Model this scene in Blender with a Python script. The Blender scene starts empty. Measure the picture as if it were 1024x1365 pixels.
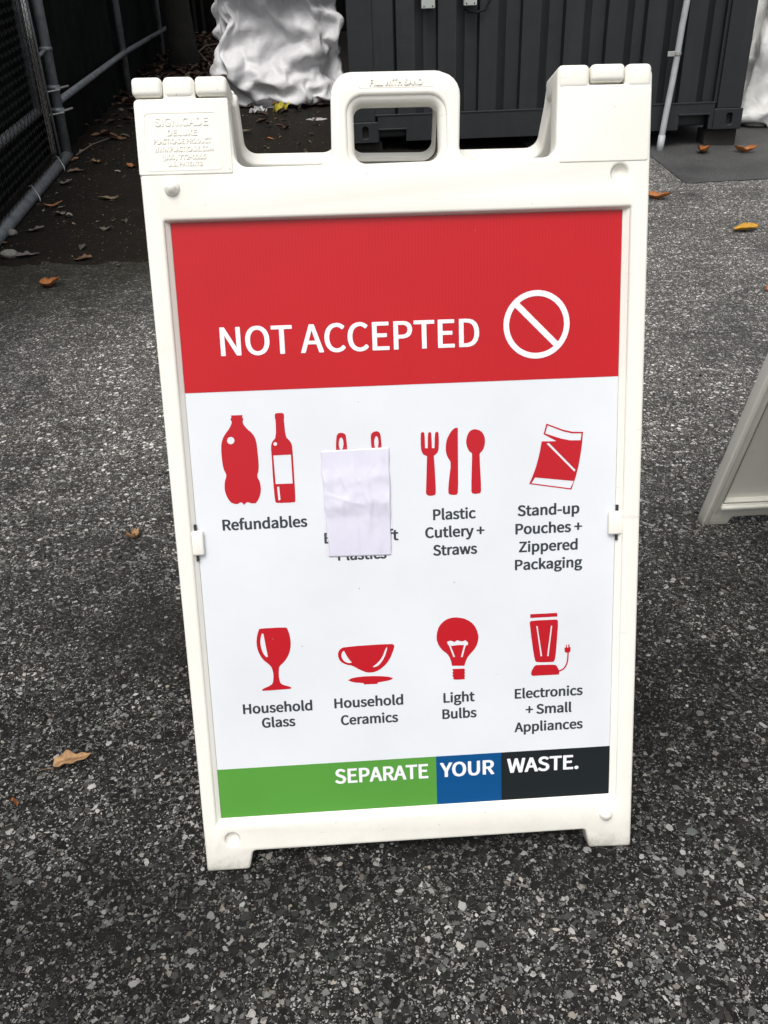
import bpy, bmesh, math, random, json
import numpy as np
from mathutils import Vector, Matrix, noise as mnoise

random.seed(7)
rng = np.random.default_rng(11)
scene = bpy.context.scene
COL = scene.collection

# ------------------------------------------------------------------ camera
cam_d = bpy.data.cameras.new('camera')
cam = bpy.data.objects.new('camera', cam_d)
COL.objects.link(cam)
RC = [[0.9977644, 0.0468946, -0.0476142], [-0.0646403, 0.496323, -0.8657281], [-0.016966, 0.8668704, 0.4982447]]
CP = [-0.086498, -0.808635, 1.059881]
cam.matrix_world = Matrix([[RC[0][0], RC[0][1], RC[0][2], CP[0]],
                           [RC[1][0], RC[1][1], RC[1][2], CP[1]],
                           [RC[2][0], RC[2][1], RC[2][2], CP[2]],
                           [0, 0, 0, 1]])
cam_d.sensor_fit = 'VERTICAL'
cam_d.sensor_height = 36.0
cam_d.lens = 1100.0 / 1365.0 * 36.0
cam_d.clip_start = 0.02
cam_d.clip_end = 500
scene.camera = cam

# ------------------------------------------------------------------ light
SUN_EL, SUN_AZ = math.radians(62), math.radians(200)   # azimuth clockwise from +Y
world = bpy.data.worlds.new('World')
scene.world = world
world.use_nodes = True
wn = world.node_tree
bg = wn.nodes['Background']
sky = wn.nodes.new('ShaderNodeTexSky')
sky.sky_type = 'NISHITA'
sky.sun_disc = False
sky.sun_elevation = SUN_EL
sky.sun_rotation = SUN_AZ
sky.altitude = 0
sky.air_density = 1.0
sky.dust_density = 4.0
sky.ozone_density = 1.0
hsv = wn.nodes.new('ShaderNodeHueSaturation')
hsv.inputs['Saturation'].default_value = 0.22
wn.links.new(sky.outputs[0], hsv.inputs['Color'])
wn.links.new(hsv.outputs[0], bg.inputs['Color'])
bg.inputs['Strength'].default_value = 0.12
sun_d = bpy.data.lights.new('sun', 'SUN')
sun_d.energy = 1.2
sun_d.angle = math.radians(30)
sun_d.color = (1.0, 0.96, 0.90)
sun = bpy.data.objects.new('sun', sun_d)
COL.objects.link(sun)
sdir = Vector((math.sin(SUN_AZ) * math.cos(SUN_EL), math.cos(SUN_AZ) * math.cos(SUN_EL), math.sin(SUN_EL)))
sun.rotation_euler = sdir.to_track_quat('Z', 'Y').to_euler()
sun.location = (0, 0, 8)
scene.view_settings.view_transform = 'Standard'
scene.view_settings.look = 'None'
scene.view_settings.gamma = 1.0
scene.view_settings.use_curve_mapping = False
scene.view_settings.exposure = 0.57
scene.render.engine = 'CYCLES'

# ------------------------------------------------------------------ materials
def new_mat(name):
    m = bpy.data.materials.new(name)
    m.use_nodes = True
    nt = m.node_tree
    b = nt.nodes['Principled BSDF']
    return m, nt, b

def node(nt, t, **kw):
    n = nt.nodes.new(t)
    for k, v in kw.items():
        if hasattr(n, k):
            setattr(n, k, v)
        else:
            n.inputs[k].default_value = v
    return n

def ramp(nt, fac, stops):
    r = nt.nodes.new('ShaderNodeValToRGB')
    el = r.color_ramp.elements
    while len(el) < len(stops):
        el.new(0.5)
    for e, (p, c) in zip(el, stops):
        e.position = p
        e.color = c if len(c) == 4 else (*c, 1)
    nt.links.new(fac, r.inputs[0])
    return r

def g(v):
    return (v, v, v)

def mathn(nt, op, a, b=None, c=None, clamp=False):
    n = nt.nodes.new('ShaderNodeMath')
    n.operation = op
    n.use_clamp = clamp
    for i, v in enumerate((a, b, c)):
        if v is None:
            continue
        if hasattr(v, 'links'):
            nt.links.new(v, n.inputs[i])
        else:
            n.inputs[i].default_value = v
    return n.outputs[0]

def mix(nt, fac, a, b, typ='MIX'):
    n = nt.nodes.new('ShaderNodeMix')
    n.data_type = 'RGBA'
    n.blend_type = typ
    for sock, v in ((n.inputs[0], fac), (n.inputs[6], a), (n.inputs[7], b)):
        if hasattr(v, 'links'):
            nt.links.new(v, sock)
        elif isinstance(v, (int, float)):
            sock.default_value = v
        else:
            sock.default_value = (*v, 1) if len(v) == 3 else v
    return n.outputs[2]

def tex_noise(nt, vec, scale, detail=4, rough=0.55):
    n = nt.nodes.new('ShaderNodeTexNoise')
    n.inputs['Scale'].default_value = scale
    n.inputs['Detail'].default_value = detail
    n.inputs['Roughness'].default_value = rough
    if vec is not None:
        nt.links.new(vec, n.inputs['Vector'])
    return n

def bump(nt, b, h, strength, dist):
    n = nt.nodes.new('ShaderNodeBump')
    n.inputs['Strength'].default_value = strength
    n.inputs['Distance'].default_value = dist
    nt.links.new(h, n.inputs['Height'])
    nt.links.new(n.outputs[0], b.inputs['Normal'])
    return n

def coord(nt):
    return nt.nodes.new('ShaderNodeTexCoord').outputs['Object']

def simple(name, col, rough=0.5, var=0.12, scale=8.0, bumpd=0.0, metallic=0.0, spec=None):
    m, nt, b = new_mat(name)
    co = coord(nt)
    n = tex_noise(nt, co, scale, 5)
    lo = tuple(c * (1 - var) for c in col)
    hi = tuple(min(1, c * (1 + var)) for c in col)
    r = ramp(nt, n.outputs[0], [(0.3, lo), (0.7, hi)])
    nt.links.new(r.outputs[0], b.inputs['Base Color'])
    b.inputs['Roughness'].default_value = rough
    b.inputs['Metallic'].default_value = metallic
    if spec is not None:
        b.inputs['Specular IOR Level'].default_value = spec
    if bumpd:
        n2 = tex_noise(nt, co, scale * 12, 4)
        bump(nt, b, n2.outputs[0], 0.6, bumpd)
    return m

def plastic_mat():
    m, nt, b = new_mat('ivory_plastic')
    co = coord(nt)
    n = tex_noise(nt, co, 6, 5, 0.6)
    base = ramp(nt, n.outputs[0], [(0.3, (0.80, 0.780, 0.708)), (0.7, (0.85, 0.832, 0.765))])
    # scuffs and grime specks
    n2 = tex_noise(nt, co, 28, 6, 0.7)
    sc = ramp(nt, n2.outputs[0], [(0.62, g(0)), (0.80, g(0.35))])
    v = nt.nodes.new('ShaderNodeTexVoronoi')
    v.inputs['Scale'].default_value = 38
    v.inputs['Randomness'].default_value = 1
    nt.links.new(co, v.inputs['Vector'])
    sp = ramp(nt, v.outputs['Distance'], [(0.02, g(0.55)), (0.05, g(0))])
    col = mix(nt, sc.outputs[0], base.outputs[0], (0.60, 0.56, 0.46))
    col = mix(nt, sp.outputs[0], col, (0.30, 0.27, 0.22))
    sep = nt.nodes.new('ShaderNodeSeparateXYZ')
    nt.links.new(co, sep.inputs[0])
    # feet pick up dirt, and dust settles in streaks on the lower rail
    ft = ramp(nt, mathn(nt, 'ADD', sep.outputs[1], mathn(nt, 'MULTIPLY_ADD', n2.outputs[0], .06, -.03)), [(0.0, g(.75)), (0.022, g(.22)), (0.07, g(0))])
    col = mix(nt, ft.outputs[0], col, (0.22, 0.20, 0.16))
    mpg = nt.nodes.new('ShaderNodeMapping'); mpg.inputs['Scale'].default_value = (16, 90, 16)
    mpg.inputs['Rotation'].default_value = (0, 0, .5)
    nt.links.new(co, mpg.inputs[0])
    scr = tex_noise(nt, mpg.outputs[0], 1.0, 3, .5)
    col = mix(nt, ramp(nt, scr.outputs[0], [(0.70, g(0)), (0.74, g(.22))]).outputs[0], col, (0.50, 0.46, 0.38))
    nt.links.new(col, b.inputs['Base Color'])
    b.inputs['Roughness'].default_value = 0.42
    b.inputs['Subsurface Weight'].default_value = 0.0
    n3 = tex_noise(nt, co, 420, 3)
    n4 = tex_noise(nt, co, 9, 2)
    h = mathn(nt, 'ADD', mathn(nt, 'MULTIPLY', n3.outputs[0], 0.12), n4.outputs[0])
    bump(nt, b, h, 0.35, 0.0012)
    return m

def vinyl_mat(name, col, rough=0.32, flute=0.25, spec=.45):
    """printed face of a corrugated plastic sheet: faint vertical flutes"""
    m, nt, b = new_mat(name)
    co = coord(nt)
    sep = nt.nodes.new('ShaderNodeSeparateXYZ')
    nt.links.new(co, sep.inputs[0])
    n = tex_noise(nt, co, 5, 4)
    lo = tuple(c * 0.95 for c in col)
    hi = tuple(min(1, c * 1.04) for c in col)
    r = ramp(nt, n.outputs[0], [(0.3, lo), (0.7, hi)])
    v = nt.nodes.new('ShaderNodeTexVoronoi')
    v.inputs['Scale'].default_value = 22
    nt.links.new(co, v.inputs['Vector'])
    sp = ramp(nt, v.outputs['Distance'], [(0.012, g(0.7)), (0.03, g(0))])
    cc = mix(nt, sp.outputs[0], r.outputs[0], (0.22, 0.2, 0.17))
    nt.links.new(cc, b.inputs['Base Color'])
    b.inputs['Roughness'].default_value = rough
    b.inputs['Specular IOR Level'].default_value = spec
    w = mathn(nt, 'SINE', mathn(nt, 'MULTIPLY', sep.outputs[0], 2 * math.pi / 0.0042))
    nb = tex_noise(nt, co, 3.0, 3)
    h = mathn(nt, 'ADD', mathn(nt, 'MULTIPLY', w, flute * 0.06), mathn(nt, 'MULTIPLY', nb.outputs[0], 3.0))
    bump(nt, b, h, 0.5, 0.0012)
    return m

def asphalt_mat():
    m, nt, b = new_mat('worn_asphalt')
    co = coord(nt)
    sep = nt.nodes.new('ShaderNodeSeparateXYZ')
    nt.links.new(co, sep.inputs[0])
    X, Y = sep.outputs[0], sep.outputs[1]
    # warp the coordinates a little so that stones are angular and uneven
    wn_ = tex_noise(nt, co, 160, 2)
    wv = nt.nodes.new('ShaderNodeVectorMath'); wv.operation = 'SCALE'
    wv.inputs['Scale'].default_value = 0.005
    nt.links.new(wn_.outputs['Color'], wv.inputs[0])
    wa = nt.nodes.new('ShaderNodeVectorMath'); wa.operation = 'ADD'
    nt.links.new(co, wa.inputs[0]); nt.links.new(wv.outputs[0], wa.inputs[1])
    P = wa.outputs[0]
    def stones(scale, keep, gap, tilt):
        """packed angular stones: every cell is a stone, split by thin tar joints"""
        v = nt.nodes.new('ShaderNodeTexVoronoi')
        v.inputs['Scale'].default_value = scale
        nt.links.new(P, v.inputs['Vector'])
        e = nt.nodes.new('ShaderNodeTexVoronoi')
        e.feature = 'DISTANCE_TO_EDGE'
        e.inputs['Scale'].default_value = scale
        nt.links.new(P, e.inputs['Vector'])
        s2 = nt.nodes.new('ShaderNodeSeparateColor')
        nt.links.new(v.outputs['Color'], s2.inputs[0])
        pick = mathn(nt, 'LESS_THAN', s2.outputs[0], keep)
        lim = mathn(nt, 'MULTIPLY_ADD', s2.outputs[1], gap, gap * .35)
        ins = mathn(nt, 'GREATER_THAN', e.outputs['Distance'], lim)
        return mathn(nt, 'MULTIPLY', ins, pick), s2
    m1, c1 = stones(98, 0.50, 0.16, 0)
    m2, c2 = stones(190, 0.66, 0.16, 0)
    m3, c3 = stones(400, 0.80, 0.16, 0)
    nbig = tex_noise(nt, co, 1.7, 4, 0.6)
    nmid = tex_noise(nt, co, 9, 5, 0.6)
    nfine = tex_noise(nt, co, 700, 3, 0.6)
    bind = ramp(nt, nfine.outputs[0], [(0.3, (0.005, 0.0048, 0.004)), (0.75, (0.021, 0.0202, 0.017))])
    def stone_col(c, hi):
        r = ramp(nt, c.outputs[2], [(0.0, (.012, .0115, .010)), (0.30, (.034, .033, .029)), (0.55, (.092, .090, .083)), (0.78, (hi * .55, hi * .545, hi * .52)), (0.93, (hi * 1.08, hi * 1.06, hi * 1.02)), (1.0, (hi * .8, hi * .72, hi * .62))])
        gr = tex_noise(nt, co, 1300, 2, 0.6)
        return mix(nt, 1.0, r.outputs[0], ramp(nt, gr.outputs[0], [(0.3, g(0.66)), (0.7, g(1.15))]).outputs[0], 'MULTIPLY')
    col = mix(nt, m3, bind.outputs[0], stone_col(c3, 0.48))
    col = mix(nt, m2, col, stone_col(c2, 0.60))
    col = mix(nt, m1, col, stone_col(c1, 0.64))
    # tar stains with painted-in shade beside the sign and lower left, ragged by noise
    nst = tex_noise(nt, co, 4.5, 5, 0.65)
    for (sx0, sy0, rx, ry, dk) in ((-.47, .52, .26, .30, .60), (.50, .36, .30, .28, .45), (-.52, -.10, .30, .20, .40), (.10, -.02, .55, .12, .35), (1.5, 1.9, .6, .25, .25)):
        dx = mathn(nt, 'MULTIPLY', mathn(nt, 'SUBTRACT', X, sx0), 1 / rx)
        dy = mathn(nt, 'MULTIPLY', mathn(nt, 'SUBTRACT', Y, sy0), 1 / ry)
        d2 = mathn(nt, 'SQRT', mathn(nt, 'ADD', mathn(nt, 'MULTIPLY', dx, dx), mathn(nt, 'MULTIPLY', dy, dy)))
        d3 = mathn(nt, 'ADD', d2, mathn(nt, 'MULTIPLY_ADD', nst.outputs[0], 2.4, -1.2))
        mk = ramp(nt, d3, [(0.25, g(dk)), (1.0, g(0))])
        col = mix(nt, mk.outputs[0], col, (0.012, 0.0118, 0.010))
    # tar film and old damp blotches: darker areas with a shape of their own
    blot = ramp(nt, nbig.outputs[0], [(0.38, g(0.60)), (0.60, g(1.0))])
    blot2 = ramp(nt, nmid.outputs[0], [(0.36, g(0.66)), (0.58, g(1.0))])
    col = mix(nt, 1.0, col, blot.outputs[0], 'MULTIPLY')
    col = mix(nt, 1.0, col, blot2.outputs[0], 'MULTIPLY')
    # brighter far light painted as gain up the slope, with a dust tint
    far_light_dust = mathn(nt, 'MULTIPLY_ADD', Y, 0.70, -0.25, clamp=True)
    gain = mathn(nt, 'MULTIPLY_ADD', far_light_dust, 1.35, .90)
    gc = nt.nodes.new('ShaderNodeCombineColor')
    for q in range(3): nt.links.new(gain, gc.inputs[q])
    col = mix(nt, 1.0, col, gc.outputs[0], 'MULTIPLY')
    dust = mathn(nt, 'MULTIPLY', far_light_dust, mathn(nt, 'MULTIPLY_ADD', nmid.outputs[0], 0.30, 0.02))
    col = mix(nt, dust, col, (0.235, 0.230, 0.222))
    # olive algae stain and mould next to the soil strip on the left
    edge = mathn(nt, 'ADD', Y, mathn(nt, 'MULTIPLY_ADD', nbig.outputs[0], 1.2, -0.6))
    e2 = mathn(nt, 'ADD', edge, mathn(nt, 'MULTIPLY', X, -0.42))
    st = ramp(nt, mathn(nt, 'MULTIPLY', e2, 0.2), [(0.50, g(0)), (0.59, g(.60)), (0.645, g(1))])
    lim = ramp(nt, mathn(nt, 'MULTIPLY_ADD', X, 0.25, 0.5), [(0.46, g(1)), (0.62, g(0))])
    stm = mathn(nt, 'MULTIPLY', st.outputs[0], lim.outputs[0])
    col = mix(nt, mathn(nt, 'MULTIPLY', stm, 0.82), col, (0.022, 0.0215, 0.014))
    nt.links.new(col, b.inputs['Base Color'])
    rr = ramp(nt, nmid.outputs[0], [(0.35, g(0.55)), (0.6, g(0.85))])
    nt.links.new(rr.outputs[0], b.inputs['Roughness'])
    b.inputs['Specular IOR Level'].default_value = 0.16
    h = mathn(nt, 'ADD', mathn(nt, 'MULTIPLY', m1, 1.0), mathn(nt, 'MULTIPLY', m2, 0.6))
    h = mathn(nt, 'ADD', h, mathn(nt, 'MULTIPLY', m3, 0.35))
    h = mathn(nt, 'ADD', h, mathn(nt, 'MULTIPLY', nfine.outputs[0], 0.8))
    bump(nt, b, h, 0.9, 0.0020)
    return m

def soil_mat():
    m, nt, b = new_mat('damp_soil')
    co = coord(nt)
    n1 = tex_noise(nt, co, 2.2, 5, 0.65)
    n2 = tex_noise(nt, co, 45, 6, 0.7)
    v = nt.nodes.new('ShaderNodeTexVoronoi'); v.inputs['Scale'].default_value = 60
    nt.links.new(co, v.inputs['Vector'])
    base = ramp(nt, n2.outputs[0], [(0.3, (0.004, 0.0032, 0.002)), (0.6, (0.011, 0.0085, 0.006)), (0.8, (0.028, 0.022, 0.015))])
    big = ramp(nt, n1.outputs[0], [(0.35, (0.75, 0.8, 0.6)), (0.65, (1.25, 1.1, 1.0))])
    col = mix(nt, 1.0, base.outputs[0], big.outputs[0], 'MULTIPLY')
    s2 = nt.nodes.new('ShaderNodeSeparateColor'); nt.links.new(v.outputs['Color'], s2.inputs[0])
    pk = ramp(nt, s2.outputs[0], [(0.90, g(0)), (0.91, g(1))])
    ins = mathn(nt, 'LESS_THAN', v.outputs['Distance'], 0.22)
    col = mix(nt, mathn(nt, 'MULTIPLY', pk.outputs[0], ins), col, (0.12, 0.11, 0.095))
    nt.links.new(col, b.inputs['Base Color'])
    b.inputs['Specular IOR Level'].default_value = 0.2
    b.inputs['Roughness'].default_value = 0.75
    bump(nt, b, mathn(nt, 'ADD', n2.outputs[0], mathn(nt, 'MULTIPLY', v.outputs['Distance'], 0.5)), 0.8, 0.008)
    return m

def patch_mat():
    m, nt, b = new_mat('fine_new_asphalt')
    co = coord(nt)
    n1 = tex_noise(nt, co, 240, 4, 0.7)
    n2 = tex_noise(nt, co, 3, 4, 0.6)
    n1.inputs['Scale'].default_value = 150
    base = ramp(nt, n1.outputs[0], [(0.32, g(0.010)), (0.68, g(0.095))])
    big = ramp(nt, n2.outputs[0], [(0.3, g(0.6)), (0.7, g(1.25))])
    col = mix(nt, 1.0, base.outputs[0], big.outputs[0], 'MULTIPLY')
    nt.links.new(col, b.inputs['Base Color'])
    b.inputs['Roughness'].default_value = 0.7
    bump(nt, b, n1.outputs[0], 0.8, 0.002)
    return m

def attr_mat(name, rough=0.7, grain=900, spec=0.3, mult=1.0, transl=0.0):
    m, nt, b = new_mat(name)
    a = nt.nodes.new('ShaderNodeAttribute'); a.attribute_name = 'tone'
    co = coord(nt)
    n = tex_noise(nt, co, grain, 3, 0.6)
    r = ramp(nt, n.outputs[0], [(0.3, g(0.62 * mult)), (0.7, g(1.0 * mult))])
    c = mix(nt, 1.0, a.outputs['Color'], r.outputs[0], 'MULTIPLY')
    if name == 'stone_chips':      # same tar film as the asphalt round them
        nb = tex_noise(nt, co, 1.7, 4, 0.6); nm = tex_noise(nt, co, 9, 5, 0.6)
        c = mix(nt, 1.0, c, ramp(nt, nb.outputs[0], [(0.40, g(0.50)), (0.60, g(1.0))]).outputs[0], 'MULTIPLY')
        c = mix(nt, 1.0, c, ramp(nt, nm.outputs[0], [(0.36, g(0.66)), (0.58, g(1.0))]).outputs[0], 'MULTIPLY')
    nt.links.new(c, b.inputs['Base Color'])
    b.inputs['Roughness'].default_value = rough
    b.inputs['Specular IOR Level'].default_value = spec
    bump(nt, b, n.outputs[0], 0.5, 0.0006)
    return m

def metal_paint():
    m, nt, b = new_mat('grey_container_paint')
    co = coord(nt)
    n = tex_noise(nt, co, 4, 6, 0.65)
    n2 = tex_noise(nt, co, 60, 4, 0.7)
    base = ramp(nt, n.outputs[0], [(0.3, (0.0075, 0.0100, 0.0118)), (0.7, (0.0115, 0.0145, 0.0168))])
    s = ramp(nt, n2.outputs[0], [(0.68, g(0)), (0.80, g(0.4))])
    col = mix(nt, s.outputs[0], base.outputs[0], (0.10, 0.095, 0.085))
    mpc = nt.nodes.new('ShaderNodeMapping'); mpc.inputs['Scale'].default_value = (14, 14, 1.2)
    nt.links.new(co, mpc.inputs[0])
    stk = tex_noise(nt, mpc.outputs[0], 1.0, 5, .6)
    col = mix(nt, ramp(nt, stk.outputs[0], [(.50, g(0)), (.75, g(.35))]).outputs[0], col, (.028, .030, .029))
    rs = tex_noise(nt, co, 26, 5, .7)
    col = mix(nt, ramp(nt, rs.outputs[0], [(.70, g(0)), (.73, g(.8))]).outputs[0], col, (.075, .038, .022))
    nt.links.new(col, b.inputs['Base Color'])
    b.inputs['Roughness'].default_value = 0.5
    bump(nt, b, n.outputs[0], 0.4, 0.010)
    return m

def tarp_mat(name, col):
    m, nt, b = new_mat(name)
    co = coord(nt)
    n = tex_noise(nt, co, 3.5, 5, 0.6)
    n2 = tex_noise(nt, co, 22, 6, 0.65)
    base = ramp(nt, n.outputs[0], [(0.3, tuple(c * .93 for c in col)), (0.65, col)])
    d = ramp(nt, n2.outputs[0], [(0.62, g(0)), (0.85, g(0.4))])
    cc = mix(nt, d.outputs[0], base.outputs[0], tuple(c * .5 for c in col))
    nt.links.new(cc, b.inputs['Base Color'])
    b.inputs['Roughness'].default_value = 0.48
    wv = tex_noise(nt, co, 2.5, 3)
    ad = nt.nodes.new('ShaderNodeVectorMath'); ad.operation = 'MULTIPLY_ADD'
    ad.inputs[1].default_value = (.35, .35, .35)
    nt.links.new(wv.outputs['Color'], ad.inputs[0]); nt.links.new(co, ad.inputs[2])
    hs = None
    for sc_, am in ((7, 1.0), (17, .45), (40, .2)):
        v = nt.nodes.new('ShaderNodeTexVoronoi'); v.feature = 'DISTANCE_TO_EDGE'; v.inputs['Scale'].default_value = sc_
        nt.links.new(ad.outputs[0], v.inputs['Vector'])
        t = mathn(nt, 'MULTIPLY', v.outputs['Distance'], am)
        hs = t if hs is None else mathn(nt, 'ADD', hs, t)
    bump(nt, b, hs, 0.45, 0.015)
    return m

def galv_mat():
    m, nt, b = new_mat('galvanised_pipe')
    co = coord(nt)
    n = tex_noise(nt, co, 18, 5, 0.7)
    n2 = tex_noise(nt, co, 140, 3, 0.6)
    base = ramp(nt, n.outputs[0], [(0.3, (0.13, 0.145, 0.16)), (0.55, (0.24, 0.26, 0.28)), (0.8, (0.34, 0.35, 0.35))])
    col = mix(nt, ramp(nt, n2.outputs[0], [(0.5, g(0)), (0.75, g(0.4))]).outputs[0], base.outputs[0], (0.09, 0.075, 0.05))
    nt.links.new(col, b.inputs['Base Color'])
    b.inputs['Metallic'].default_value = 0.35
    b.inputs['Roughness'].default_value = 0.55
    return m

def paper_mat():
    m, nt, b = new_mat('taped_white_paper')
    co = coord(nt)
    n = tex_noise(nt, co, 30, 4)
    r = ramp(nt, n.outputs[0], [(0.3, (0.66, 0.64, 0.76)), (0.7, (0.71, 0.695, 0.80))])
    nt.links.new(r.outputs[0], b.inputs['Base Color'])
    b.inputs['Roughness'].default_value = 0.35
    b.inputs['Coat Weight'].default_value = 1.0
    b.inputs['Coat Roughness'].default_value = 0.12
    mp = nt.nodes.new('ShaderNodeMapping'); mp.inputs['Scale'].default_value = (60, 9, 10)
    mp.inputs['Rotation'].default_value = (0, 0, 0.25)
    nt.links.new(co, mp.inputs[0])
    n2 = tex_noise(nt, mp.outputs[0], 1.0, 4, 0.6)
    bump(nt, b, n2.outputs[0], 0.35, 0.0014)
    return m

M = {}
M['plastic'] = plastic_mat()
M['white_vinyl'] = vinyl_mat('white_printed_sheet', (0.70, 0.725, 0.76), 0.32)
M['red_vinyl'] = vinyl_mat('red_print', (0.475, 0.0060, 0.011), 0.30, 1.0, .32)
M['red_ink'] = vinyl_mat('red_ink', (0.465, 0.0085, 0.017), 0.34, .25, .3)
M['green'] = vinyl_mat('green_print', (0.088, 0.29, 0.045), 0.35, .25, .3)
M['blue'] = vinyl_mat('blue_print', (0.002, 0.070, 0.22), 0.35, .25, .3)
M['charcoal'] = vinyl_mat('charcoal_print', (0.012, 0.016, 0.0185), 0.35, .25, .25)
M['ink'] = vinyl_mat('dark_grey_ink', (0.038, 0.045, 0.055), 0.4, .25, .25)
M['white_ink'] = vinyl_mat('white_ink', (0.80, 0.80, 0.84), 0.34)
M['gap'] = simple('shadowed_gap', (0.03, 0.03, 0.028), 0.9)
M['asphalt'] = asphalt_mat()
M['soil'] = soil_mat()
M['patch'] = patch_mat()
M['chip'] = attr_mat('stone_chips', 0.7, 1100, 0.15, 1.05)
M['leaf'] = attr_mat('dry_leaf', 0.6, 160, 0.25)
M['litter'] = attr_mat('leaf_litter', 0.7, 200, 0.2)
M['container'] = metal_paint()
M['under'] = simple('dark_timber_block', (0.02, 0.018, 0.015), 0.9)
M['tarp'] = tarp_mat('white_tarpaulin', (0.74, 0.74, 0.76))
M['tarp2'] = tarp_mat('white_woven_bag', (0.78, 0.78, 0.76))
M['galv'] = galv_mat()
M['fabric'] = simple('black_privacy_screen', (0.006, 0.007, 0.0065), 0.85, 0.5, 5, 0.004, spec=0.1)
M['wire'] = simple('black_vinyl_wire', (0.008, 0.0085, 0.008), 0.6, spec=0.2)
M['tie'] = simple('bright_tie_wire', (0.45, 0.45, 0.43), 0.4, 0.2, 40, metallic=0.5)
M['pvc'] = simple('grey_pvc_conduit', (0.36, 0.38, 0.39), 0.45, 0.15, 12)
M['box'] = simple('pale_junction_box', (0.40, 0.43, 0.40), 0.5, 0.1, 10)
M['bark'] = simple('dark_bark', (0.012, 0.011, 0.009), 0.9, 0.4, 9, 0.02)
M['foliage'] = simple('dark_foliage', (0.035, 0.06, 0.02), 0.7, 0.5, 3)
M['yellow'] = simple('yellow_plastic', (0.48, 0.42, 0.05), 0.5, 0.35, 40)
M['scrap'] = simple('pale_plastic_scrap', (0.42, 0.42, 0.42), 0.55, 0.3, 30)
M['cobble'] = simple('grey_pebble', (0.20, 0.19, 0.17), 0.7, 0.3, 60, 0.002)

# ------------------------------------------------------------------ helpers
def link(name, me, mat=None, parent=None, mw=None, smooth=False, **props):
    o = bpy.data.objects.new(name, me)
    COL.objects.link(o)
    if mat is not None and me is not None and not me.materials:
        me.materials.append(mat)
    if parent is not None:
        o.parent = parent
    if mw is not None:
        o.matrix_local = mw
    if smooth and me is not None:
        me.polygons.foreach_set('use_smooth', [True] * len(me.polygons))
    for k, v in props.items():
        o[k] = v
    return o

def empty(name, loc, label, cat, group=None, rz=0.0):
    o = bpy.data.objects.new(name, None)
    COL.objects.link(o)
    o.empty_display_size = 0.1
    o.location = loc
    o.rotation_euler = (0, 0, rz)
    o['label'] = label
    o['category'] = cat
    if group:
        o['group'] = group
    return o

def mesh(name, V, F, tones=None):
    me = bpy.data.meshes.new(name)
    me.from_pydata([tuple(map(float, v)) for v in V], [], F)
    me.update()
    if tones is not None:
        at = me.color_attributes.new('tone', 'FLOAT_COLOR', 'POINT')
        arr = np.ones((len(V), 4), np.float32)
        arr[:, :3] = np.asarray(tones, np.float32)
        at.data.foreach_set('color', arr.ravel())
    return me

def bm_mesh(bm, name):
    me = bpy.data.meshes.new(name)
    bm.to_mesh(me)
    bm.free()
    return me

def rounded(pts, r_default=0.0, seg=5):
    """polygon with a radius at each corner: (x, y[, r])"""
    out = []
    n = len(pts)
    for i in range(n):
        p = Vector(pts[i][:2]); a = Vector(pts[i - 1][:2]); b = Vector(pts[(i + 1) % n][:2])
        r = pts[i][2] if len(pts[i]) > 2 else r_default
        u = (a - p); v = (b - p)
        lu, lv = u.length, v.length
        if r <= 0 or lu < 1e-6 or lv < 1e-6:
            out.append((p.x, p.y)); continue
        u /= lu; v /= lv
        ang = math.acos(max(-1, min(1, u.dot(v))))
        if ang > math.pi - 0.02:
            out.append((p.x, p.y)); continue
        d = min(r / math.tan(ang / 2), lu * 0.49, lv * 0.49)
        rr = d * math.tan(ang / 2)
        s, e = p + u * d, p + v * d
        c = p + (u + v).normalized() * (rr / math.sin(ang / 2))
        a0 = math.atan2(s.y - c.y, s.x - c.x); a1 = math.atan2(e.y - c.y, e.x - c.x)
        da = (a1 - a0 + math.pi) % (2 * math.pi) - math.pi
        for k in range(seg + 1):
            t = a0 + da * k / seg
            out.append((c.x + rr * math.cos(t), c.y + rr * math.sin(t)))
    return out

def plate(polys, z0, z1, bevel=0.0, bres=2):
    """filled 2D polygons (even-odd holes) extruded z0..z1 with rounded edges -> mesh"""
    c = bpy.data.curves.new('plate', 'CURVE')
    c.dimensions = '2D'
    c.fill_mode = 'BOTH'
    c.extrude = max(0.0, (z1 - z0) / 2 - bevel)
    c.bevel_depth = bevel
    c.bevel_resolution = bres
    c.offset = -bevel
    for P in polys:
        s = c.splines.new('POLY')
        s.points.add(len(P) - 1)
        for i, p in enumerate(P):
            s.points[i].co = (p[0], p[1], 0, 1)
        s.use_cyclic_u = True
    o = bpy.data.objects.new('plate', c)
    COL.objects.link(o)
    dg = bpy.context.evaluated_depsgraph_get()
    me = bpy.data.meshes.new_from_object(o.evaluated_get(dg))
    bpy.data.objects.remove(o)
    bpy.data.curves.remove(c)
    me.transform(Matrix.Translation((0, 0, (z0 + z1) / 2)))
    me.materials.clear()
    return me

def join(meshes, name):
    bm = bmesh.new()
    for m_ in meshes:
        bm.from_mesh(m_)
    return bm_mesh(bm, name)

def box_mesh(x0, x1, y0, y1, z0, z1, bev=0.0, seg=3, name='box'):
    bm = bmesh.new()
    bmesh.ops.create_cube(bm, size=1)
    for v in bm.verts:
        v.co = Vector(((x0 + x1) / 2 + v.co.x * (x1 - x0), (y0 + y1) / 2 + v.co.y * (y1 - y0), (z0 + z1) / 2 + v.co.z * (z1 - z0)))
    if bev:
        bmesh.ops.bevel(bm, geom=list(bm.edges), offset=bev, segments=seg, profile=0.5, affect='EDGES', clamp_overlap=True)
    return bm_mesh(bm, name)

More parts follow.
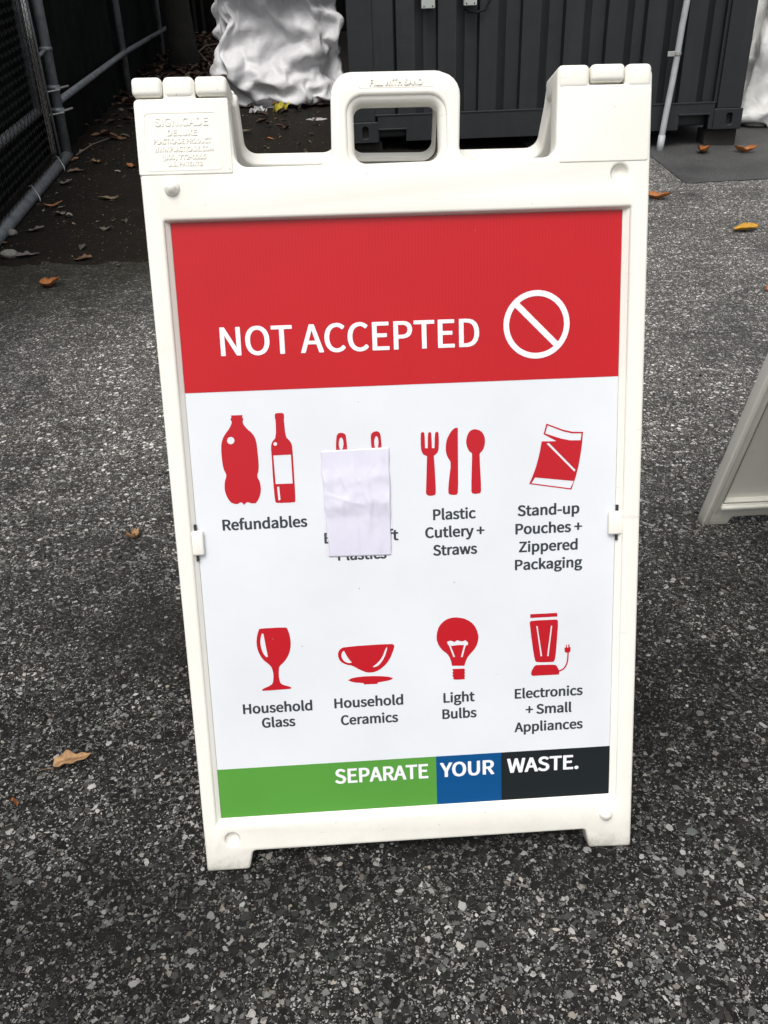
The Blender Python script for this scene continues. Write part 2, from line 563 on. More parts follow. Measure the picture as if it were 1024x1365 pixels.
def tube_mesh(pts, r, seg=12, name='tube', caps=True):
    pts = [Vector(p) for p in pts]
    rr = r if isinstance(r, (list, tuple)) else [r] * len(pts)
    V, F = [], []
    t0 = (pts[1] - pts[0]).normalized()
    up = Vector((0, 0, 1)) if abs(t0.z) < 0.9 else Vector((1, 0, 0))
    nrm = t0.cross(up).normalized()
    for i, p in enumerate(pts):
        t = (pts[min(i + 1, len(pts) - 1)] - pts[max(i - 1, 0)]).normalized()
        nrm = (nrm - t * nrm.dot(t)).normalized()
        bn = t.cross(nrm)
        for k in range(seg):
            a = 2 * math.pi * k / seg
            V.append(p + (nrm * math.cos(a) + bn * math.sin(a)) * rr[i])
    for i in range(len(pts) - 1):
        for k in range(seg):
            k2 = (k + 1) % seg
            F.append((i * seg + k, i * seg + k2, (i + 1) * seg + k2, (i + 1) * seg + k))
    if caps:
        F.append(tuple(range(seg))[::-1])
        F.append(tuple(range((len(pts) - 1) * seg, len(pts) * seg)))
    return mesh(name, V, F)

def gz(y):
    a = .117
    if y < .7: return 0.0
    if y < 1.5: return a * (y - .7) ** 2 / 1.6
    if y < 5: return a * .4 + a * (y - 1.5)
    if y < 13: return a * 3.9 + .09 * (y - 5)
    return a * 3.9 + .72

def gn(y):
    s = (gz(y + .01) - gz(y - .01)) / .02
    return Vector((0, -s, 1)).normalized()

# ------------------------------------------------------------------ ground
def ground_sheet():
    ys = [-60, -20, -6, -2, 0] + [0.7 + .05 * i for i in range(17)] + [2, 3, 4, 5, 6, 8, 10, 13, 20, 40, 120]
    xs = [-80, -20, -6, -3, -1, 0, 1, 3, 6, 20, 80]
    V = [(x, y, gz(y)) for y in ys for x in xs]
    n = len(xs)
    F = [(j * n + i, j * n + i + 1, (j + 1) * n + i + 1, (j + 1) * n + i) for j in range(len(ys) - 1) for i in range(n - 1)]
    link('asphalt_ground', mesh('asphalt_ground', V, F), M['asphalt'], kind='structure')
ground_sheet()

def sheet(name, poly_x0, poly_x1, y0, y1, ny, lift, mat, jit, xin=4, back=0.0):
    """irregular sheet lying on the slope; x limits may be functions of y, front edge wobbles"""
    V, F = [], []
    nx = 260
    for j in range(ny + 1):
        for i in range(nx + 1):
            u = i / nx
            xa, xb = poly_x0, poly_x1
            x = xa + (xb - xa) * u
            yf = y0(x) if callable(y0) else y0
            t = (j / ny) ** 2
            y = yf + (y1 - yf) * t
            V.append((x, y, gz(y) + lift - (0.0 if 0 < i < nx and j > 0 else lift + .003)))
    for j in range(ny):
        for i in range(nx):
            a = j * (nx + 1) + i
            F.append((a, a + 1, a + nx + 2, a + nx + 1))
    return link(name, mesh(name, V, F), mat, kind='structure')

def soil_front(x):
    n = mnoise.noise(Vector((x * 3.1, 5.2, 0))) * .13 + mnoise.noise(Vector((x * 11, 1.2, 0))) * .06 + mnoise.noise(Vector((x * 30, 1.2, 0))) * .03
    return 3.00 + n + max(0.0, x + .3) * 1.1
sheet('damp_soil_strip', -6.0, 1.2, soil_front, 40, 40, 0.006, M['soil'], 0)

def patch_sheet():
    # newer fine asphalt in front of the container, straight saw-cut edges
    out = [(1.876, 3.93), (2.372, 3.975), (3.3, 4.06), (6.5, 4.35), (6.5, 9.0), (1.95, 9.0), (1.884, 4.60), (1.880, 4.25)]
    me = plate([out], 0, 0.001)
    bm = bmesh.new(); bm.from_mesh(me)
    for k in range(24):
        yy = 3.8 + .22 * k
        bmesh.ops.bisect_plane(bm, geom=bm.verts[:] + bm.edges[:] + bm.faces[:], plane_co=(0, yy, 0), plane_no=(0, 1, 0))
    for k in range(60):
        bmesh.ops.bisect_plane(bm, geom=bm.verts[:] + bm.edges[:] + bm.faces[:], plane_co=(1.85 + .03 * k, 0, 0), plane_no=(1, 0, 0))
    for v in bm.verts:
        v.co.y += .012 * mnoise.noise(Vector((v.co.x * 30, v.co.y * 3, 1))) + .008 * mnoise.noise(Vector((v.co.x * 90, 0, 1)))
        v.co.z = v.co.z + gz(v.co.y) + 0.0035
    link('asphalt_patch', bm_mesh(bm, 'asphalt_patch'), M['patch'], kind='structure')
patch_sheet()

def stone_chips(N=26000):
    V, F, T = [], [], []
    ground_ok = 0
    for _ in range(N):
        y = -.42 + 2.3 * (random.random() ** 1.35)
        half = .62 + .62 * (y + .4)
        x = random.uniform(-half - .1, half)
        s = 0.5 * min(.0175, max(.0022, random.lognormvariate(math.log(.0058), .45)))
        # clusters: bare tar between
        cl = mnoise.noise(Vector((x * 9, y * 9, 3)))
        if cl < -.28 and random.random() < .6:
            continue
        n = random.choice((5, 6, 6, 7, 8))
        a0 = random.uniform(0, 6.28)
        ratio = random.uniform(.5, 1.0); rot = random.uniform(0, 3.14)
        z = gz(y)
        h = random.uniform(.0001, .0007) * (1 + s * 60)
        base = len(V)
        tone = random.random()
        if tone < .56: c = random.uniform(.014, .06)
        elif tone < .85: c = random.uniform(.08, .24)
        else: c = random.uniform(.28, .54)
        tint = random.random()
        col = (c, c * .985, c * .94) if tint < .8 else ((c * 1.05, c * .93, c * .80) if tint < .92 else (c * .85, c * .93, c * .85))
        ring = []
        for k in range(n):
            a = a0 + 2 * math.pi * (k + random.uniform(-.28, .28)) / n
            r = s * random.uniform(.75, 1.15)
            px, py = r * math.cos(a), r * ratio * math.sin(a)
            ring.append((px * math.cos(rot) - py * math.sin(rot), px * math.sin(rot) + py * math.cos(rot)))
        tx, ty = random.uniform(-.09, .09), random.uniform(-.09, .09)
        for q in ring:
            V.append((x + q[0] * 1.12, y + q[1] * 1.12, gz(y + q[1]) - .0006)); T.append(col)
        for q in ring:
            V.append((x + q[0] * .82, y + q[1] * .82, z + h + q[0] * tx + q[1] * ty)); T.append(col)
        for k in range(n):
            k2 = (k + 1) % n
            F.append((base + k, base + k2, base + n + k2, base + n + k))
        F.append(tuple(base + n + k for k in range(n)))
    link('stone_chips', mesh('stone_chips', V, F, T), M['chip'], kind='stuff',
         label='pale and dark stone chips standing proud of the worn asphalt', category='gravel')
stone_chips()

# ------------------------------------------------------------------ shipping container
CA = Vector((0.0562, 4.8035, 0.4882)); CYAW = math.radians(-2.5); CROLL = math.radians(-0.977)
CW, CH, CD = 2.438, 2.59, 2.99
CBASE = .085
_Rc = Matrix.Rotation(CYAW, 4, 'Z') @ Matrix.Rotation(CROLL, 4, 'Y')
_o = CA - (_Rc.to_3x3() @ Vector((-CW / 2, 0, CBASE)))
cont = empty('storage_container', _o, 'dark grey corrugated steel storage container standing on blocks behind the sandwich board', 'container')
cont.rotation_euler = _Rc.to_euler()
CZ = CBASE          # container bottom above its base
def cbox(name, u0, u1, v0, v1, h0, h1, bev=0.004, mat='container', parent=cont):
    me = box_mesh(u0 - CW / 2, u1 - CW / 2, v0, v1, CZ + h0, CZ + h1, bev, 2, name)
    return link(name, me, M[mat], parent)
# corner posts, castings
for u0 in (0.012, CW - 0.162):
    cbox('corner_post', u0, u0 + .150, .010, .16, .118, CH - .118)
def casting(u0, h0, hole_u):
    pts = rounded([(0, 0, .006), (.178, 0, .006), (.178, .118, .006), (0, .118, .006)])
    hole = [(hole_u + .018 * math.cos(a), .059 + (.014 * math.sin(a) + (.020 if math.sin(a) > 0 else -.020))) for a in [2 * math.pi * k / 20 for k in range(20)]]
    me = plate([pts, hole], 0, .16, .004)
    me.transform(Matrix.Rotation(math.radians(90), 4, 'X'))
    me.transform(Matrix.Translation((u0 - CW / 2, .160, CZ + h0)))
    o = link('corner_casting', me, M['container'], cont)
    back = box_mesh(u0 + hole_u - .03 - CW / 2, u0 + hole_u + .03 - CW / 2, .03, .15, CZ + h0 + .012, CZ + h0 + .106, 0, 1)
    link('casting_recess', back, M['under'], o)
casting(0, 0, .098)
casting(CW - .178, 0, .098)
casting(0, CH - .118, .098)
casting(CW - .178, CH - .118, .098)
# bottom rail with fork pockets
rail_poly = [(.178, 0), (.184, 0), (.184, .064), (.350, .064), (.350, 0), (2.046, 0), (2.046, .080), (2.230, .080), (2.230, 0), (2.260, 0), (2.260, .150), (.178, .150)]
me = plate([[(a - CW / 2, b) for a, b in rail_poly]], 0, .05, .002)
me.transform(Matrix.Rotation(math.radians(90), 4, 'X'))
me.transform(Matrix.Translation((0, .054, CZ + .004)))
br = link('bottom_rail', me, M['container'], cont)
for (a, b_, h) in ((.178, .356, .070), (2.040, 2.236, .086)):
    cbox('pocket_lip', a, b_, -.004, .02, h, h + .010, .002, parent=br)
cbox('top_rail', .15, CW - .15, .004, .07, CH - .16, CH - .02)
# ledge strip where the corrugation meets the rail
cbox('sill_strip', .160, 2.262, .000, .03, .149, .158, .002)
# corrugated wall as separate pressed panels, one per pitch
def corrugation(u0, pitch):
    d = .040
    prof = [(0, d), (.010, 0), (.118, 0), (.172, d), (pitch, d)]
    V, F = [], []
    for (a, v) in prof:
        V.append((u0 + a - CW / 2, .022 + v, CZ + .150)); V.append((u0 + a - CW / 2, .022 + v, CZ + CH - .15))
    for i in range(len(prof) - 1):
        F.append((i * 2, i * 2 + 2, i * 2 + 3, i * 2 + 1))
    return mesh('corrugated_panel', V, F)
us = [.294, .541, .787, 1.040, 1.293, 1.545, 1.777, 2.022]
link('corrugated_panel', box_mesh(.15 - CW / 2, .284 - CW / 2, .022, .03, CZ + .15, CZ + CH - .15), M['container'], cont)
for i, u in enumerate(us):
    p = (us[i + 1] - u) if i + 1 < len(us) else .236
    link('corrugated_panel', corrugation(u, p), M['container'], cont)
link('corrugated_panel', box_mesh(2.258 - CW / 2, 2.32 - CW / 2, .030, .038, CZ + .15, CZ + CH - .15), M['container'], cont)
# body behind the front wall
cbox('container_body', .03, CW - .03, .075, CD, .02, CH - .03, .01)
for u in (.10, CW - .10):
    for v in (.12, CD - .12):
        link('timber_block', box_mesh(u - .10 - CW / 2, u + .10 - CW / 2, v - .07, v + .07, -.03, CZ, .006), M['under'], cont)
# junction boxes on the wall
def cpt(u, v, h):
    return (u - CW / 2, v, CZ + h)
for u0, u1, h0 in ((.452, .530, .705), (.698, .772, .712)):
    jb = link('junction_box', box_mesh(u0 - CW / 2, u1 - CW / 2, -.030, .022, CZ + h0, CZ + h0 + .12, .004), M['box'], cont,
              label='pale square junction box on the container wall')
    for uu in (.014, u1 - u0 - .014):
        link('screw', tube_mesh([cpt(u0 + uu, -.033, h0 + .012), cpt(u0 + uu, -.030, h0 + .012)], .004, 8), M['under'], jb)
link('cable', tube_mesh([cpt(.70, .015, .70), cpt(.73, .0, .683), cpt(.775, -.005, .676), cpt(.82, .0, .69), cpt(.855, .015, .75), cpt(.86, .02, .88)], .006, 8), M['wire'], cont, smooth=True)
# conduit: a pipe of its own, from the ground up the wall
cx = [(1.930, -.045, -.14), (1.938, -.042, .0), (1.945, -.038, .08), (1.955, -.030, .17), (1.966, -.024, .27), (1.973, -.018, .34), (1.979, -.016, .42), (1.986, -.014, .56), (1.998, -.014, .72), (2.010, -.014, 1.6), (2.015, -.014, 2.2)]
con = link('conduit', tube_mesh([cpt(u, v, h) for u, v, h in cx], .0185, 16, 'conduit'), M['pvc'], cont, smooth=True)
link('coupling', tube_mesh([cpt(1.931, -.045, -.12), cpt(1.9375, -.042, -.015)], .0215, 16), M['pvc'], con, smooth=True)
cl = link('pipe_clip', tube_mesh([cpt(1.978, -.016, .418), cpt(1.979, -.016, .436)], .023, 16), M['tie'], con)
link('pipe_clip', box_mesh(1.918 - CW / 2, 1.963 - CW / 2, -.026, -.018, CZ + .412, CZ + .440, .002), M['tie'], con)

# ------------------------------------------------------------------ crumpled white bundles
# the crumpled cover: a subdivided box bag, its folds listed as steps of 2 mm from one vertex to the next
BAG = [
-210,-198,23,114,-28,651,-108,413,-658,36,-65,760,411,-294,-747,41,44,601,-26,313,-612,-109,48,629,-359,-56,-639,-2,-14,6,-3,-15,-7,-3,-18,0,-10,-9,1,
-2,-17,1,1,-17,-1,-4,-10,4,-13,5,-5,-8,-12,13,-7,-9,-11,-7,-16,-2,-13,-10,1,-11,-10,0,-14,-10,1,-16,-7,5,1,-15,8,2,-18,4,3,-16,5,7,-13,-5,13,8,5,7,
-10,-10,9,-14,-5,10,-11,5,0,-13,-10,15,0,10,7,-15,-3,-7,-15,9,0,-20,1,5,-17,-1,8,-12,-10,11,-9,-8,14,-10,1,18,11,35,4,4,30,-6,-10,35,-8,-20,14,5,8,26,
-21,-11,9,11,-11,21,0,-24,5,26,7,15,-5,-3,21,-17,11,23,-24,17,13,-17,15,18,11,-1,33,7,-5,31,10,-2,33,15,6,32,7,13,25,18,13,18,10,13,20,-14,-9,24,-13,
5,24,-4,-2,30,9,20,27,13,-30,9,17,-26,12,24,-25,15,18,-10,11,16,6,-18,23,-16,5,14,5,16,-3,3,25,-11,4,17,-25,5,15,-6,11,-8,-12,-3,7,-13,8,-2,-11,10,-1,
-8,12,-2,-5,16,1,-11,3,15,-7,3,15,-11,11,-8,-5,3,17,-14,11,-1,-5,9,12,-3,11,11,0,12,11,2,19,1,2,20,-1,10,13,-11,20,6,-11,-13,14,2,-5,17,-6,-5,12,-7,
-2,14,6,7,9,17,-10,18,-2,-8,21,4,7,17,14,8,-12,14,10,8,16,4,16,4,11,5,9,8,13,2,0,11,-14,2,30,-25,-11,7,-21,0,-9,-27,1,-14,-27,-8,13,-21,-10,19,-17,-8,
19,-8,-5,25,-7,-13,10,-23,-8,6,-24,-15,4,-22,14,-21,-20,-3,-3,-32,-16,-2,-31,-1,-11,-32,26,-14,-15,30,1,-3,20,-11,-21,4,-14,-26,-11,6,-26,-9,13,-30,
-5,15,-20,-7,13,-26,-1,18,-23,-3,20,-26,-3,1,-35,3,-12,-27,7,-13,-26,-12,5,-21,-3,1,-29,2,-5,-24,-3,-3,-23,5,-7,-17,458,-11,-19,-20,-6,1,-19,-3,5,-13,
5,12,-15,-3,-1,-8,-3,-14,-20,13,3,-5,-8,22,-7,20,5,-25,3,17,-21,7,6,-19,9,-6,-15,3,-7,0,-15,-12,-11,-7,-18,-19,7,-14,-22,11,-1,-23,11,1,-15,8,5,-14,
10,-5,-14,14,0,-4,-20,0,-19,-6,1,-22,-3,-3,-9,-8,9,-13,-8,-7,-21,-11,-1,-6,-9,19,-3,0,15,-5,6,-10,2,-7,-14,-13,1,-6,-13,-3,-1,32,-72,761,-3,-16,3,-1,
-18,-1,0,14,-10,-2,15,-3,0,13,-8,9,13,-13,15,-2,-7,12,0,-12,12,11,-2,13,-9,-15,17,5,-7,14,10,2,14,11,11,12,1,-9,10,-1,-8,17,1,-12,22,0,0,21,4,4,16,9,
3,13,13,3,-8,17,-2,21,7,-8,21,-1,5,15,-4,0,4,7,-17,17,-9,-2,-8,-18,1,5,-11,-14,10,8,-11,6,13,-2,5,14,6,-2,11,10,1,19,-27,-18,-13,-17,5,-12,-19,22,-7,
2,22,-4,5,17,3,-14,16,-15,-15,11,-18,2,20,11,-2,-4,10,-29,-1,-6,-23,6,15,-31,-13,10,-21,-9,4,-32,-17,4,-31,-27,-17,-14,0,-2,-29,15,6,-26,6,-3,-30,-7,
-23,-19,-3,-5,-31,9,12,-22,6,17,-27,3,0,-31,4,-24,-18,5,-29,0,17,-1,-23,2,-4,-22,-5,24,-3,6,-2,-22,9,11,-23,-9,-8,-18,9,1,-18,-1,-347,-14,-7,14,-6,2,
14,0,4,3,15,7,8,-15,6,15,1,2,11,8,-3,10,-8,4,-4,14,-10,8,11,-5,17,-1,0,15,-4,-3,15,6,-6,14,14,-1,15,1,-2,14,-3,-5,-2,-17,8,10,-10,11,13,-9,-7,10,13,
-5,14,-8,5,12,12,8,1,-13,2,10,7,8,5,-10,8,12,7,6,17,-7,5,14,-3,5,16,-1,-10,-1,10,6,13,2,0,14,0,-7,13,-2,-102,54,630,13,-7,-1,14,-8,0,12,-9,2,9,-13,3,
11,-12,3,6,-12,3,-10,-7,5,-20,-11,0,15,-7,-6,13,-7,-5,15,-2,-4,8,-10,8,9,-11,5,7,-14,6,8,-15,5,8,-20,4,3,-18,2,0,-15,1,-16,-1,1,0,-17,7,-4,-19,7,2,
-16,5,8,-14,6,7,-13,7,5,-14,-5,9,-9,-13,7,-12,-8,5,-13,0,-1,-11,-8,0,-5,-15,-5,-1,-16,-4,-14,-6,-12,5,-32,-7,16,-2,-11,25,2,-17,20,-6,-6,22,-4,-1,-10,
-26,12,-15,-18,-16,-6,-21,3,-19,-19,17,-17,2,13,-26,-8,9,-26,-13,-5,-6,-34,7,18,-28,-5,-9,-27,-10,-1,-29,-7,-16,-26,-7,28,-19,5,22,-13,-14,-17,-23,-1,
8,-25,-18,9,-20,2,4,-32,-12,11,-32,12,-19,-30,28,-21,-21,13,-14,-23,7,-18,-29,-1,-14,-26,6,-28,-10,-7,8,-21,-13,18,-3,-13,13,-8,-453,-4,-5,14,13,2,17,
4,-6,22,6,1,19,-5,-2,16,-16,11,-25,8,12,26,-4,14,13,1,-19,25,2,10,29,-4,-1,19,-12,3,4,-3,-16,16,0,10,16,3,9,19,5,-4,14,-13,-11,19,18,-11,5,5,20,25,-5,
-18,27,7,1,3,-21,7,13,20,-6,20,-8,2,12,-9,-11,9,-1,17,12,0,-11,11,0,3,8,11,11,13,10,13,15,2,-6,45,35,593,-19,-4,4,-17,0,4,-12,-3,1,0,-14,2,-12,-4,18,
-15,-7,16,20,-8,-13,-6,-27,-3,-14,-19,-2,-16,-10,1,-17,-7,-1,-17,-8,-4,-19,3,-3,-20,-1,0,-15,0,1,-11,3,4,-20,6,6,-18,-21,0,-8,-21,-2,-14,-13,-2,-19,
-5,-2,-19,1,-1,-13,18,12,-8,11,17,-11,9,-11,-14,12,1,8,12,14,-5,5,-12,-5,12,-4,-10,2,10,-11,2,9,-11,-4,-8,249,444,-20,12,-9,-1,14,-12,-1,9,-12,-9,8,
-12,8,10,-13,3,4,10,8,9,-4,7,-21,-6,-2,17,-11,-3,12,-11,-4,1,-15,0,1,-14,2,16,-4,7,10,-15,7,9,-15,7,9,-15,0,7,-17,3,1,-15,3,-13,-7,3,6,-13,2,2,-19,7,
-1,-16,9,16,-11,2,7,-18,-1,1,-15,-9,2,-16,-6,-2,-16,-4,-8,-11,-8,-4,-5,-14,3,3,-15,1,-15,-5,-13,-5,-13,-131,341,17,9,1,-13,14,-14,-1,8,-16,11,8,-15,
-3,3,7,12,4,8,11,9,-1,12,4,-19,7,-5,-18,-9,19,-7,-3,-4,-14,-5,4,-12,4,16,-6,7,4,-21,-1,10,-14,8,5,-10,-11,8,-15,3,2,-8,15,5,-11,12,9,-13,2,4,-18,9,4,
-17,8,4,-19,3,2,-20,-6,-1,-14,-10,-2,-16,-6,-3,-13,-11,-7,2,-15,-4,-5,-14,2,-8,-11,0,-19,-4,-9,-9,-18,-138,349,10,14,-4,-8,14,-10,-6,8,-16,9,6,-13,15,
3,6,14,1,11,7,11,7,8,4,-14,10,7,-22,3,12,-20,-1,-8,-11,-9,12,-7,6,9,-13,3,1,-19,-4,12,-16,5,2,-10,-16,7,-15,-2,8,-14,10,2,-12,14,6,-12,7,1,-15,13,4,
-18,8,8,-20,4,6,-20,1,-1,-14,-10,-3,-13,-10,-2,-8,-17,-9,-2,-16,1,-12,-11,5,-14,-8,-11,-11,-12,-12,-6,-17,-113,343,8,11,9,9,-1,-9,-15,3,-16,5,6,-12,
18,8,2,17,6,12,10,6,8,8,0,-16,-6,9,-19,0,13,-6,16,3,-20,2,5,-16,3,3,-15,-1,4,-16,-3,9,-20,-3,11,-13,-7,-3,-10,-11,8,-16,4,6,-16,5,3,-13,8,-1,-16,16,5,
-17,5,13,-15,-4,3,-18,10,0,-18,5,-5,-7,-15,-3,-8,-18,2,-13,-13,0,-16,-10,-9,4,-14,-9,-14,-10,-8,6,-13,-103,326,11,6,12,8,4,-14,-10,17,-1,8,-17,-10,9,
10,-4,18,5,16,12,7,-3,11,7,-15,0,-2,-18,-6,13,-8,10,2,-12,-16,7,-20,1,0,-16,2,6,-14,-8,11,-18,-2,8,-9,13,3,-18,0,6,-16,3,5,-15,3,1,-20,3,3,-21,3,7,
-15,-1,10,-14,2,11,-16,1,-9,-12,10,0,-18,-1,-1,-10,-15,-1,-12,-16,-6,8,-13,-12,-2,-14,-6,-8,-15,-6,-8,-13,-92,346,11,-5,-11,12,15,0,4,18,4,7,-13,-13,
10,-12,-13,8,6,13,12,10,-5,12,13,-10,8,7,-16,0,4,-22,-6,-5,-1,-21,5,-22,-5,3,-18,-2,6,-15,3,12,-10,8,5,-17,5,4,-20,-9,9,-14,-1,8,-15,0,7,-20,0,8,-19,
2,4,-14,-1,7,-15,1,-1,-18,7,-11,-11,13,-3,-17,8,2,-14,-13,0,5,-15,-5,1,-12,-10,-10,-14,-6,-6,-12,-4,-9,-10,-90,350,17,17,11,-3,8,-3,15,-4,-18,-3,-1,8,
18,-8,-13,10,3,-14,10,16,-4,-10,-1,-8,18,6,-11,12,3,-22,-13,-5,-5,-20,5,-23,-7,4,-17,5,5,-12,4,10,-14,9,2,-18,-7,6,-17,-2,10,-16,-6,10,-17,-1,7,-17,
-2,7,-17,1,7,-16,-4,7,-18,-5,-6,-13,9,-5,-12,11,-6,-8,16,3,-13,-14,1,-9,-11,3,-7,-8,11,-5,-11,-16,-3,-1,-9,-10,-6,-85,382,-7,8,4,15,-3,-16,7,-7,-14,
-14,15,-12,9,-12,-5,11,-3,-13,12,13,-3,10,7,-17,0,-4,5,17,-2,-26,-5,-2,-10,-18,6,-20,-8,9,-14,14,5,-14,6,7,-17,2,6,-15,-6,10,-16,0,9,-21,-7,3,-19,-6,
7,-16,2,2,-17,-8,9,-19,-10,8,-17,-6,-7,-1,15,-2,-14,8,4,-16,7,8,-16,9,7,-11,-10,5,-9,-11,4,-8,-12,-13,-7,-7,5,-3,-13,-120,408,4,7,1,16,-2,-16,-8,13,
-15,10,-5,-18,-11,4,-17,-2,2,-13,10,-7,2,16,6,-14,10,-5,5,19,-1,-23,-3,6,-25,-9,-1,-16,-13,7,-7,16,4,-14,6,5,-17,2,12,-15,-2,13,-19,1,6,-19,-6,1,-19,
-6,5,-18,-8,5,-17,-11,7,-16,-14,8,-14,-13,8,-11,7,1,-14,10,2,-16,10,-2,-15,14,7,-15,6,8,-12,-9,3,-14,-10,1,-13,-13,-5,-3,-18,-127,443,10,3,-5,17,12,
-14,5,3,-20,-1,-4,-17,-12,-1,-14,-10,0,-14,9,3,-14,8,-3,14,13,-2,-16,10,12,-16,-12,-11,-28,1,1,-13,17,4,-12,7,2,-16,2,3,-16,2,13,-12,3,15,-22,-1,11,
-15,6,8,-21,-8,2,-20,-13,13,-17,-6,2,-15,-14,0,-15,-19,5,-17,-4,3,-12,4,7,-17,7,1,-18,8,-3,-8,16,6,-16,-3,4,-18,-6,3,-12,-17,-4,1,-21,-129,448,21,7,
-14,9,11,-4,15,4,-17,-2,-6,-13,-15,-1,-15,-10,6,-7,15,3,-11,-16,3,-15,10,-11,-7,7,9,-23,-1,-10,-9,21,0,-21,2,2,-12,11,4,-19,-2,4,-18,5,7,-11,6,16,-19,
-3,13,-16,-3,16,-15,13,10,-26,-13,3,-23,-10,-7,-7,-19,6,-20,-8,15,-13,1,-8,-14,0,2,-17,-3,6,-13,12,1,-17,-3,8,-8,-12,-2,-18,5,2,-12,-14,0,-8,-17,-134,
456,29,9,-8,12,8,-9,12,6,-16,0,-8,-9,-17,-1,-18,-11,9,-15,10,0,-11,-19,6,-18,-6,1,-15,9,2,-18,12,-3,-11,18,-6,-3,20,-2,-18,-4,5,-16,9,2,-18,1,8,-17,1,
13,-17,0,13,-15,-9,15,-11,20,12,-25,-3,7,-25,-11,-12,-9,-19,21,-6,4,10,-20,1,-1,-20,-5,0,-17,-6,-9,-4,-15,4,-15,-10,4,-16,-3,-2,-17,5,4,-9,-17,0,-15,
-12,-124,443,30,0,3,21,11,-8,13,6,-14,1,-9,-7,-17,-2,-16,-10,8,-21,6,-1,-17,-15,10,-15,-9,6,-1,19,-5,-20,10,-9,-18,4,5,-13,7,-6,-6,18,4,-18,-7,2,-14,
-6,14,-15,-3,9,-22,2,9,-20,4,13,-10,26,12,-21,2,10,-26,-5,-2,-19,-20,23,-2,5,-4,-17,-8,1,-10,-17,-2,-18,7,-5,-14,-12,-1,-16,-18,-1,-17,-1,0,-14,-8,8,
-4,-17,5,-11,-12,-110,420,43,-14,10,13,5,1,16,8,-8,11,9,-17,-10,-4,-16,-11,-9,-17,-11,12,-21,7,-1,6,-23,4,-13,19,0,-18,14,-5,-16,9,-1,-15,2,-1,-21,-2,
-1,-14,14,7,-14,-3,6,-13,-14,9,-20,-3,11,-21,8,18,-17,16,5,-12,20,11,-29,-6,11,-22,-12,13,-11,-7,-12,5,-17,8,-20,5,-8,-18,-10,-3,-8,-20,-2,-19,-8,-1,
-15,-11,2,-10,-9,4,-7,-15,8,-17,-1,-103,413,35,-1,3,18,-9,7,15,7,-10,12,3,-6,-19,2,-20,10,-7,-17,-13,10,-21,-6,-3,8,-21,5,-16,13,-2,-13,16,-5,-10,18,
-3,-16,1,1,-20,0,-2,-17,1,5,-14,1,6,-19,-1,14,-18,4,18,-6,10,4,-21,-4,12,-22,13,13,-18,-18,12,-17,-7,7,-16,20,1,-17,-10,-3,-19,-18,-10,4,-21,-7,-15,
-12,-2,-17,-12,5,-12,-11,4,-12,-7,2,-14,-3,6,-17,-3,-101,421,29,-3,-4,19,9,-12,11,-5,-2,22,12,-6,-8,-10,-10,-16,-1,-20,13,3,-5,-23,-8,-10,-18,9,-17,
11,-3,-3,18,-5,-11,18,0,-15,14,1,-15,10,4,-16,5,6,-18,0,10,-20,0,10,-21,-1,10,-10,-12,7,-17,4,8,-22,-4,10,-15,-15,7,-21,-1,4,-14,17,5,-22,-3,-2,-14,
-24,-4,-4,-20,-2,-22,-3,-1,-15,-11,0,-4,-14,4,-8,-9,6,-13,-3,7,-18,-4,-109,419,30,3,-13,13,2,-6,16,11,17,10,4,-18,-5,-8,-15,5,-3,-18,-15,11,-22,-5,
-21,0,-17,8,-17,5,-3,5,17,3,-16,9,-1,-19,15,6,-19,7,-6,-10,13,9,-9,-13,9,-21,1,9,-19,2,7,-17,4,10,-16,-5,6,-18,-8,8,-20,3,7,-18,-7,1,-17,13,5,-21,-4,
1,-2,-21,-8,-14,-13,2,-16,-17,5,-13,-12,1,-14,-2,13,-5,-2,4,-14,-9,5,-16,-8,-111,404,28,-4,7,16,9,4,16,11,-2,23,2,-19,-10,-9,-13,-16,-1,-19,11,10,-22,
-2,-20,0,-18,-3,-9,-21,9,-15,12,1,-16,14,-3,-15,13,10,-18,8,1,-13,12,5,-5,17,-7,-14,-14,9,-19,-6,11,-16,-2,11,-17,-1,7,-21,-3,4,-19,4,6,-16,3,3,-20,
-1,5,-18,-7,6,-11,-7,2,-15,-12,2,-14,-13,-3,-7,-15,13,-8,4,9,-12,-5,9,-17,-7,-9,3,-15,-111,397,34,9,-14,8,0,13,12,4,9,22,7,-21,6,-5,-16,-15,-5,-13,
-20,3,-20,8,6,-23,-2,-17,-3,-15,-1,-14,-15,2,-18,13,0,-15,14,4,0,24,2,-5,19,3,-13,16,8,-20,-5,7,-18,-9,5,-23,-10,9,-12,-7,5,-18,-13,4,-20,-6,10,-13,
-5,7,-17,-3,2,-17,-5,2,-14,-2,2,-17,-4,-1,-16,-1,3,-18,-5,7,-6,-13,7,-19,-2,10,-20,-3,-9,4,-13,-103,415,37,7,-17,1,2,5,18,-3,17,14,6,-19,13,3,-23,-2,
-5,-15,-17,-8,-6,-17,7,-20,2,1,-22,2,-13,-3,-16,-1,-20,3,2,-16,14,2,-7,20,-1,5,21,6,-16,14,6,-20,-1,3,-12,-15,14,-16,-18,7,-21,-6,5,-25,-1,10,-18,5,4,
-16,-8,3,-15,-9,0,-11,-12,5,-16,6,4,-14,-11,1,-16,-9,5,-20,-10,5,-17,-8,4,-22,-2,6,-17,5,6,-4,-14,-107,429,31,5,-16,10,-3,9,19,-2,11,20,6,-21,9,4,-19,
-5,2,-18,-1,0,-11,-16,-14,-6,-20,4,-18,-4,-10,-12,9,-7,-17,-7,9,1,16,3,-8,19,-4,-17,18,4,-18,6,6,-16,0,9,-15,-8,20,-17,-8,1,-14,-22,6,-25,9,11,-9,-17,
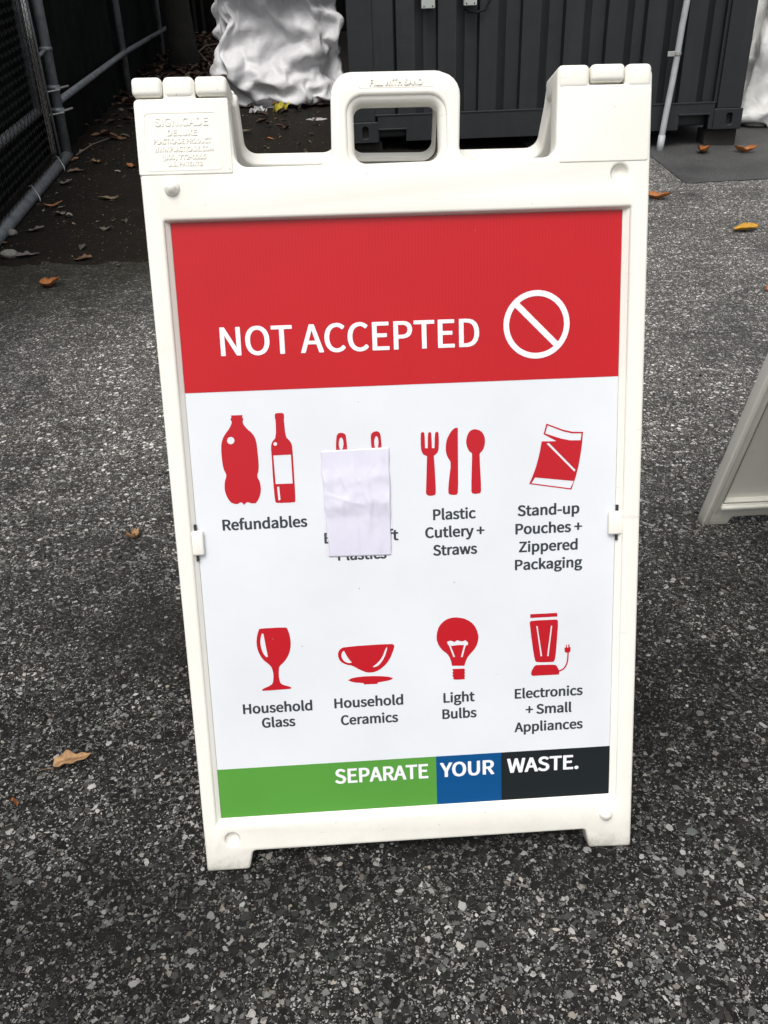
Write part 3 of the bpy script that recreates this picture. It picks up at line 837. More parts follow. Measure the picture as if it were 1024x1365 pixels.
0,-19,-4,1,-16,-5,5,-15,-4,5,-18,8,4,-14,-10,0,-17,-8,5,-24,-8,3,-18,-9,6,-23,-2,5,-19,-5,5,-3,-15,-106,432,35,1,-7,18,8,-1,21,-9,14,18,4,-16,6,5,-18,
-1,2,-19,0,5,-20,-8,-8,-11,-19,-10,-6,-13,-2,-7,-16,1,-1,21,-5,-9,14,1,-17,10,1,-21,-1,8,-21,6,12,-13,0,17,-2,-6,-2,-26,4,15,-19,-4,-1,-16,-20,9,-18,
-9,5,-14,12,8,-16,-1,-4,-12,-12,3,-19,-4,1,-20,3,0,-26,-11,1,-25,-11,5,-19,-3,8,-15,-7,4,-16,-9,4,-2,-15,-106,436,47,7,0,17,4,-12,16,-9,14,11,3,-13,8,
2,-19,1,2,-19,-8,8,-16,-11,8,6,-17,-10,-3,-11,-8,-18,12,-13,-15,3,3,-17,0,13,-15,-1,15,-10,-2,-5,-19,2,5,-17,1,15,-10,-1,-1,-21,7,11,-20,-2,0,-25,3,3,
-11,-19,13,-12,-2,3,-18,6,-2,-17,7,-4,-15,-12,2,-25,-9,1,-24,-8,1,-19,-5,4,-19,-2,8,-12,-9,4,-13,-8,4,-1,-14,-103,439,57,5,0,17,18,5,3,-6,-16,-4,2,
-15,7,-8,-16,2,12,-3,-10,18,-8,-2,-20,-1,-6,-10,-12,-2,-6,-19,-4,0,-16,-11,9,-19,-3,17,-12,-1,8,-19,3,5,-14,1,3,-15,2,-5,-17,5,5,-18,3,4,-24,0,6,-19,
-2,-2,-19,8,7,-6,-18,-3,-19,7,-1,-19,3,-3,-22,4,3,-23,-14,5,-23,1,3,-16,-7,4,-13,-7,7,-13,-7,2,-7,-13,4,8,-11,-90,447,64,8,0,18,8,-14,6,-6,-14,-8,5,
-7,-11,1,-15,-4,14,3,0,3,-15,-7,3,-12,-16,-17,-10,0,-7,-20,-3,15,-12,-5,4,-18,-5,5,-18,-4,0,-19,0,2,-17,3,4,-19,5,1,-18,1,2,-16,4,1,-21,4,7,-16,-2,1,
-19,3,-3,-19,1,7,-17,-12,1,-22,5,-3,-18,5,-9,-19,10,4,-20,-3,4,-11,-6,3,-14,-4,6,-5,-18,16,4,-2,-4,7,-13,-89,430,67,10,-8,15,8,-18,2,7,-9,2,6,-5,-9,
-13,3,-11,7,-7,-15,-1,-18,-10,1,-12,-13,4,-14,-16,-3,-15,-2,-6,-17,7,8,-17,-5,5,-20,0,0,-18,0,-1,-16,5,6,-20,2,3,-19,3,2,-17,2,5,-17,1,3,-18,-1,1,-21,
-2,-1,-19,-2,-2,-16,6,1,-19,15,-4,-21,-1,-5,-21,-9,4,-17,6,5,-10,3,5,-10,-12,17,8,-11,15,3,4,-6,9,-14,-89,406,68,10,-12,8,10,-8,-13,-2,-9,7,7,-12,2,
-7,-1,-13,3,-8,-15,-6,-7,-20,-1,-19,-6,-1,-6,-16,-1,-18,-3,-1,-21,-3,4,-16,0,7,-19,0,0,-17,7,0,-15,7,6,-17,6,5,-18,6,1,-21,0,2,-15,-1,0,-17,2,0,-23,
-1,-1,-19,-2,3,-14,16,-3,-21,6,-6,-14,-11,0,-19,-6,4,-20,6,5,-12,-4,18,5,-4,17,7,1,19,9,-3,2,7,-17,-102,380,75,4,-6,-11,7,-7,-8,5,-13,-3,1,-15,4,9,
-10,-8,-15,2,-14,-4,-12,-15,-6,-4,-17,5,-19,10,7,-18,4,-7,-14,-6,4,-17,-2,3,-18,-2,12,-9,12,0,-17,4,-1,-16,4,1,-21,-1,1,-22,-1,2,-17,2,-4,-17,-6,0,
-21,-5,0,-14,12,-2,-20,10,-2,-20,5,4,-17,0,5,-18,-6,-3,-15,-15,13,-2,-10,22,5,-4,14,13,1,13,10,10,-3,1,-17,-79,350,75,10,-2,-9,-7,-6,-2,-2,-11,-5,-5,
-14,-9,12,-15,-2,-12,1,-22,-13,1,-13,-1,-13,-13,7,-18,1,3,-17,10,4,-8,15,11,-16,-1,-11,-12,-4,10,-11,8,-4,-21,-3,-2,-20,4,5,-17,5,0,-19,-4,2,-19,1,-3,
-19,-6,-6,-20,-9,-3,-16,8,4,-22,-1,4,-20,5,-1,-11,12,3,-15,-11,13,1,-17,9,-7,-13,18,8,10,17,13,2,16,12,2,9,0,-15,-83,318,73,16,0,1,-5,-8,-7,-6,-12,-2,
-9,-14,-5,-6,7,-19,-9,-15,-11,-14,3,-12,-2,-12,-13,6,-19,-4,1,-13,14,4,-11,11,9,-15,-4,-2,-1,16,7,-16,5,-8,-23,-6,-3,-22,-1,4,-16,-1,-1,-18,9,2,-19,
-3,-5,-18,-10,-2,-21,-8,-1,-17,-2,1,-18,5,7,-16,9,-1,-19,0,3,-9,-16,12,-1,-15,17,6,3,15,10,10,21,12,2,15,-3,-14,7,-7,-11,-72,318,89,13,2,5,-9,-11,-5,
-7,-9,-3,-10,3,-13,-11,-4,-16,-9,-6,-16,-10,-16,-9,-3,-8,-18,13,-15,5,-9,-18,2,9,-11,1,2,-15,5,4,-7,12,3,-9,20,-10,-21,-5,2,-20,0,3,-18,-1,-6,-19,-5,
0,-16,7,-4,-19,-6,-1,-17,-12,-1,-16,-8,1,-16,6,4,-17,6,4,-16,-12,7,-6,-16,18,4,6,16,6,5,13,10,2,15,-11,-11,17,-6,-7,8,-1,-13,-65,341,98,0,-11,8,-6,
-15,-1,-9,-4,-9,-6,-12,-7,-10,-2,-15,-11,3,-16,-10,-10,-18,-1,-19,-9,15,-9,8,-2,-22,2,7,-14,-3,-8,-13,-2,2,0,14,0,-16,17,-2,-21,4,-1,-19,-2,0,-20,-3,
-5,-19,-5,-2,-18,-5,-1,-17,6,-2,-18,-8,-2,-15,-11,-1,-13,-9,17,-3,-3,2,-15,-10,13,-4,-12,20,6,7,9,2,11,13,-5,-8,18,2,-2,17,-4,-3,0,-13,-9,-67,342,98,
-1,-16,9,-6,-14,-2,-10,-5,-10,-6,-14,-4,-9,-3,-13,-11,6,-16,-10,-9,-15,10,-20,-2,9,-18,1,-5,-13,-18,4,-14,4,-1,-10,12,5,-14,-7,5,-14,14,-16,-11,12,-4,
-21,6,1,-20,-2,-2,-19,-2,-1,-18,-5,-5,-13,-6,-2,-13,-12,1,-12,-14,17,-1,-3,1,-8,-15,12,-12,-10,16,-3,-5,10,4,14,15,-3,-1,14,-6,-5,13,-8,-4,13,-5,-1,
-3,-12,7,-88,403,-678,-5,-15,-2,-3,-15,1,-9,-12,10,-3,-10,-10,0,-15,-1,-2,-18,8,-14,-1,5,-9,-15,-1,-9,-8,-13,-7,-10,12,-12,-11,1,-11,-14,-1,-6,-14,-5,
-17,-3,7,-9,-10,-13,0,-15,1,2,-18,5,3,-11,13,-1,-8,-13,21,2,0,15,-7,9,8,-15,-7,8,-10,-9,5,-14,2,2,-19,-3,-14,-17,1,12,-14,0,15,-3,9,-18,-6,-9,17,-1,0,
16,-9,0,15,-11,8,26,348,-6,-5,-16,1,-5,-13,6,-6,-14,7,-12,-9,1,3,-11,-6,-6,-14,10,-5,-14,-4,-9,-14,-6,-12,-12,-11,-14,-10,-1,-8,-15,8,-8,-13,9,-14,-8,
8,-7,-5,-14,-17,-3,6,-6,-15,3,11,-14,-2,8,-14,-1,-4,-2,-17,11,-19,5,17,9,-2,15,-4,-2,48,-103,14,7,0,-14,24,337,13,-13,-10,-1,-8,-13,5,1,-13,9,1,-18,
-2,0,-20,-2,-4,-11,-10,-4,-12,-4,-16,-4,-8,-3,-22,0,-82,-50,0,12,-8,11,-9,-11,14,9,-6,-15,-8,-13,-8,18,-8,-2,-16,-15,-1,98,-119,0,19,363,22,-6,-14,4,
1,-14,3,5,-14,-1,0,-19,-8,-11,-16,-15,7,-12,-4,-116,-113,0,12,3,13,4,-20,6,-2,2,-19,119,214,20,-3,-10,9,-4,-6,-13,-2,-17,-7,2,-20,-9,2,-22,0,19,72,21,
-10,-3,-8,5,-10,12,1,-13,-12,-18,-3,-13,22,35,2,8,-12,4,5,-8,14,-7,-2,-15,-21,2,-5,1,-344,30,38,374,-30,0,-14,5,3,-10,12,-4,-9,-13,-11,-347,5,-1,16,5,
7,-9,14,23,381,-23,-9,-10,9,0,-12,-7,-41,-179,-10,16,-3,0,11,4,10,8,-199,-8,4,15,2,5,14,7,-1,-13,5,3,6,13,9,386,-12,2,-20,-2,1,-5,-12,-4,-13,0,-50,
-158,-3,14,-3,6,-1,-14,-5,34,-217,8,4,13,-6,4,15,3,6,18,-4,1,1,15,2,-14,-3,-5,396,-14,7,-16,3,6,-14,0,-4,-16,0,-13,-5,5,-13,8,6,7,-14,-7,-34,-135,-8,
5,-17,-4,-2,13,9,46,-240,-1,9,13,0,6,19,0,5,16,3,4,0,14,5,-15,-6,-5,363,-12,-10,-3,13,-16,8,1,-6,-13,16,0,-19,-4,-6,5,-16,32,-376,-9,10,15,0,7,16,0,5,
14,3,6,1,14,6,-15,-4,-18,379,-7,-16,0,-3,-2,-12,17,-6,-12,12,0,-14,-13,-8,4,-18,31,-378,5,10,15,-6,7,13,0,5,15,4,5,8,11,1,-13,9,-29,420,-25,-1,-63,4,
3,15,11,-2,-19,4,-11,-13,8,-9,9,-11,2,-5,-15,31,-393,0,11,14,0,8,13,0,5,17,1,5,12,11,3,-3,15,-29,402,-28,-6,-14,0,7,-18,3,3,-5,17,-5,-16,6,-10,-9,-11,
-10,-1,-13,77,-319,-1,-13,-13,-1,-11,11,14,15,-15,-5,16,12,-8,-42,-63,0,8,16,0,7,14,0,7,10,8,4,9,16,-31,393,-21,-4,-16,-1,-1,-8,18,8,-14,-9,-15,-2,-4,
-1,-9,-4,-9,9,-4,41,-332,3,23,5,-2,-4,1,23,9,-21,4,0,-12,-20,-12,-27,9,4,-2,-16,1,8,14,6,16,0,-26,393,-14,-6,-16,4,-3,-9,13,-9,-7,13,4,-4,-17,-1,-4,
-13,31,-307,1,7,3,21,21,-15,8,5,-19,-11,-11,9,-19,-25,-22,2,17,0,-3,11,-16,3,-17,397,5,-9,-7,15,-9,-2,13,0,-13,-1,-1,-6,-15,1,0,-16,2,17,-3,17,-307,1,
14,-12,8,20,-14,5,-21,-1,9,11,-23,-24,-1,-9,18,-10,379,6,-10,-2,13,-4,-10,7,-4,-6,-12,2,-12,-8,-2,12,-8,8,-6,-15,12,-282,-1,15,-16,1,15,-16,0,0,-29,7,
-21,379,30,-5,-8,9,-3,-14,-1,-7,0,-15,6,-14,-9,-5,-1,-15,1,17,-6,23,23,51,-1,-15,2,-3,-7,-15,-6,3,-16,3,-8,-13,-2,-12,-10,-10,10,11,35,22,46,-1,-6,
-15,-2,-1,-13,0,0,-14,3,-15,-10,-14,7,-4,-13,10,3,48,8,39,3,-5,-13,-2,-7,-13,-6,-10,-13,-7,15,-3,-12,7,1,-3,-17,-2,85,-345,7,-9,9,9,-6,-7,-13,-20,-4,
-3,4,364,35,-2,-10,-18,-1,-10,-15,-6,17,1,-6,-13,-3,70,-354,1,-15,14,8,3,-10,9,-10,-1,-6,-12,-5,10,-15,-5,-7,19,5,-4,-20,-6,-7,-3,-20,-4,9,372,30,-2,
-12,-17,-3,-10,-12,42,-304,0,0,-3,22,-14,-2,-2,-2,-10,6,-8,11,-1,-10,-14,4,1,-14,-8,12,9,-17,1,-16,-4,-6,369,8,7,-12,-9,25,-313,18,-20,2,-5,-4,-3,19,
11,-11,-2,-10,2,8,-4,-15,4,1,-15,-8,10,11,-15,2,-4,-16,4,343,6,20,-311,-8,-15,12,11,0,-10,18,-9,-1,15,1,-11,6,2,-13,-4,-1,-4,-17,9,-16,-4,-7,-6,-11,
10,359,12,24,-296,-26,-12,9,13,-2,-8,17,-6,-16,3,-2,-4,14,0,-16,-2,-1,-7,-16,0,-4,-15,5,-10,5,8,344,2,3,-4,-13,14,-1,-4,14,10,-4,5,-17,-1,-24,-258,6,
2,-5,16,-1,-15,-1,-9,-1,15,0,-12,10,-2,-16,-3,-3,-8,-15,-2,-9,-8,0,-6,-11,16,350,2,12,-3,-1,6,-8,11,8,-4,-11,16,-4,-10,-15,6,0,-14,-251,4,-6,-16,3,2,
-4,15,-1,-15,3,4,-8,13,-1,-15,-1,-4,-12,-8,-12,2,-8,0,-15,-5,18,358,5,4,-12,7,8,4,-13,6,-2,-12,0,-14,12,10,-12,-8,14,-9,-7,-23,-223,0,-8,-3,14,-2,-13,
-10,-9,-12,5,5,0,14,6,-14,-2,-16,-7,-2,10,-9,8,-5,-11,-11,0,-15,0,17,353,1,4,-12,8,5,-8,-8,9,4,-11,-2,-13,3,-1,-12,12,-3,-12,-13,-9,-16,-8,-3,-14,3,
-1,-13,11,-5,9,-14,-11,-89,25,3,3,-18,-1,-17,-3,2,-18,0,6,-19,-3,9,-16,-1,-8,-15,1,15,2,4,-9,-13,-3,2,-12,14,-4,-10,-12,4,2,14,-9,-13,-6,-10,-11,-7,
-3,-14,5,16,1,10,-5,-14,8,27,333,-19,6,-7,11,0,-16,2,7,4,-12,-3,-12,-7,0,-11,11,-6,-16,4,0,-9,-15,-3,-10,11,-5,-12,-13,-9,-7,8,-1,-13,-9,17,-8,1,-7,
-13,0,-17,2,0,-7,-10,14,-6,-12,11,-3,-20,-2,6,-16,0,7,-13,-2,-3,-17,0,4,-16,-4,11,-10,-8,-4,-18,6,12,4,-9,-7,-13,-6,8,-11,-1,-9,-10,4,0,-9,12,-9,-7,
-14,-6,-13,-1,1,-11,9,13,0,12,-3,-28,-4,-12,-2,9,-11,-3,13,-13,-13,-10,-2,-10,-10,-9,-1,-9,-21,4,4,-7,9,-14,-21,2,2,4,3,21,-16,18,5,-16,-3,-19,-17,6,
10,0,-23,6,-12,20,-9,-17,-21,-2,-16,-4,20,-24,-3,-3,-14,2,-12,-21,-8,-2,-10,9,13,-14,-5,7,-21,10,-2,-16,10,-20,-20,3,19,-18,-3,-17,-31,-10,2,14,-6,
-19,-16,14,-1,-17,2,8,-17,-9,-6,-20,-8,8,7,14,15,434,-8,-3,-17,-5,0,-6,-2,14,-17,-2,12,-12,-5,-9,-1,-10,-10,-11,-8,-13,-15,10,-14,-13,7,6,-23,6,-2,5,
0,21,-14,15,7,-17,0,-2,2,-1,-25,-19,-11,15,-20,-16,4,-25,-5,-3,-22,4,-10,-20,-2,9,-12,4,19,-18,1,5,-7,-8,-13,-17,9,9,-19,10,-20,-26,15,-7,-16,-3,19,
-7,-11,-25,-14,-17,2,-18,7,-4,-13,0,6,-15,5,15,-10,10,15,-3,13,12,455,-28,-33,-20,-5,4,-18,-2,3,-18,4,9,-3,4,14,-15,-1,-4,-9,-3,-12,-16,-14,-12,-4,-7,
-17,-8,16,5,-21,6,-10,0,-1,17,-17,-5,8,-10,-2,-22,-18,-4,13,-23,-6,-10,-24,-5,3,-24,-1,12,-16,1,15,-17,4,13,-13,4,11,-7,13,-9,-14,-16,-5,-23,5,-15,
-23,14,-9,8,23,14,-25,-8,0,-20,2,-6,-17,-3,3,-11,-2,7,-6,15,9,-5,8,14,-6,1,19,452,-46,-44,-21,-6,0,-20,-3,2,-20,-3,4,-12,2,12,-15,6,1,-16,5,-7,8,-17,
-1,-4,-11,-16,-17,-1,-12,-6,19,0,-11,-12,-16,-22,-1,-4,-19,-6,-2,-22,-9,15,-22,3,8,-18,5,11,-14,7,14,-19,10,14,-12,17,8,-11,6,6,-17,3,-3,-22,-15,-6,
-17,8,-17,-24,-11,-7,-13,25,3,1,17,15,-19,-9,1,-14,7,0,-10,5,5,-9,4,14,-6,-15,15,-16,-4,9,459,-2,-57,-15,-8,0,-21,-6,4,-13,-14,11,-12,14,-3,-16,5,5,
-19,2,4,-13,-11,-4,-2,-20,-1,-1,-18,-4,-18,5,-6,-6,-12,-15,-24,4,-4,-15,14,-6,-21,-5,12,-18,15,2,-20,9,4,-13,5,15,-15,3,21,-17,1,13,-15,2,5,-17,3,0,
-21,2,-11,-21,-2,-13,-11,-26,-7,-20,20,1,-19,11,-1,3,12,21,-14,8,4,-11,2,8,-13,-2,10,-16,-9,11,-13,-11,9,465,22,-62,-14,-8,-2,-13,-5,7,-3,-18,7,-22,7,
-4,-19,-4,5,-16,-9,2,-18,0,3,-17,-7,-4,-7,-15,-5,6,-15,5,-14,10,-14,-18,10,-7,-16,7,-4,-21,6,7,-24,1,6,-11,-15,0,-18,-5,10,-16,4,20,-17,1,8,-13,2,5,
-17,5,4,-23,11,-4,-26,2,-16,-18,-8,-9,-17,-20,-11,-17,13,2,-7,19,19,-15,9,2,-3,0,14,-9,-3,18,-12,2,11,-12,3,9,473,31,-51,-15,-7,-5,-12,-9,2,-4,-17,4,
-21,-1,3,-12,-16,0,-17,-4,5,-18,-2,4,-22,-3,-2,-10,11,-12,-14,-11,-5,-8,-13,5,-8,16,-5,-19,0,-1,-22,-2,0,-13,-15,-5,-19,-9,5,-19,3,12,-19,-9,9,-17,1,
6,-13,2,3,-19,3,-1,-20,11,-1,-24,17,4,-8,-16,-12,-25,-7,-13,-29,-1,-7,-14,12,3,-12,8,14,2,-1,17,-14,6,5,-15,5,8,-15,-1,15,477,65,-30,3,-15,4,-6,-15,
-2,-8,-10,2,-15,-9,3,-17,4,-11,-20,0,-7,-20,0,2,-17,-1,8,-17,-5,5,-4,-18,-3,-18,3,-5,-20,-6,-2,-10,-21,-3,-18,-5,-4,-19,-2,0,-15,11,10,-14,-12,10,-18,
14,0,-19,4,8,-14,0,4,-14,-4,3,-17,-10,-3,-29,6,-4,-9,21,-6,-28,-2,-8,-26,-5,-9,-21,-11,8,-6,-14,-5,-16,10,9,-15,7,13,-4,2,17,14,10,1,441,97,-7,-3,-13,
-1,-3,-11,-12,-6,-14,-8,-15,-11,1,-14,-9,13,-8,7,-15,-6,-13,6,-19,-7,12,-15,-9,3,-17,-10,3,-18,-8,-4,-17,-7,-4,-22,0,-6,-14,8,-9,-4,-18,10,-21,3,10,
-15,11,-5,-22,3,12,-15,4,4,-14,-1,6,-16,-5,3,-18,-14,-1,-21,13,-6,-24,12,-3,-24,-4,-9,-24,-11,-8,-7,-25,-1,-20,-6,4,-18,4,7,-9,8,13,17,3,-1,9,8,13,
397,133,-9,-5,-12,-5,-3,-18,-4,14,-10,-1,2,-14,0,-19,2,0,-17,-2,-1,-4,-17,4,-16,6,-5,-20,-7,1,-18,-11,0,-15,-8,6,-18,-1,-8,-20,-2,-3,-18,-11,6,-5,-20,
12,-13,17,-7,-20,11,3,-13,-2,13,-13,-3,5,-13,-3,4,-17,-8,2,-24,-8,1,-28,-7,1,-20,15,-1,-29,-2,-7,2,-18,-10,-26,0,-1,-7,-19,4,-18,8,7,-7,-12,5,-10,16,
0,4,12,7,432,116,-1,-12,-9,-3,-13,-2,-3,-8,-10,-2,2,-18,-3,5,-17,-1,-18,0,1,-19,4,4,-7,13,-11,-20,-6,-1,-19,-6,-1,-14,-3,3,-20,-10,0,-5,-18,2,-15,-17,
6,-20,-2,16,-20,7,0,-18,14,0,-11,17,-4,-16,-2,1,-12,-6,2,-15,-6,3,-28,-4,-11,-15,-12,14,-22,-10,11,-4,9,-24,-27,-6,7,-11,-25,4,-18,-13,5,-20,0,8,-19,
0,3,-11,12,-3,13,9,8,432,110,4,11,-6,-6,-4,-8,-11,-16,-3,0,-11,-5,3,12,-9,-2,-17,0,-1,-16,1,-1,-17,-1,-3,-18,-8,-1,-24,-11,2,-13,-15,-4,-21,0,11,-16,
-19,2,-19,3,6,-9,18,-4,-19,-4,10,-17,14,-4,-16,4,0,-9,7,-6,-19,-1,1,-21,-4,1,-14,-23,2,-22,13,-2,-24,-3,-4,-22,-8,2,7,-26,11,-23,-12,8,-25,-2,-5,-16,
7,-8,-10,-3,12,-14,0,9,-15,10,-4,473,84,7,-14,-9,-2,5,-9,-7,7,-7,-9,-14,-6,2,-17,-6,0,-3,-11,-13,-14,-4,2,-17,0,8,-22,2,9,-14,-13,-3,-17,-11,-2,-21,
-2,5,-29,3,7,-18,14,2,-9,19,4,-20,1,3,-12,13,-10,-12,5,3,-13,3,-2,-19,-10,3,-23,-9,2,-14,-19,1,-20,-3,-3,-24,3,0,-18,17,-6,-2,-18,16,-23,-10,5,-24,4,
-13,-19,-2,-4,-17,2,0,-14,-1,5,-8,3,9,494,57,15,-13,4,0,6,-12,-8,-4,-13,-5,-5,-14,-1,-10,-14,-4,-19,-1,-3,-15,-9,-1,-13,-10,-1,-22,-2,5,-22,-1,9,-16,
13,3,-21,-2,5,-18,9,3,-13,16,-1,-22,10,3,-13,14,-9,-17,8,0,-16,0,0,-14,-8,5,-20,-5,4,-13,-14,2,-19,-12,2,-25,2,-7,-19,-2,5,-20,5,-2,-16,17,-8,-14,-14,
15,-23,2,-10,-18,-1,0,-17,-5,7,-11,-5,2,-5,8,0,482,52,15,-2,-17,1,-13,0,-12,-6,-13,-1,0,-11,0,-3,-15,-1,-7,-19,-2,-18,-6,3,-17,-1,1,-17,17,0,-22,5,4,
-20,-7,10,-14,14,-2,-16,12,-1,-20,14,-2,-17,11,-4,-18,1,6,-17,-5,5,-15,-9,0,-20,6,1,-19,-10,1,-12,-14,6,-23,-2,3,-17,8,-5,-15,-4,4,-18,11,-5,-22,10,
-3,-21,4,-1,-21,-7,0,-16,-11,6,-14,1,-3,4,-15,-2,-14,-4,8,470,52,12,-11,3,-2,-11,-2,-5,-10,-13,-2,-2,-16,1,-4,-16,-1,4,-18,5,-20,3,-1,-13,-12,0,-16,
17,1,-22,2,7,-5,16,-3,-19,11,-1,-19,9,1,-16,8,-3,-20,-11,-1,-17,-6,2,-20,0,3,-21,10,-2,-13,-9,9,-15,-5,4,-21,2,-2,-23,-7,4,-17,10,-2,-11,-8,5,-20,5,0,
-20,11,-4,-16,-4,0,-21,2,3,-17,-2,1,-6,-17,-1,-5,-18,0,-10,-11,1,457,34,-7,-14,6,1,-16,7,2,-6,12,8,-6,-10,3,2,-16,2,6,-21,1,-18,-9,0,-19,5,4,-14,-9,
-1,-14,15,3,-16,7,-3,-20,-1,-5,-24,6,-3,-11,15,8,-16,14,2,-18,-8,3,-14,11,2,-16,3,0,-22,-3,-2,-17,-8,3,-17,7,2,-18,-6,3,-12,-14,-1,-14,6,5,-21,1,0,
-19,-10,-4,-17,4,5,-18,-10,-4,-19,2,2,-14,3,2,-4,-12,2,1,-13,2,454,36,-15,-8,11,-4,-12,8,1,-1,-13,6,-11,11,2,-5,-19,10,-16,-14,1,-16,-11,2,-6,-18,9,
-20,-2,-2,-19,0,-2,-23,4,1,-18,8,-4,-15,10,-1,-23,0,-3,-10,17,5,-5,15,10,-17,10,1,-21,-8,-2,-18,1,1,-15,10,5,-17,-14,2,-16,-11,-2,-16,-8,-1,-14,-4,3,
-18,-3,-1,-21,-2,-1,-16,-1,3,-22,1,-3,-8,18,2,-4,-10,0,-7,-6,0,-7,-11,5,456,47,-17,-17,5,2,-15,-6,5,-11,3,2,-6,-13,3,-16,14,1,-8,-19,8,2,-16,4,-18,-7,
4,-19,-2,-3,-18,-2,-1,-21,-7,6,-21,1,-1,-20,9,-5,-15,9,-3,-14,-14,4,-17,12,0,-12,11,7,-11,21,4,-19,-9,-1,-19,3,6,-14,8,-1,-18,-11,0,-16,-11,2,-14,0,1,
-15,-8,0,-19,6,-3,-16,-4,-1,-7,-15,-1,-2,17,-3,-9,-8,1,-8,-5,2,-8,9,-4,444,32,-5,-13,5,4,-14,0,7,-17,0,1,-13,-8,-4,-5,-16,0,-4,16,12,-16,-6,-9,-17,
-12,14,-16,-3,-1,-18,-5,1,-20,-9,6,-14,9,-8,-14,9,0,-20,-8,2,-25,-3,-4,-11,-10,9,-19,-2,1,-18,13,2,-1,14,13,-22,9,-2,-18,5,3,-18,0,0,-18,-4,-4,-14,
-13,0,-17,6,-3,-10,-14,5,-13,-10,-1,-16,-6,-2,-7,13,-2,-9,11,-5,2,-14,2,-9,3,-4,439,9,-7,-8,11,6,-16,-11,-1,-14,5,7,-11,8,5,-4,-20,-1,-20,-2,-4,-19,
11,2,-4,23,7,-14,-13,4,-20,-8,4,-25,3,-2,-16,-5,3,-10,13,-8,-21,-5,2,-18,-1,1,-18,-6,5,-19,-9,5,-15,-15,3,-20,6,-1,-6,12,18,-18,-6,-10,-11,11,9,-21,8,
1,-17,8,-4,-8,-15,-2,-17,4,0,-12,-10,-4,-14,-11,-3,3,12,-6,-12,4,-2,-16,3,-4,-3,-14,5,444,7,-2,-16,-1,0,-11,14,-2,-1,-12,10,-11,-1,10,-18,-8,2,-19,-8,
-8,-18,13,3,-2,26,4,-19,9,1,-22,-4,-3,-20,-8,3,-18,-3,0,-12,14,-4,-18,-5,2,-9,-20,4,-14,-10,3,-21,3,5,-20,-2,6,-5,-21,-1,-21,-11,3,-23,2,2,-23,10,3,
-16,6,-1,-15,6,-3,-12,18,11,-9,-16,-6,-11,9,1,4,-10,-9,-15,6,-4,-16,5,-3,-13,4,-5,-12,2,-3,449,25,-13,-16,-2,4,-6,-2,16,-9,3,-11,-18,-6,1,-16,-5,3,
-12,-3,9,-4,-17,19,-23,-1,-9,0,19,9,-25,8,-3,-21,7,-2,-19,-4,3,-8,-17,-11,-20,-6,0,-12,11,12,-17,-9,4,-11,-20,6,-18,4,10,-9,-18,4,-27,-4,-2,-11,21,1,
-16,9,2,-20,3,-2,-20,4,0,0,-21,2,-19,-4,5,-11,-5,-16,-13,-2,-4,-12,4,-2,-13,5,-1,-12,6,0,-12,4,-3,435,62,-39,-6,-3,16,-15,3,-4,-13,-1,6,-8,-8,10,4,
-13,9,-17,-3,12,-22,-7,6,-4,-22,-3,-26,3,3,-2,25,9,-19,-11,-6,-20,-11,-3,-16,8,-3,-12,-18,0,-14,12,8,-20,0,4,-17,-7,7,-2,-15,11,-19,-11,7,-28,2,3,-11,
18,0,-17,10,-2,-16,-10,1,-15,-1,0,-14,10,-2,-6,7,-18,-13,-15,3,-11,-11,3,-11,10,-6,-15,8,-6,-13,6,1,-10,6,-1,412,59,-51,-6,-2,16,-2,-8,7,3,-12,4,-9,
-2,13,-7,-12,14,-3,-20,7,-19,-10,3,-26,-7,6,-17,20,-6,-20,-16,-2,-12,17,8,-19,-3,-6,-13,-8,2,-6,-21,1,-18,6,7,-14,10,8,-17,-2,6,-20,-6,8,-11,-16,15,
-20,-1,1,-13,19,-3,-20,-4,-5,-13,13,0,-16,2,-4,1,11,-13,-16,0,-2,-11,-14,2,-15,-9,3,-13,5,-6,-19,-2,-4,-11,-5,3,-6,-8,-12,414,94,-47,7,-13,7,-3,-6,10,
-5,-6,14,-7,-7,14,-7,-13,11,-11,-12,7,-20,-11,10,-20,6,4,-28,1,-5,-8,-22,-7,-23,0,2,-15,8,1,-1,-16,-2,-17,-1,7,-16,2,4,-18,5,9,-15,10,8,-15,-13,8,-23,
9,2,-18,-3,1,-7,-17,1,-16,11,3,-17,12,-5,-4,14,-13,-13,11,-5,-17,-4,0,-16,-3,2,-15,-9,0,-12,-14,0,-9,-16,-6,-1,-11,-10,0,-6,-16,403,121,-35,-15,-5,4,
-7,-7,9,-6,-7,15,-13,-8,9,-1,-6,13,-4,-11,14,-7,-15,10,-22,-5,10,-8,-13,-18,-24,8,-2,-17,-3,8,-5,-17,1,-18,4,1,-17,2,4,-16,2,10,-21,-7,9,-19,0,5,-18,
10,5,-15,-1,7,-20,-3,-4,2,-19,-1,-16,9,3,-9,16,-15,-16,13,-6,-15,-7,-8,-14,0,3,-6,-6,-15,-10,-11,-10,-8,-11,-8,-7,-17,-1,-3,-14,8,-6,-14,-10,368,158,
-35,-11,-5,8,-7,-6,9,-10,-10,9,-7,-8,9,-8,-5,13,-7,-10,15,14,-8,4,-18,-4,-3,-16,-12,8,-2,-20,9,-21,-7,7,-20,-7,4,-18,4,4,-14,7,3,-20,3,6,-17,0,8,-19,
-6,8,-19,-8,4,-13,-13,3,1,3,-23,-14,11,9,-15,10,-1,-16,7,-6,-17,-2,-7,-6,-8,-14,-10,-5,-10,-8,-9,-8,-11,-13,-8,2,-2,-16,-9,-18,-12,-6,-17,2,-2,-14,6,
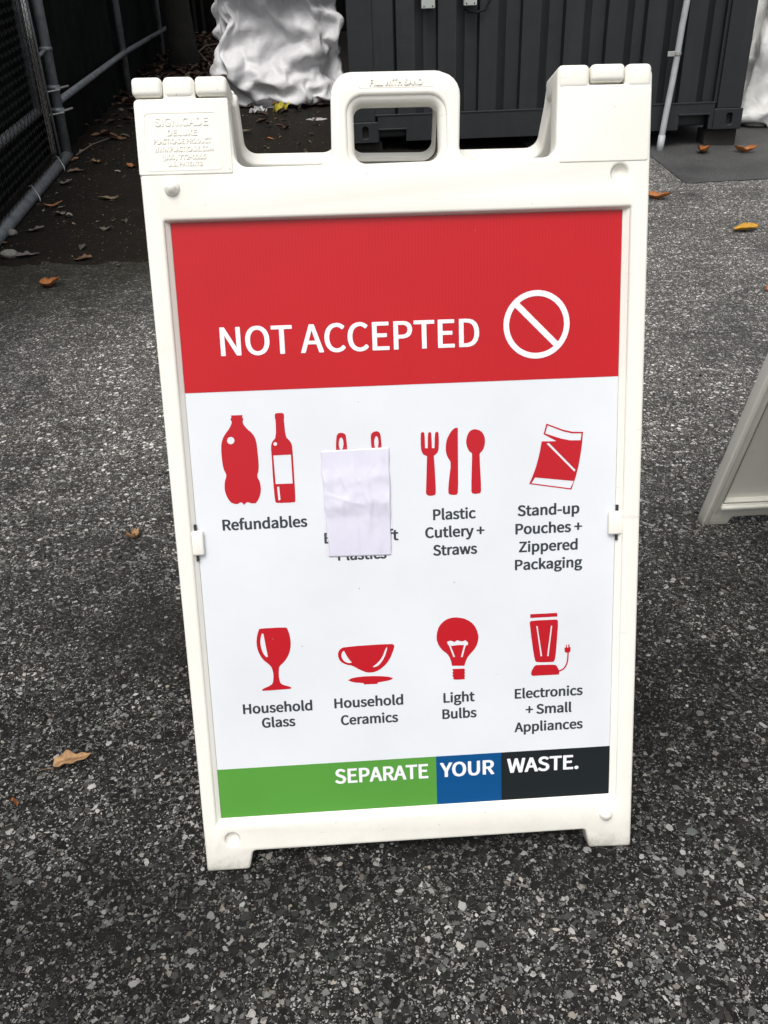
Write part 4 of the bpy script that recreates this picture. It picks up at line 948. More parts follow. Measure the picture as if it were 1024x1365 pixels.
348,181,-17,-5,-9,7,-9,-10,7,-10,-9,8,-9,-8,10,-7,-8,13,-4,-12,14,-4,-20,3,-9,-13,-4,2,7,17,-18,-4,13,-17,-1,2,-17,-3,2,-22,-4,5,-17,-8,6,-13,-11,1,
-18,-11,-4,-18,-13,-6,-17,-8,-7,-19,0,-6,-21,0,-1,7,15,-7,-13,1,11,-14,12,7,-15,5,4,-16,-4,-6,-6,-10,-16,-3,-7,-13,-1,7,-15,-4,-14,-8,6,-11,-17,-6,
-13,-15,-13,-10,-7,343,157,11,-7,-4,12,-9,-9,7,-8,-10,9,-9,-11,7,-8,-13,1,4,-7,13,-6,-17,0,-8,-17,3,-17,-8,9,-11,-3,14,-15,-5,5,-20,-6,4,-18,-2,-1,
-15,1,-10,-16,-9,-3,-20,-7,-4,-21,-11,-3,-16,-3,-9,-13,3,-10,-16,-12,6,-11,14,-12,-14,12,12,-19,10,11,8,-2,15,-11,5,10,-5,5,-16,-4,-1,-17,1,-7,-15,-2,
-13,-11,0,-18,-9,-10,-13,-11,-8,-12,-13,331,147,3,-1,3,14,-12,-9,9,-12,-10,4,-13,-12,2,4,-8,12,-16,-2,-5,-20,-10,4,-13,-17,1,-8,-21,-1,-3,-11,13,0,
-12,13,-19,6,-7,-18,-5,3,-19,-6,-2,-16,-3,-4,-19,-4,-5,-18,-1,-12,-15,-5,-10,-13,-15,4,-18,0,-8,-22,3,1,-14,8,12,4,16,16,-19,5,5,-9,-1,14,-7,4,13,-8,
6,-13,14,-9,-12,-7,-12,-13,-12,-3,-13,-8,0,-15,10,-15,-3,337,118,-18,-6,3,16,-19,1,-4,-13,-10,7,-1,-12,12,-11,-4,-7,-17,-12,1,-14,-14,14,3,-14,-16,-8,
-21,2,-14,-13,12,-6,-10,14,-13,12,-10,-18,-3,-2,-18,-1,-3,-16,-4,-4,-17,-6,-7,-20,-6,-7,-15,-18,-1,-16,-14,-2,-16,-3,2,-12,1,15,-18,9,6,5,18,17,-15,
10,-5,-2,11,13,-5,1,17,-18,0,5,-15,9,-7,0,5,-18,-11,-5,-12,-2,-14,-5,7,-12,-2,344,101,-35,-11,0,16,-19,1,3,-5,-12,-12,-13,-7,3,-11,-10,10,-13,-8,17,
-4,-19,3,15,-10,-18,-14,-22,-2,-12,-15,1,-19,-4,0,-16,1,13,-16,2,-7,-19,-3,-3,-16,-3,-3,-15,-3,0,-22,4,8,-13,-22,-5,-14,-18,-2,-16,-10,0,-20,2,0,-5,9,
20,-9,16,14,-11,15,2,-9,10,-11,0,2,17,-5,14,-5,-12,0,12,-14,8,-3,-10,10,-7,1,-14,-6,-2,-14,-1,329,401,-640,11,-10,2,7,-13,5,7,-10,0,9,-9,-8,6,-15,-10,
0,-11,-10,-5,-16,-1,-7,-16,4,-7,4,11,-7,-15,-5,-9,-11,5,-18,-1,7,16,-7,-1,-9,-11,4,-18,-7,0,14,-10,-9,5,-17,5,-1,-15,6,6,-4,13,3,-16,-2,-3,-21,-3,4,
-17,-4,1,0,-16,5,-7,-16,7,-14,-1,-1,-12,0,-1,-14,1,-14,1,14,2,-14,-13,-3,-14,-2,1,-15,0,6,-7,11,-26,339,22,10,-10,-2,10,-13,-1,6,-12,0,5,-10,-1,12,
-10,7,1,-15,-10,15,-2,4,1,-17,2,-2,-13,1,-13,10,2,-15,2,-5,-10,-6,11,-10,-14,-1,-1,-14,7,15,-13,-6,12,-10,-10,4,-14,-4,-6,-10,14,-1,-10,-18,4,-16,-5,
2,-18,-4,3,-16,-3,7,-17,-2,-6,-16,3,-13,-2,10,7,-13,-2,5,-18,-2,-15,-14,4,-1,-13,-13,11,-5,-6,-1,-12,-4,-5,-13,6,-21,358,44,-9,-10,2,5,-15,-2,6,-16,
-3,15,-2,4,-5,-15,2,2,-16,-3,13,3,6,14,-3,3,-5,-15,0,0,-17,3,-17,9,-2,11,-15,-3,-16,-3,7,15,-6,-10,12,-12,-6,10,-16,1,4,-16,1,1,-17,-4,-9,-16,-1,-15,
-2,9,11,-13,-7,4,-18,-8,-1,-23,-4,-5,-20,2,-9,-12,2,-13,-5,5,-4,-20,-11,6,-22,0,3,-8,-13,5,-9,-9,10,-10,-4,-4,-15,8,-32,386,56,4,-14,-10,2,-16,1,1,
-17,1,-3,-17,3,17,-1,7,-3,-17,5,-3,-16,1,9,8,6,15,-2,3,-15,-11,-2,-13,-14,2,4,-15,-5,8,-15,-1,10,-9,-12,16,-4,0,17,2,0,6,-18,2,2,-18,-1,-3,-14,-2,-16,
-15,2,-17,-8,7,-11,-11,-11,-7,-19,-7,-1,-16,2,14,-11,-3,1,-19,-6,-9,-23,-4,13,-9,-13,6,-17,-12,4,-14,-4,0,-14,3,-4,-14,5,-47,396,70,11,-10,-11,-13,
-10,-4,-2,-15,-2,-1,-17,2,16,-1,11,-9,-17,1,9,-14,7,7,-12,5,13,-10,-1,15,-5,-3,-16,-9,6,13,-2,-12,7,-12,-2,-2,-17,6,19,-5,0,17,-8,-1,0,-18,3,-1,-15,0,
1,-11,-4,0,-15,-8,-10,-17,-10,-20,-14,-2,-17,-3,8,-4,-18,-1,-5,-18,-5,7,-23,-7,6,-21,-8,8,-17,-10,9,-14,-10,10,-10,-5,-7,-10,8,-14,-4,9,-53,377,58,17,
7,-2,7,-7,-15,-13,-13,3,-9,-16,1,2,-20,0,17,-12,2,8,4,-16,9,-12,4,9,-4,15,9,-8,11,-5,-13,6,-4,-14,-6,3,-21,-3,13,-11,10,17,2,-1,-10,-10,-10,-6,-18,-6,
-2,-15,3,2,-14,0,3,-19,-2,18,-7,-1,-12,5,-17,-4,-23,-4,-1,-22,2,-8,-16,6,10,-14,-17,6,-21,-12,6,-17,-7,4,-20,3,-13,-7,8,-15,-2,2,-14,12,-9,-46,324,61,
2,13,3,15,-6,-10,17,-3,-3,-7,-14,-9,-6,-11,16,15,6,-14,5,-16,0,10,3,-13,11,-15,-4,5,-16,7,6,-14,10,4,-15,11,-14,-2,11,-1,-14,10,5,-23,-5,10,-18,-3,
-16,2,3,4,-14,0,-2,-14,2,-1,-17,0,4,-19,-10,-6,2,-16,23,-10,0,11,-21,-6,-7,-24,6,9,-8,-20,4,-15,-14,-2,-19,3,-18,-9,4,-14,3,-3,-15,5,-3,-11,1,11,-47,
307,59,14,-4,0,1,14,-9,10,5,-11,10,-15,0,-20,-4,-2,15,-14,2,17,3,-4,11,-19,-2,-7,-14,-10,14,-3,6,9,-11,9,7,-14,11,6,-16,12,4,-21,1,-3,-19,2,-13,-15,
-1,-8,-14,-1,-16,5,-4,-5,-16,1,-2,-19,-5,2,-18,-9,4,-20,-9,27,-8,5,20,-17,-3,19,-16,-6,-8,-18,-10,-16,5,-7,-11,-14,-2,-10,13,-10,-17,2,1,-9,-4,12,-6,
-6,14,-43,322,31,9,-10,11,13,-5,7,2,12,-13,10,-3,-17,3,-20,0,-10,-8,10,3,-18,-8,17,-17,4,-12,-8,-13,14,-1,6,6,-16,6,4,-18,0,8,-19,5,6,-7,17,-6,-10,
-14,-11,-19,3,12,-4,14,-6,-18,9,3,-19,-4,-3,-20,-7,-5,-21,-6,-9,-20,-10,13,-22,-15,22,-12,-4,14,-19,0,-16,14,-10,-5,-18,6,-16,6,-4,-11,12,-7,-6,13,5,
-16,0,7,-12,-7,13,-17,331,23,15,-6,-3,13,-7,6,13,-8,10,10,-12,-8,8,-16,-4,-1,-17,-9,-4,-20,-3,-18,4,4,-10,-11,-8,2,-20,-4,5,-18,2,4,-15,5,6,-17,6,3,
-11,16,21,-2,8,-21,-7,-4,0,-21,-4,-1,-15,-1,3,-19,9,1,-19,10,3,-20,-3,8,-24,-11,8,-18,-15,24,2,-12,14,-19,8,-24,-11,-3,-19,7,3,-10,18,-10,-10,-15,1,
-13,10,8,-9,15,7,-14,-5,7,-19,311,22,9,-12,-8,-2,-13,-10,10,-11,0,13,-11,0,14,-7,10,11,-13,1,9,-17,-2,3,-14,-11,-6,-13,-9,-9,7,16,-15,-15,0,1,-18,-1,
3,-18,7,23,9,4,-6,-20,7,-4,-19,10,-5,-18,-5,14,-8,-1,15,-11,-3,6,-22,-4,8,-15,0,6,-22,-4,-12,-18,3,21,7,-12,-12,-20,-11,-9,-18,12,-8,20,-1,-8,-18,0,
-14,9,3,-12,14,6,-17,-1,7,-13,-5,11,-37,299,5,6,-12,-6,4,-12,-4,7,-11,-4,10,-15,-1,12,-14,0,11,-11,4,10,-10,2,15,-10,-2,18,4,-8,2,-18,3,-15,-9,5,-14,
-2,13,17,-17,2,2,-22,0,21,-3,-2,0,-20,-4,-7,-17,8,-10,-12,11,7,-13,-4,18,-3,2,3,-20,-1,-13,-2,-19,14,-19,14,1,-21,-7,-12,-11,-11,23,-2,2,-21,-10,2,
-16,8,1,-13,8,3,-13,8,8,-15,-4,10,-2,-16,6,-43,297,5,-10,-6,2,7,-7,-1,13,-8,-2,13,-9,-2,17,0,-6,12,-15,0,10,-13,0,12,-2,-2,18,-9,-1,6,-19,0,-4,-22,5,
-12,-18,4,-15,-12,10,16,-16,-2,20,-12,2,-14,-10,-5,17,-2,2,-1,-18,6,-15,-5,3,2,-13,-2,3,-17,-1,-14,8,-18,-3,-28,-4,4,-19,-6,12,-8,19,20,0,2,-16,-9,1,
-15,-4,4,-4,18,-1,-15,-10,4,-15,-5,7,-8,-13,7,-36,314,5,-2,-9,4,7,-11,1,15,6,-6,16,-6,-5,16,-8,-2,12,-8,-2,10,-10,-3,9,-14,1,8,-17,4,-3,-19,6,-10,-13,
-2,-16,-10,-10,24,-11,3,11,-14,1,-22,-18,-2,8,-13,13,-7,-13,-4,3,-16,7,10,-12,10,-10,-14,1,-10,8,-14,6,-20,-2,-9,-19,-7,-3,-20,-9,17,15,2,21,-1,4,-13,
-15,11,15,-12,-6,-13,-6,9,-16,-2,6,-18,-2,5,-9,-14,5,-38,327,9,6,-13,1,4,-12,5,-3,-15,-1,17,4,0,10,-11,-7,12,-4,-1,14,-3,0,-10,-15,-6,15,-5,6,-8,-11,
-8,-5,-17,5,14,-12,-1,14,-18,3,-17,-7,-9,-2,-21,5,-12,-15,-8,-2,-17,4,9,-12,11,8,-14,11,-13,-3,-11,-13,-11,-6,6,-19,-1,15,-21,0,-10,-21,-3,18,16,5,18,
-13,3,18,-12,-3,-1,-20,-6,-11,-14,-6,-18,-2,1,-1,11,11,-6,1,13,-79,326,24,1,-19,-2,9,-18,0,15,-3,4,12,-2,2,12,5,-4,13,1,-4,-11,-12,-3,-1,-19,2,2,-13,
-8,4,-15,1,15,-4,11,6,-13,-3,0,-23,-3,-16,4,-9,-13,-18,2,-4,-22,0,-4,-19,2,2,-18,1,13,5,9,-10,-14,-6,3,-17,-1,16,-9,0,-11,-21,0,14,-12,1,-8,-26,-10,
22,-14,-7,19,-3,12,6,-20,-3,-3,-15,-6,-13,-9,0,-3,9,10,-14,1,-1,-90,346,39,8,-16,2,17,0,-1,15,-1,1,14,-3,2,13,-4,0,0,-13,-7,8,-14,-5,17,-5,-3,-9,-11,
5,3,-19,0,-11,-11,11,-2,-14,-8,0,-20,-1,-11,14,-7,-7,-20,2,-7,-18,0,0,-19,2,14,-14,2,-8,-15,5,10,-18,-4,18,-1,-8,1,-17,7,-1,-23,1,-2,-23,-2,-12,-21,
-9,26,-3,1,-2,-21,0,7,-14,3,14,1,-1,6,-15,-6,-9,-13,0,-13,1,3,-99,374,44,5,-10,1,12,-12,-2,19,-12,-2,16,-10,-1,12,-7,-5,14,-4,3,12,3,1,-8,-15,-2,17,
-4,5,7,-12,-3,6,-21,-8,1,-15,-5,-16,4,6,-18,-13,5,-7,-21,0,-6,-18,0,-16,-5,4,17,-8,-4,7,-16,-4,8,-21,0,-9,-17,-3,-14,-8,-5,-2,-19,2,-1,-23,-2,12,-28,
6,27,-2,3,2,-22,3,13,-13,-2,8,-11,-3,11,-8,-5,-14,-6,4,-8,14,-2,-90,388,35,10,-13,-6,12,-15,1,11,-15,3,9,-15,5,-1,-15,1,14,1,2,3,-14,0,4,-16,-2,3,-15,
-9,-5,-13,-11,13,-14,6,17,0,4,6,-15,1,-16,-12,3,-20,-8,4,4,-16,-1,-10,-14,-3,-12,-17,0,21,-6,7,-14,-9,-8,-8,-12,-2,7,-17,-3,5,-25,-5,-2,-18,5,21,-4,
-9,3,-20,22,24,-9,-7,17,-16,-3,9,-17,-2,-15,-6,8,-13,-12,1,1,12,-6,-75,368,26,-14,-3,8,-11,-13,-8,10,-17,-4,12,-4,9,11,-10,6,-2,-16,-11,0,-17,-6,3,
-13,-3,4,-15,-4,19,0,5,6,-13,6,13,-10,3,20,-3,2,-5,-16,5,-10,-18,4,-12,-13,2,-13,-12,-6,-18,-8,-2,15,-14,5,1,-18,-4,-4,-12,-5,-10,-15,-5,12,-18,1,11,
-19,3,20,17,-14,20,-19,8,16,-16,10,13,-22,3,8,-20,1,-13,-17,4,-18,-4,0,-3,14,-8,-72,360,26,0,-15,-1,-17,-1,2,-17,-13,2,-4,-17,-4,9,-13,-3,13,-12,5,-8,
-14,-9,11,-13,-5,18,7,-3,15,-5,6,14,-7,5,16,-8,5,9,-14,4,-6,-18,4,-15,-11,1,-13,-12,1,-6,-18,1,-18,-11,-2,1,-14,-4,3,-21,-5,4,-17,-2,16,0,-10,13,-15,
4,-23,-3,-10,17,-24,0,13,-18,9,15,-20,5,17,-13,8,21,3,2,-1,-18,0,-14,-13,3,-18,-4,-6,-50,365,20,-10,-3,5,-12,-13,6,-10,-15,1,-5,-13,-4,-14,-9,3,0,-20,
-3,18,-6,-7,19,0,-6,14,-14,-2,-7,-15,-1,13,0,8,18,6,4,12,-8,4,-17,-14,4,-3,-16,9,-5,-15,0,-3,-18,1,7,-7,-18,7,-16,-12,5,-15,-8,-7,-12,13,-9,-19,2,-15,
-8,-16,-11,-17,3,18,-13,9,21,-16,3,22,2,0,7,-5,-19,1,-15,9,9,-6,14,-7,-14,6,-7,-13,2,-46,337,22,-12,-4,3,2,-13,-1,-9,-14,1,-7,-14,2,-11,-8,3,-14,-12,
1,21,-3,-7,22,3,-9,6,-19,-7,-17,-12,-3,16,2,9,14,6,3,1,-16,1,2,-19,11,18,-9,4,1,-14,-8,1,-17,-2,-9,-18,-1,-10,-12,-14,-9,-2,-17,-14,-3,-11,-10,-16,2,
-8,-16,13,21,-11,4,26,-10,-1,16,-12,6,-4,5,-17,18,-4,3,1,-15,13,-14,-12,-6,-6,-12,-1,-7,-11,5,-35,310,47,7,-15,6,-8,-14,3,-13,-5,3,-12,3,-3,-17,-2,0,
16,-6,0,20,-8,-4,19,-14,-7,-19,-11,-10,-19,-7,-6,19,-1,9,13,-4,6,13,-15,6,8,-19,6,-5,-18,-2,13,-17,9,-15,3,-11,-9,-7,-18,-8,-10,-10,-12,-10,-7,7,-17,
-2,-9,-15,-1,19,6,-10,20,-9,7,21,-10,6,-21,-15,0,18,0,-3,17,-6,-1,-13,-8,6,-15,-11,-3,-8,-13,-7,5,-11,5,-21,278,58,-6,-10,4,-14,-5,5,-12,8,-2,-12,-4,
4,-9,-11,1,16,-12,0,8,-17,-1,-1,1,-20,12,-24,5,-20,5,-9,11,-16,2,14,0,11,-4,-18,-3,3,-17,10,17,-5,16,6,-22,6,-10,-14,-16,-14,14,-14,-11,-7,-15,10,-12,
-7,-12,-6,-13,16,-6,-3,17,-12,3,13,-19,9,-3,16,-18,19,-12,10,16,-12,5,-7,-16,0,3,-18,-1,-13,-5,-4,-15,-7,-5,-14,-4,-5,-23,278,55,-12,-9,4,2,5,13,-4,
-9,11,-5,-12,5,-5,-16,0,-6,-15,-1,-5,-4,-19,-2,-8,-24,19,-6,11,12,-17,3,-16,-7,5,8,-14,3,12,-3,7,12,-16,13,-14,-24,1,8,-10,13,-12,-1,-20,14,-16,-11,
-17,14,-8,-5,-12,-14,14,-8,-4,3,-16,-3,10,-17,-5,2,23,-4,20,8,6,18,-9,2,16,-13,6,9,-17,-5,-13,-13,-6,-11,2,-12,-10,0,-9,-14,-10,-7,-53,255,52,-9,-5,
13,2,2,15,-6,-12,4,-5,-16,-9,-7,-18,-3,-9,-14,5,0,6,-16,2,-18,-2,14,-18,7,19,2,10,12,-6,10,7,-12,4,2,-12,13,-6,-27,9,-12,-17,-2,-5,-15,6,11,-10,-6,21,
4,-8,-14,-2,-11,-12,-6,-11,3,-13,-15,12,-16,-2,16,8,-3,1,20,-3,8,-21,-11,15,-11,3,11,4,13,14,-13,-1,-8,8,-13,-6,5,-15,-13,-6,-10,1,-16,2,-70,258,41,
-10,-6,11,-7,-10,6,-8,-15,-3,-10,-14,-9,-4,-12,10,0,-7,8,-8,-8,-12,10,-19,2,13,-16,1,17,-7,12,11,-12,7,6,1,15,-7,-18,13,5,-16,16,8,-20,3,5,-14,-2,2,
-16,-5,3,-10,-18,14,-6,-16,-17,-1,1,-6,-12,-13,9,13,-2,14,11,-1,17,-15,-12,13,2,-11,-4,-15,5,2,-18,-3,9,-7,-16,10,-1,-11,-15,4,-1,1,12,10,-11,8,-7,
-82,237,14,-9,-6,9,-12,-3,11,-7,-15,-8,-9,-10,6,-6,-9,11,-1,-8,10,8,-10,7,6,-21,2,13,-19,-3,13,-16,7,10,-8,12,10,-4,17,14,-9,10,20,-8,2,15,-15,-15,-7,
-11,-20,2,-21,1,9,-15,12,-11,-19,1,-6,-13,-6,7,-2,-15,10,4,-16,14,11,0,15,12,6,16,-11,-10,4,-11,-10,-2,-16,-8,-3,-17,2,-4,-11,-14,-11,2,-15,-11,13,6,
-5,9,10,-108,261,0,-12,-7,6,-8,-8,10,1,-6,12,9,-7,12,11,-12,3,6,-8,-10,5,-8,11,5,-19,5,-1,-19,17,12,-12,8,17,-4,7,19,-3,5,18,-8,-5,18,-15,-7,-4,-12,
-22,6,-18,-14,2,-23,0,0,-19,7,2,-16,10,-7,-7,17,7,-8,-5,9,7,-17,9,-16,-5,11,11,9,-2,-14,-14,16,-4,-1,11,-2,-10,4,-14,-14,-3,-14,-11,-12,-13,-6,-19,2,
0,-6,20,8,-142,288,5,-1,-5,13,10,-5,11,14,-8,6,11,-12,0,9,-15,-1,7,-12,-10,5,-17,5,5,-5,20,-2,-10,15,11,-12,3,14,-5,-4,12,-9,-4,16,-14,-6,22,-8,-5,-1,
-15,-18,9,-19,-1,2,-16,14,-3,-21,6,-14,-9,2,-5,-6,16,13,-11,7,-2,-22,-9,11,-14,-5,18,3,4,1,-8,-16,-5,-14,-12,15,-6,-3,16,-3,0,8,-7,-14,-5,-9,-12,-17,
-9,-7,-20,5,2,-147,330,23,14,-10,-1,13,-7,9,14,-9,1,7,-8,-7,11,-13,-3,9,-16,-1,2,-19,2,3,-15,10,2,-11,16,-6,-5,-12,12,-6,-2,17,-6,-3,18,-10,-1,20,-7,
-1,5,-19,7,-8,-13,10,-1,-15,11,-6,-20,3,-5,-17,6,12,-8,6,10,-10,-15,1,-17,8,-14,-3,9,-1,-16,-4,7,-14,-8,14,-13,-7,13,-10,-4,9,-8,-7,15,1,-8,1,-9,-13,
-4,-8,-11,-19,-2,-12,-139,353,28,12,-10,0,12,-9,0,10,-9,0,11,-11,2,12,-15,2,7,-15,3,-15,-5,7,-14,-14,-1,15,-6,-5,10,-11,-4,13,-9,0,15,-8,4,14,-8,5,7,
-14,6,3,-17,7,3,-18,9,4,-17,1,-4,-17,3,-10,-13,10,16,-9,-7,-8,-17,5,10,-9,10,-2,-17,-2,-8,-13,3,10,-11,-6,4,-18,0,9,-12,-6,10,1,-8,10,-8,-8,2,-11,-14,
-3,-9,-13,-11,-3,-9,-499,321,-600,12,7,-7,14,4,-2,14,-1,-1,10,-4,13,6,-11,10,4,7,-22,-3,24,1,11,9,-3,15,13,0,21,7,-5,16,3,6,15,0,13,19,-1,-4,19,-3,-4,
19,-9,-4,21,-11,2,21,-14,-3,0,-12,17,19,9,-1,4,13,12,17,-6,3,20,-2,9,23,-9,-1,23,-12,1,15,-11,-7,10,9,-20,10,-4,-17,9,-11,-1,15,1,-2,18,4,0,19,7,2,14,
2,12,-461,13,16,13,4,-6,15,4,-3,17,3,-4,13,-1,-6,11,-9,6,17,-16,3,0,24,-4,-5,16,10,17,7,-3,10,-4,-15,15,-1,4,18,1,-2,20,0,-1,21,-3,8,24,-7,3,18,-9,6,
5,-10,-16,15,14,8,17,8,4,18,4,1,10,6,15,18,-12,-7,25,-10,0,22,-10,2,16,-7,0,22,-5,-4,12,-5,-12,14,3,-6,11,9,-10,15,4,5,8,-2,14,-12,-14,5,-440,26,27,
11,6,-5,13,0,-3,16,3,-7,13,5,-13,15,-6,-1,18,-10,3,17,-12,3,-4,14,-12,6,5,18,11,0,-13,10,-8,-18,19,-2,0,20,1,4,23,-7,5,18,-6,6,16,-4,9,18,12,5,12,18,
7,13,12,-2,11,14,-13,18,1,-1,16,-8,-3,22,-10,-2,19,-14,0,21,-9,-2,18,-4,-4,14,4,-3,16,9,-1,15,0,9,6,-9,13,-11,-15,5,11,-2,12,-442,25,29,11,9,-8,10,5,
-6,14,5,-5,15,2,-11,5,-18,-7,13,-18,-6,14,-5,-4,17,-13,-7,19,11,1,16,7,6,-7,-16,-16,17,1,5,20,-2,9,19,3,10,21,10,9,17,16,2,16,16,2,7,13,-6,12,9,-3,20,
1,2,22,2,-1,19,-3,-4,20,-4,-10,18,-6,-5,21,-3,-1,18,-4,1,15,-3,7,9,-13,8,-1,-19,-6,3,-2,16,9,-4,13,10,-6,11,-434,19,32,14,7,-7,12,5,-6,9,13,-2,12,-4,
-13,8,10,-9,3,-20,0,17,-2,-12,10,-6,-10,4,-19,-1,9,19,0,19,-9,3,21,1,5,18,13,-2,18,-1,15,10,16,-3,15,12,5,19,9,0,20,5,-2,16,-6,3,19,-2,-3,21,-3,-4,20,
-4,-4,25,0,-6,20,3,-4,15,-8,0,14,-12,3,10,-16,1,-2,-18,-7,4,-16,6,13,-2,14,8,-1,12,-1,5,12,-410,34,39,7,13,-5,15,-2,-4,9,-9,-8,13,9,1,11,-2,-11,14,12,
-9,-3,-19,0,7,-11,-7,21,-8,-3,9,20,-6,2,15,4,21,4,1,22,-10,6,10,16,8,20,0,2,18,-1,-1,21,-2,-6,17,0,-8,11,-9,-14,18,0,-11,18,1,-8,18,3,-8,20,-2,-6,18,
-10,-3,15,-11,6,9,-13,7,4,-16,8,7,-15,8,10,-7,12,8,-3,13,9,-2,7,14,2,3,-420,71,58,11,-11,-5,15,-13,-5,17,-6,-3,13,1,-6,14,7,-4,14,10,-7,16,13,-4,-5,
-14,4,2,-15,2,8,17,-5,19,1,-6,17,-6,-4,8,14,11,21,-8,-10,18,-7,-8,18,-1,-4,20,1,-2,15,6,1,13,-5,-14,21,0,-12,18,4,-8,19,4,1,13,-9,-9,22,6,2,-7,-18,8,
8,-13,9,7,-10,6,13,-7,8,11,10,9,15,-1,6,17,-4,4,14,-5,7,-423,52,66,12,-9,-3,18,-10,-4,17,5,0,16,-7,-2,-3,16,0,14,5,-5,17,4,-3,18,3,-5,10,-11,-8,11,
-13,-4,1,-19,-9,18,3,0,20,7,-3,15,12,4,6,-13,-9,15,7,1,20,-4,-9,23,-1,-9,17,6,-5,12,12,-9,19,-1,-4,21,-7,-1,8,19,-6,18,-8,4,-10,-19,6,8,-12,11,10,-15,
9,16,4,11,11,-13,0,13,4,2,2,13,1,7,-16,3,-395,61,80,16,-11,-6,18,-14,-4,9,-14,-12,5,14,7,14,-3,-6,10,-3,-14,14,2,-6,17,2,3,17,7,6,-6,-16,-5,13,10,-9,
14,9,-7,11,-17,-2,18,-5,1,19,5,-1,20,6,-2,20,5,-6,18,3,-8,16,13,-10,22,-2,-8,12,-13,-4,7,16,-3,18,11,3,13,-16,7,-2,-19,3,-8,-17,5,13,-7,7,14,-5,3,20,
-6,6,14,5,4,-14,9,-5,13,13,-4,-387,14,87,14,-9,-10,13,-14,-4,15,-4,2,9,13,3,8,-8,-11,8,13,-5,11,12,-8,17,2,1,7,15,-5,17,-8,2,17,-7,0,7,-15,-12,19,1,2,
9,12,-13,16,8,-1,16,4,-4,20,3,-5,22,1,0,18,-3,-3,19,-12,-9,22,5,0,1,18,-4,16,1,7,-5,-20,5,0,-15,5,7,-16,6,14,-10,6,19,-3,4,20,4,0,7,14,-3,-11,12,-10,
13,13,-4,-385,-23,91,9,-9,-7,18,-3,1,19,8,-3,8,-15,-5,10,10,1,12,11,-2,-5,14,-5,6,17,-5,13,-15,-3,12,-8,-5,17,-6,0,15,12,-5,17,11,-5,21,1,-2,20,-2,-3,
18,-4,-8,15,-9,-7,22,-3,-2,18,6,2,18,11,-3,3,17,-4,19,6,7,15,-12,4,-6,-15,1,-4,-17,1,17,-7,3,14,-6,3,17,7,-4,16,0,6,-10,11,-9,6,18,-4,13,7,-1,-379,
-50,91,13,-4,-7,15,8,1,17,4,-4,7,-17,-3,12,16,2,14,11,-3,1,16,-3,0,14,-5,7,-16,-3,14,-10,-1,12,9,-2,19,1,-2,14,-9,-12,17,-3,-8,21,-3,-6,22,-1,-3,20,5,
1,7,17,-7,17,14,0,18,12,1,18,3,2,13,-13,7,14,-4,4,-13,-13,0,19,6,-10,13,-8,5,11,-10,5,8,-18,-2,-3,14,-12,9,15,6,15,9,-2,12,-6,-1,-374,-48,86,10,-3,-6,
14,2,-3,3,15,0,15,-14,1,16,13,-2,11,13,-1,2,16,0,4,16,-3,14,-14,-4,1,-17,1,16,-5,-3,17,-2,-5,17,0,-7,20,2,-9,21,-1,-7,17,9,0,8,18,-9,12,11,0,16,11,0,
18,9,3,21,7,1,21,0,2,-13,-15,3,20,-3,-1,-1,-20,-4,4,-16,-6,9,-15,-5,15,16,2,16,10,-1,15,-9,6,8,12,3,4,-10,-5,-363,-47,90,6,9,-7,6,13,-3,16,-4,3,4,16,
-12,9,-11,10,15,12,-5,18,16,-5,-1,18,2,15,-9,-3,1,-16,0,8,12,-11,19,-1,-8,19,-2,-2,16,-2,1,13,-13,-2,16,14,-3,23,7,-3,13,19,-2,18,7,-4,21,-3,-2,12,13,
9,20,-5,3,-4,-17,-4,17,-1,-5,7,-17,-4,-11,-17,-4,17,-6,-4,21,-5,-6,-14,13,-5,6,15,-3,10,-10,11,13,-4,7,-340,-39,87,8,9,-8,-15,0,-6,5,14,2,-3,12,-15,
18,3,10,8,14,-18,15,-15,7,17,3,4,2,22,2,19,4,-3,20,0,-2,11,-16,-4,18,-5,-1,18,-1,2,17,-2,-1,18,6,-2,20,8,-8,10,20,-2,18,0,1,21,-8,-3,12,12,4,13,-12,
-7,21,-1,3,-10,-16,-7,4,-16,-8,10,-20,-5,22,0,-3,-9,19,-3,-4,17,0,7,17,-3,19,2,1,16,-2,1,-357,-53,97,-5,2,-12,2,12,-7,-14,10,-11,8,14,1,17,13,-5,22,
11,0,19,-15,4,2,-24,7,19,-2,-9,18,3,-4,20,2,2,3,14,9,19,7,-6,21,3,1,20,0,2,17,0,-1,17,-1,-4,14,-10,-6,18,2,0,22,0,-1,17,8,0,14,12,-2,8,-19,2,0,-21,-9,
-4,-19,-5,24,-1,-1,11,15,-7,-16,12,-2,-1,20,-3,11,16,-4,19,4,-2,16,-7,2,-381,-49,92,-6,-8,-9,-4,1,-11,14,8,4,18,6,-3,15,11,-4,-1,22,-1,26,8,2,14,-3,
-12,12,-17,9,19,-11,0,22,0,0,14,-12,1,16,7,-2,14,12,5,21,-5,-5,16,-2,0,18,2,1,20,6,-2,18,7,-2,11,16,-5,15,10,-8,3,-18,1,2,-23,3,6,-17,-5,22,-9,-1,19,
8,-3,-12,12,-9,4,22,1,17,7,-4,1,15,0,16,5,-5,11,-14,2,-411,-48,63,-4,14,-5,5,14,-5,16,7,-1,11,-14,10,18,-11,2,21,1,-5,25,8,-3,14,15,4,13,16,2,20,-12,
-1,13,-18,8,19,-6,2,13,6,-1,18,-5,0,19,3,0,18,12,-3,15,6,-3,18,8,0,19,7,-2,16,5,-3,22,0,-3,12,-20,0,-6,-19,-1,0,-22,-3,16,12,-3,17,11,-6,21,-7,-8,-8,
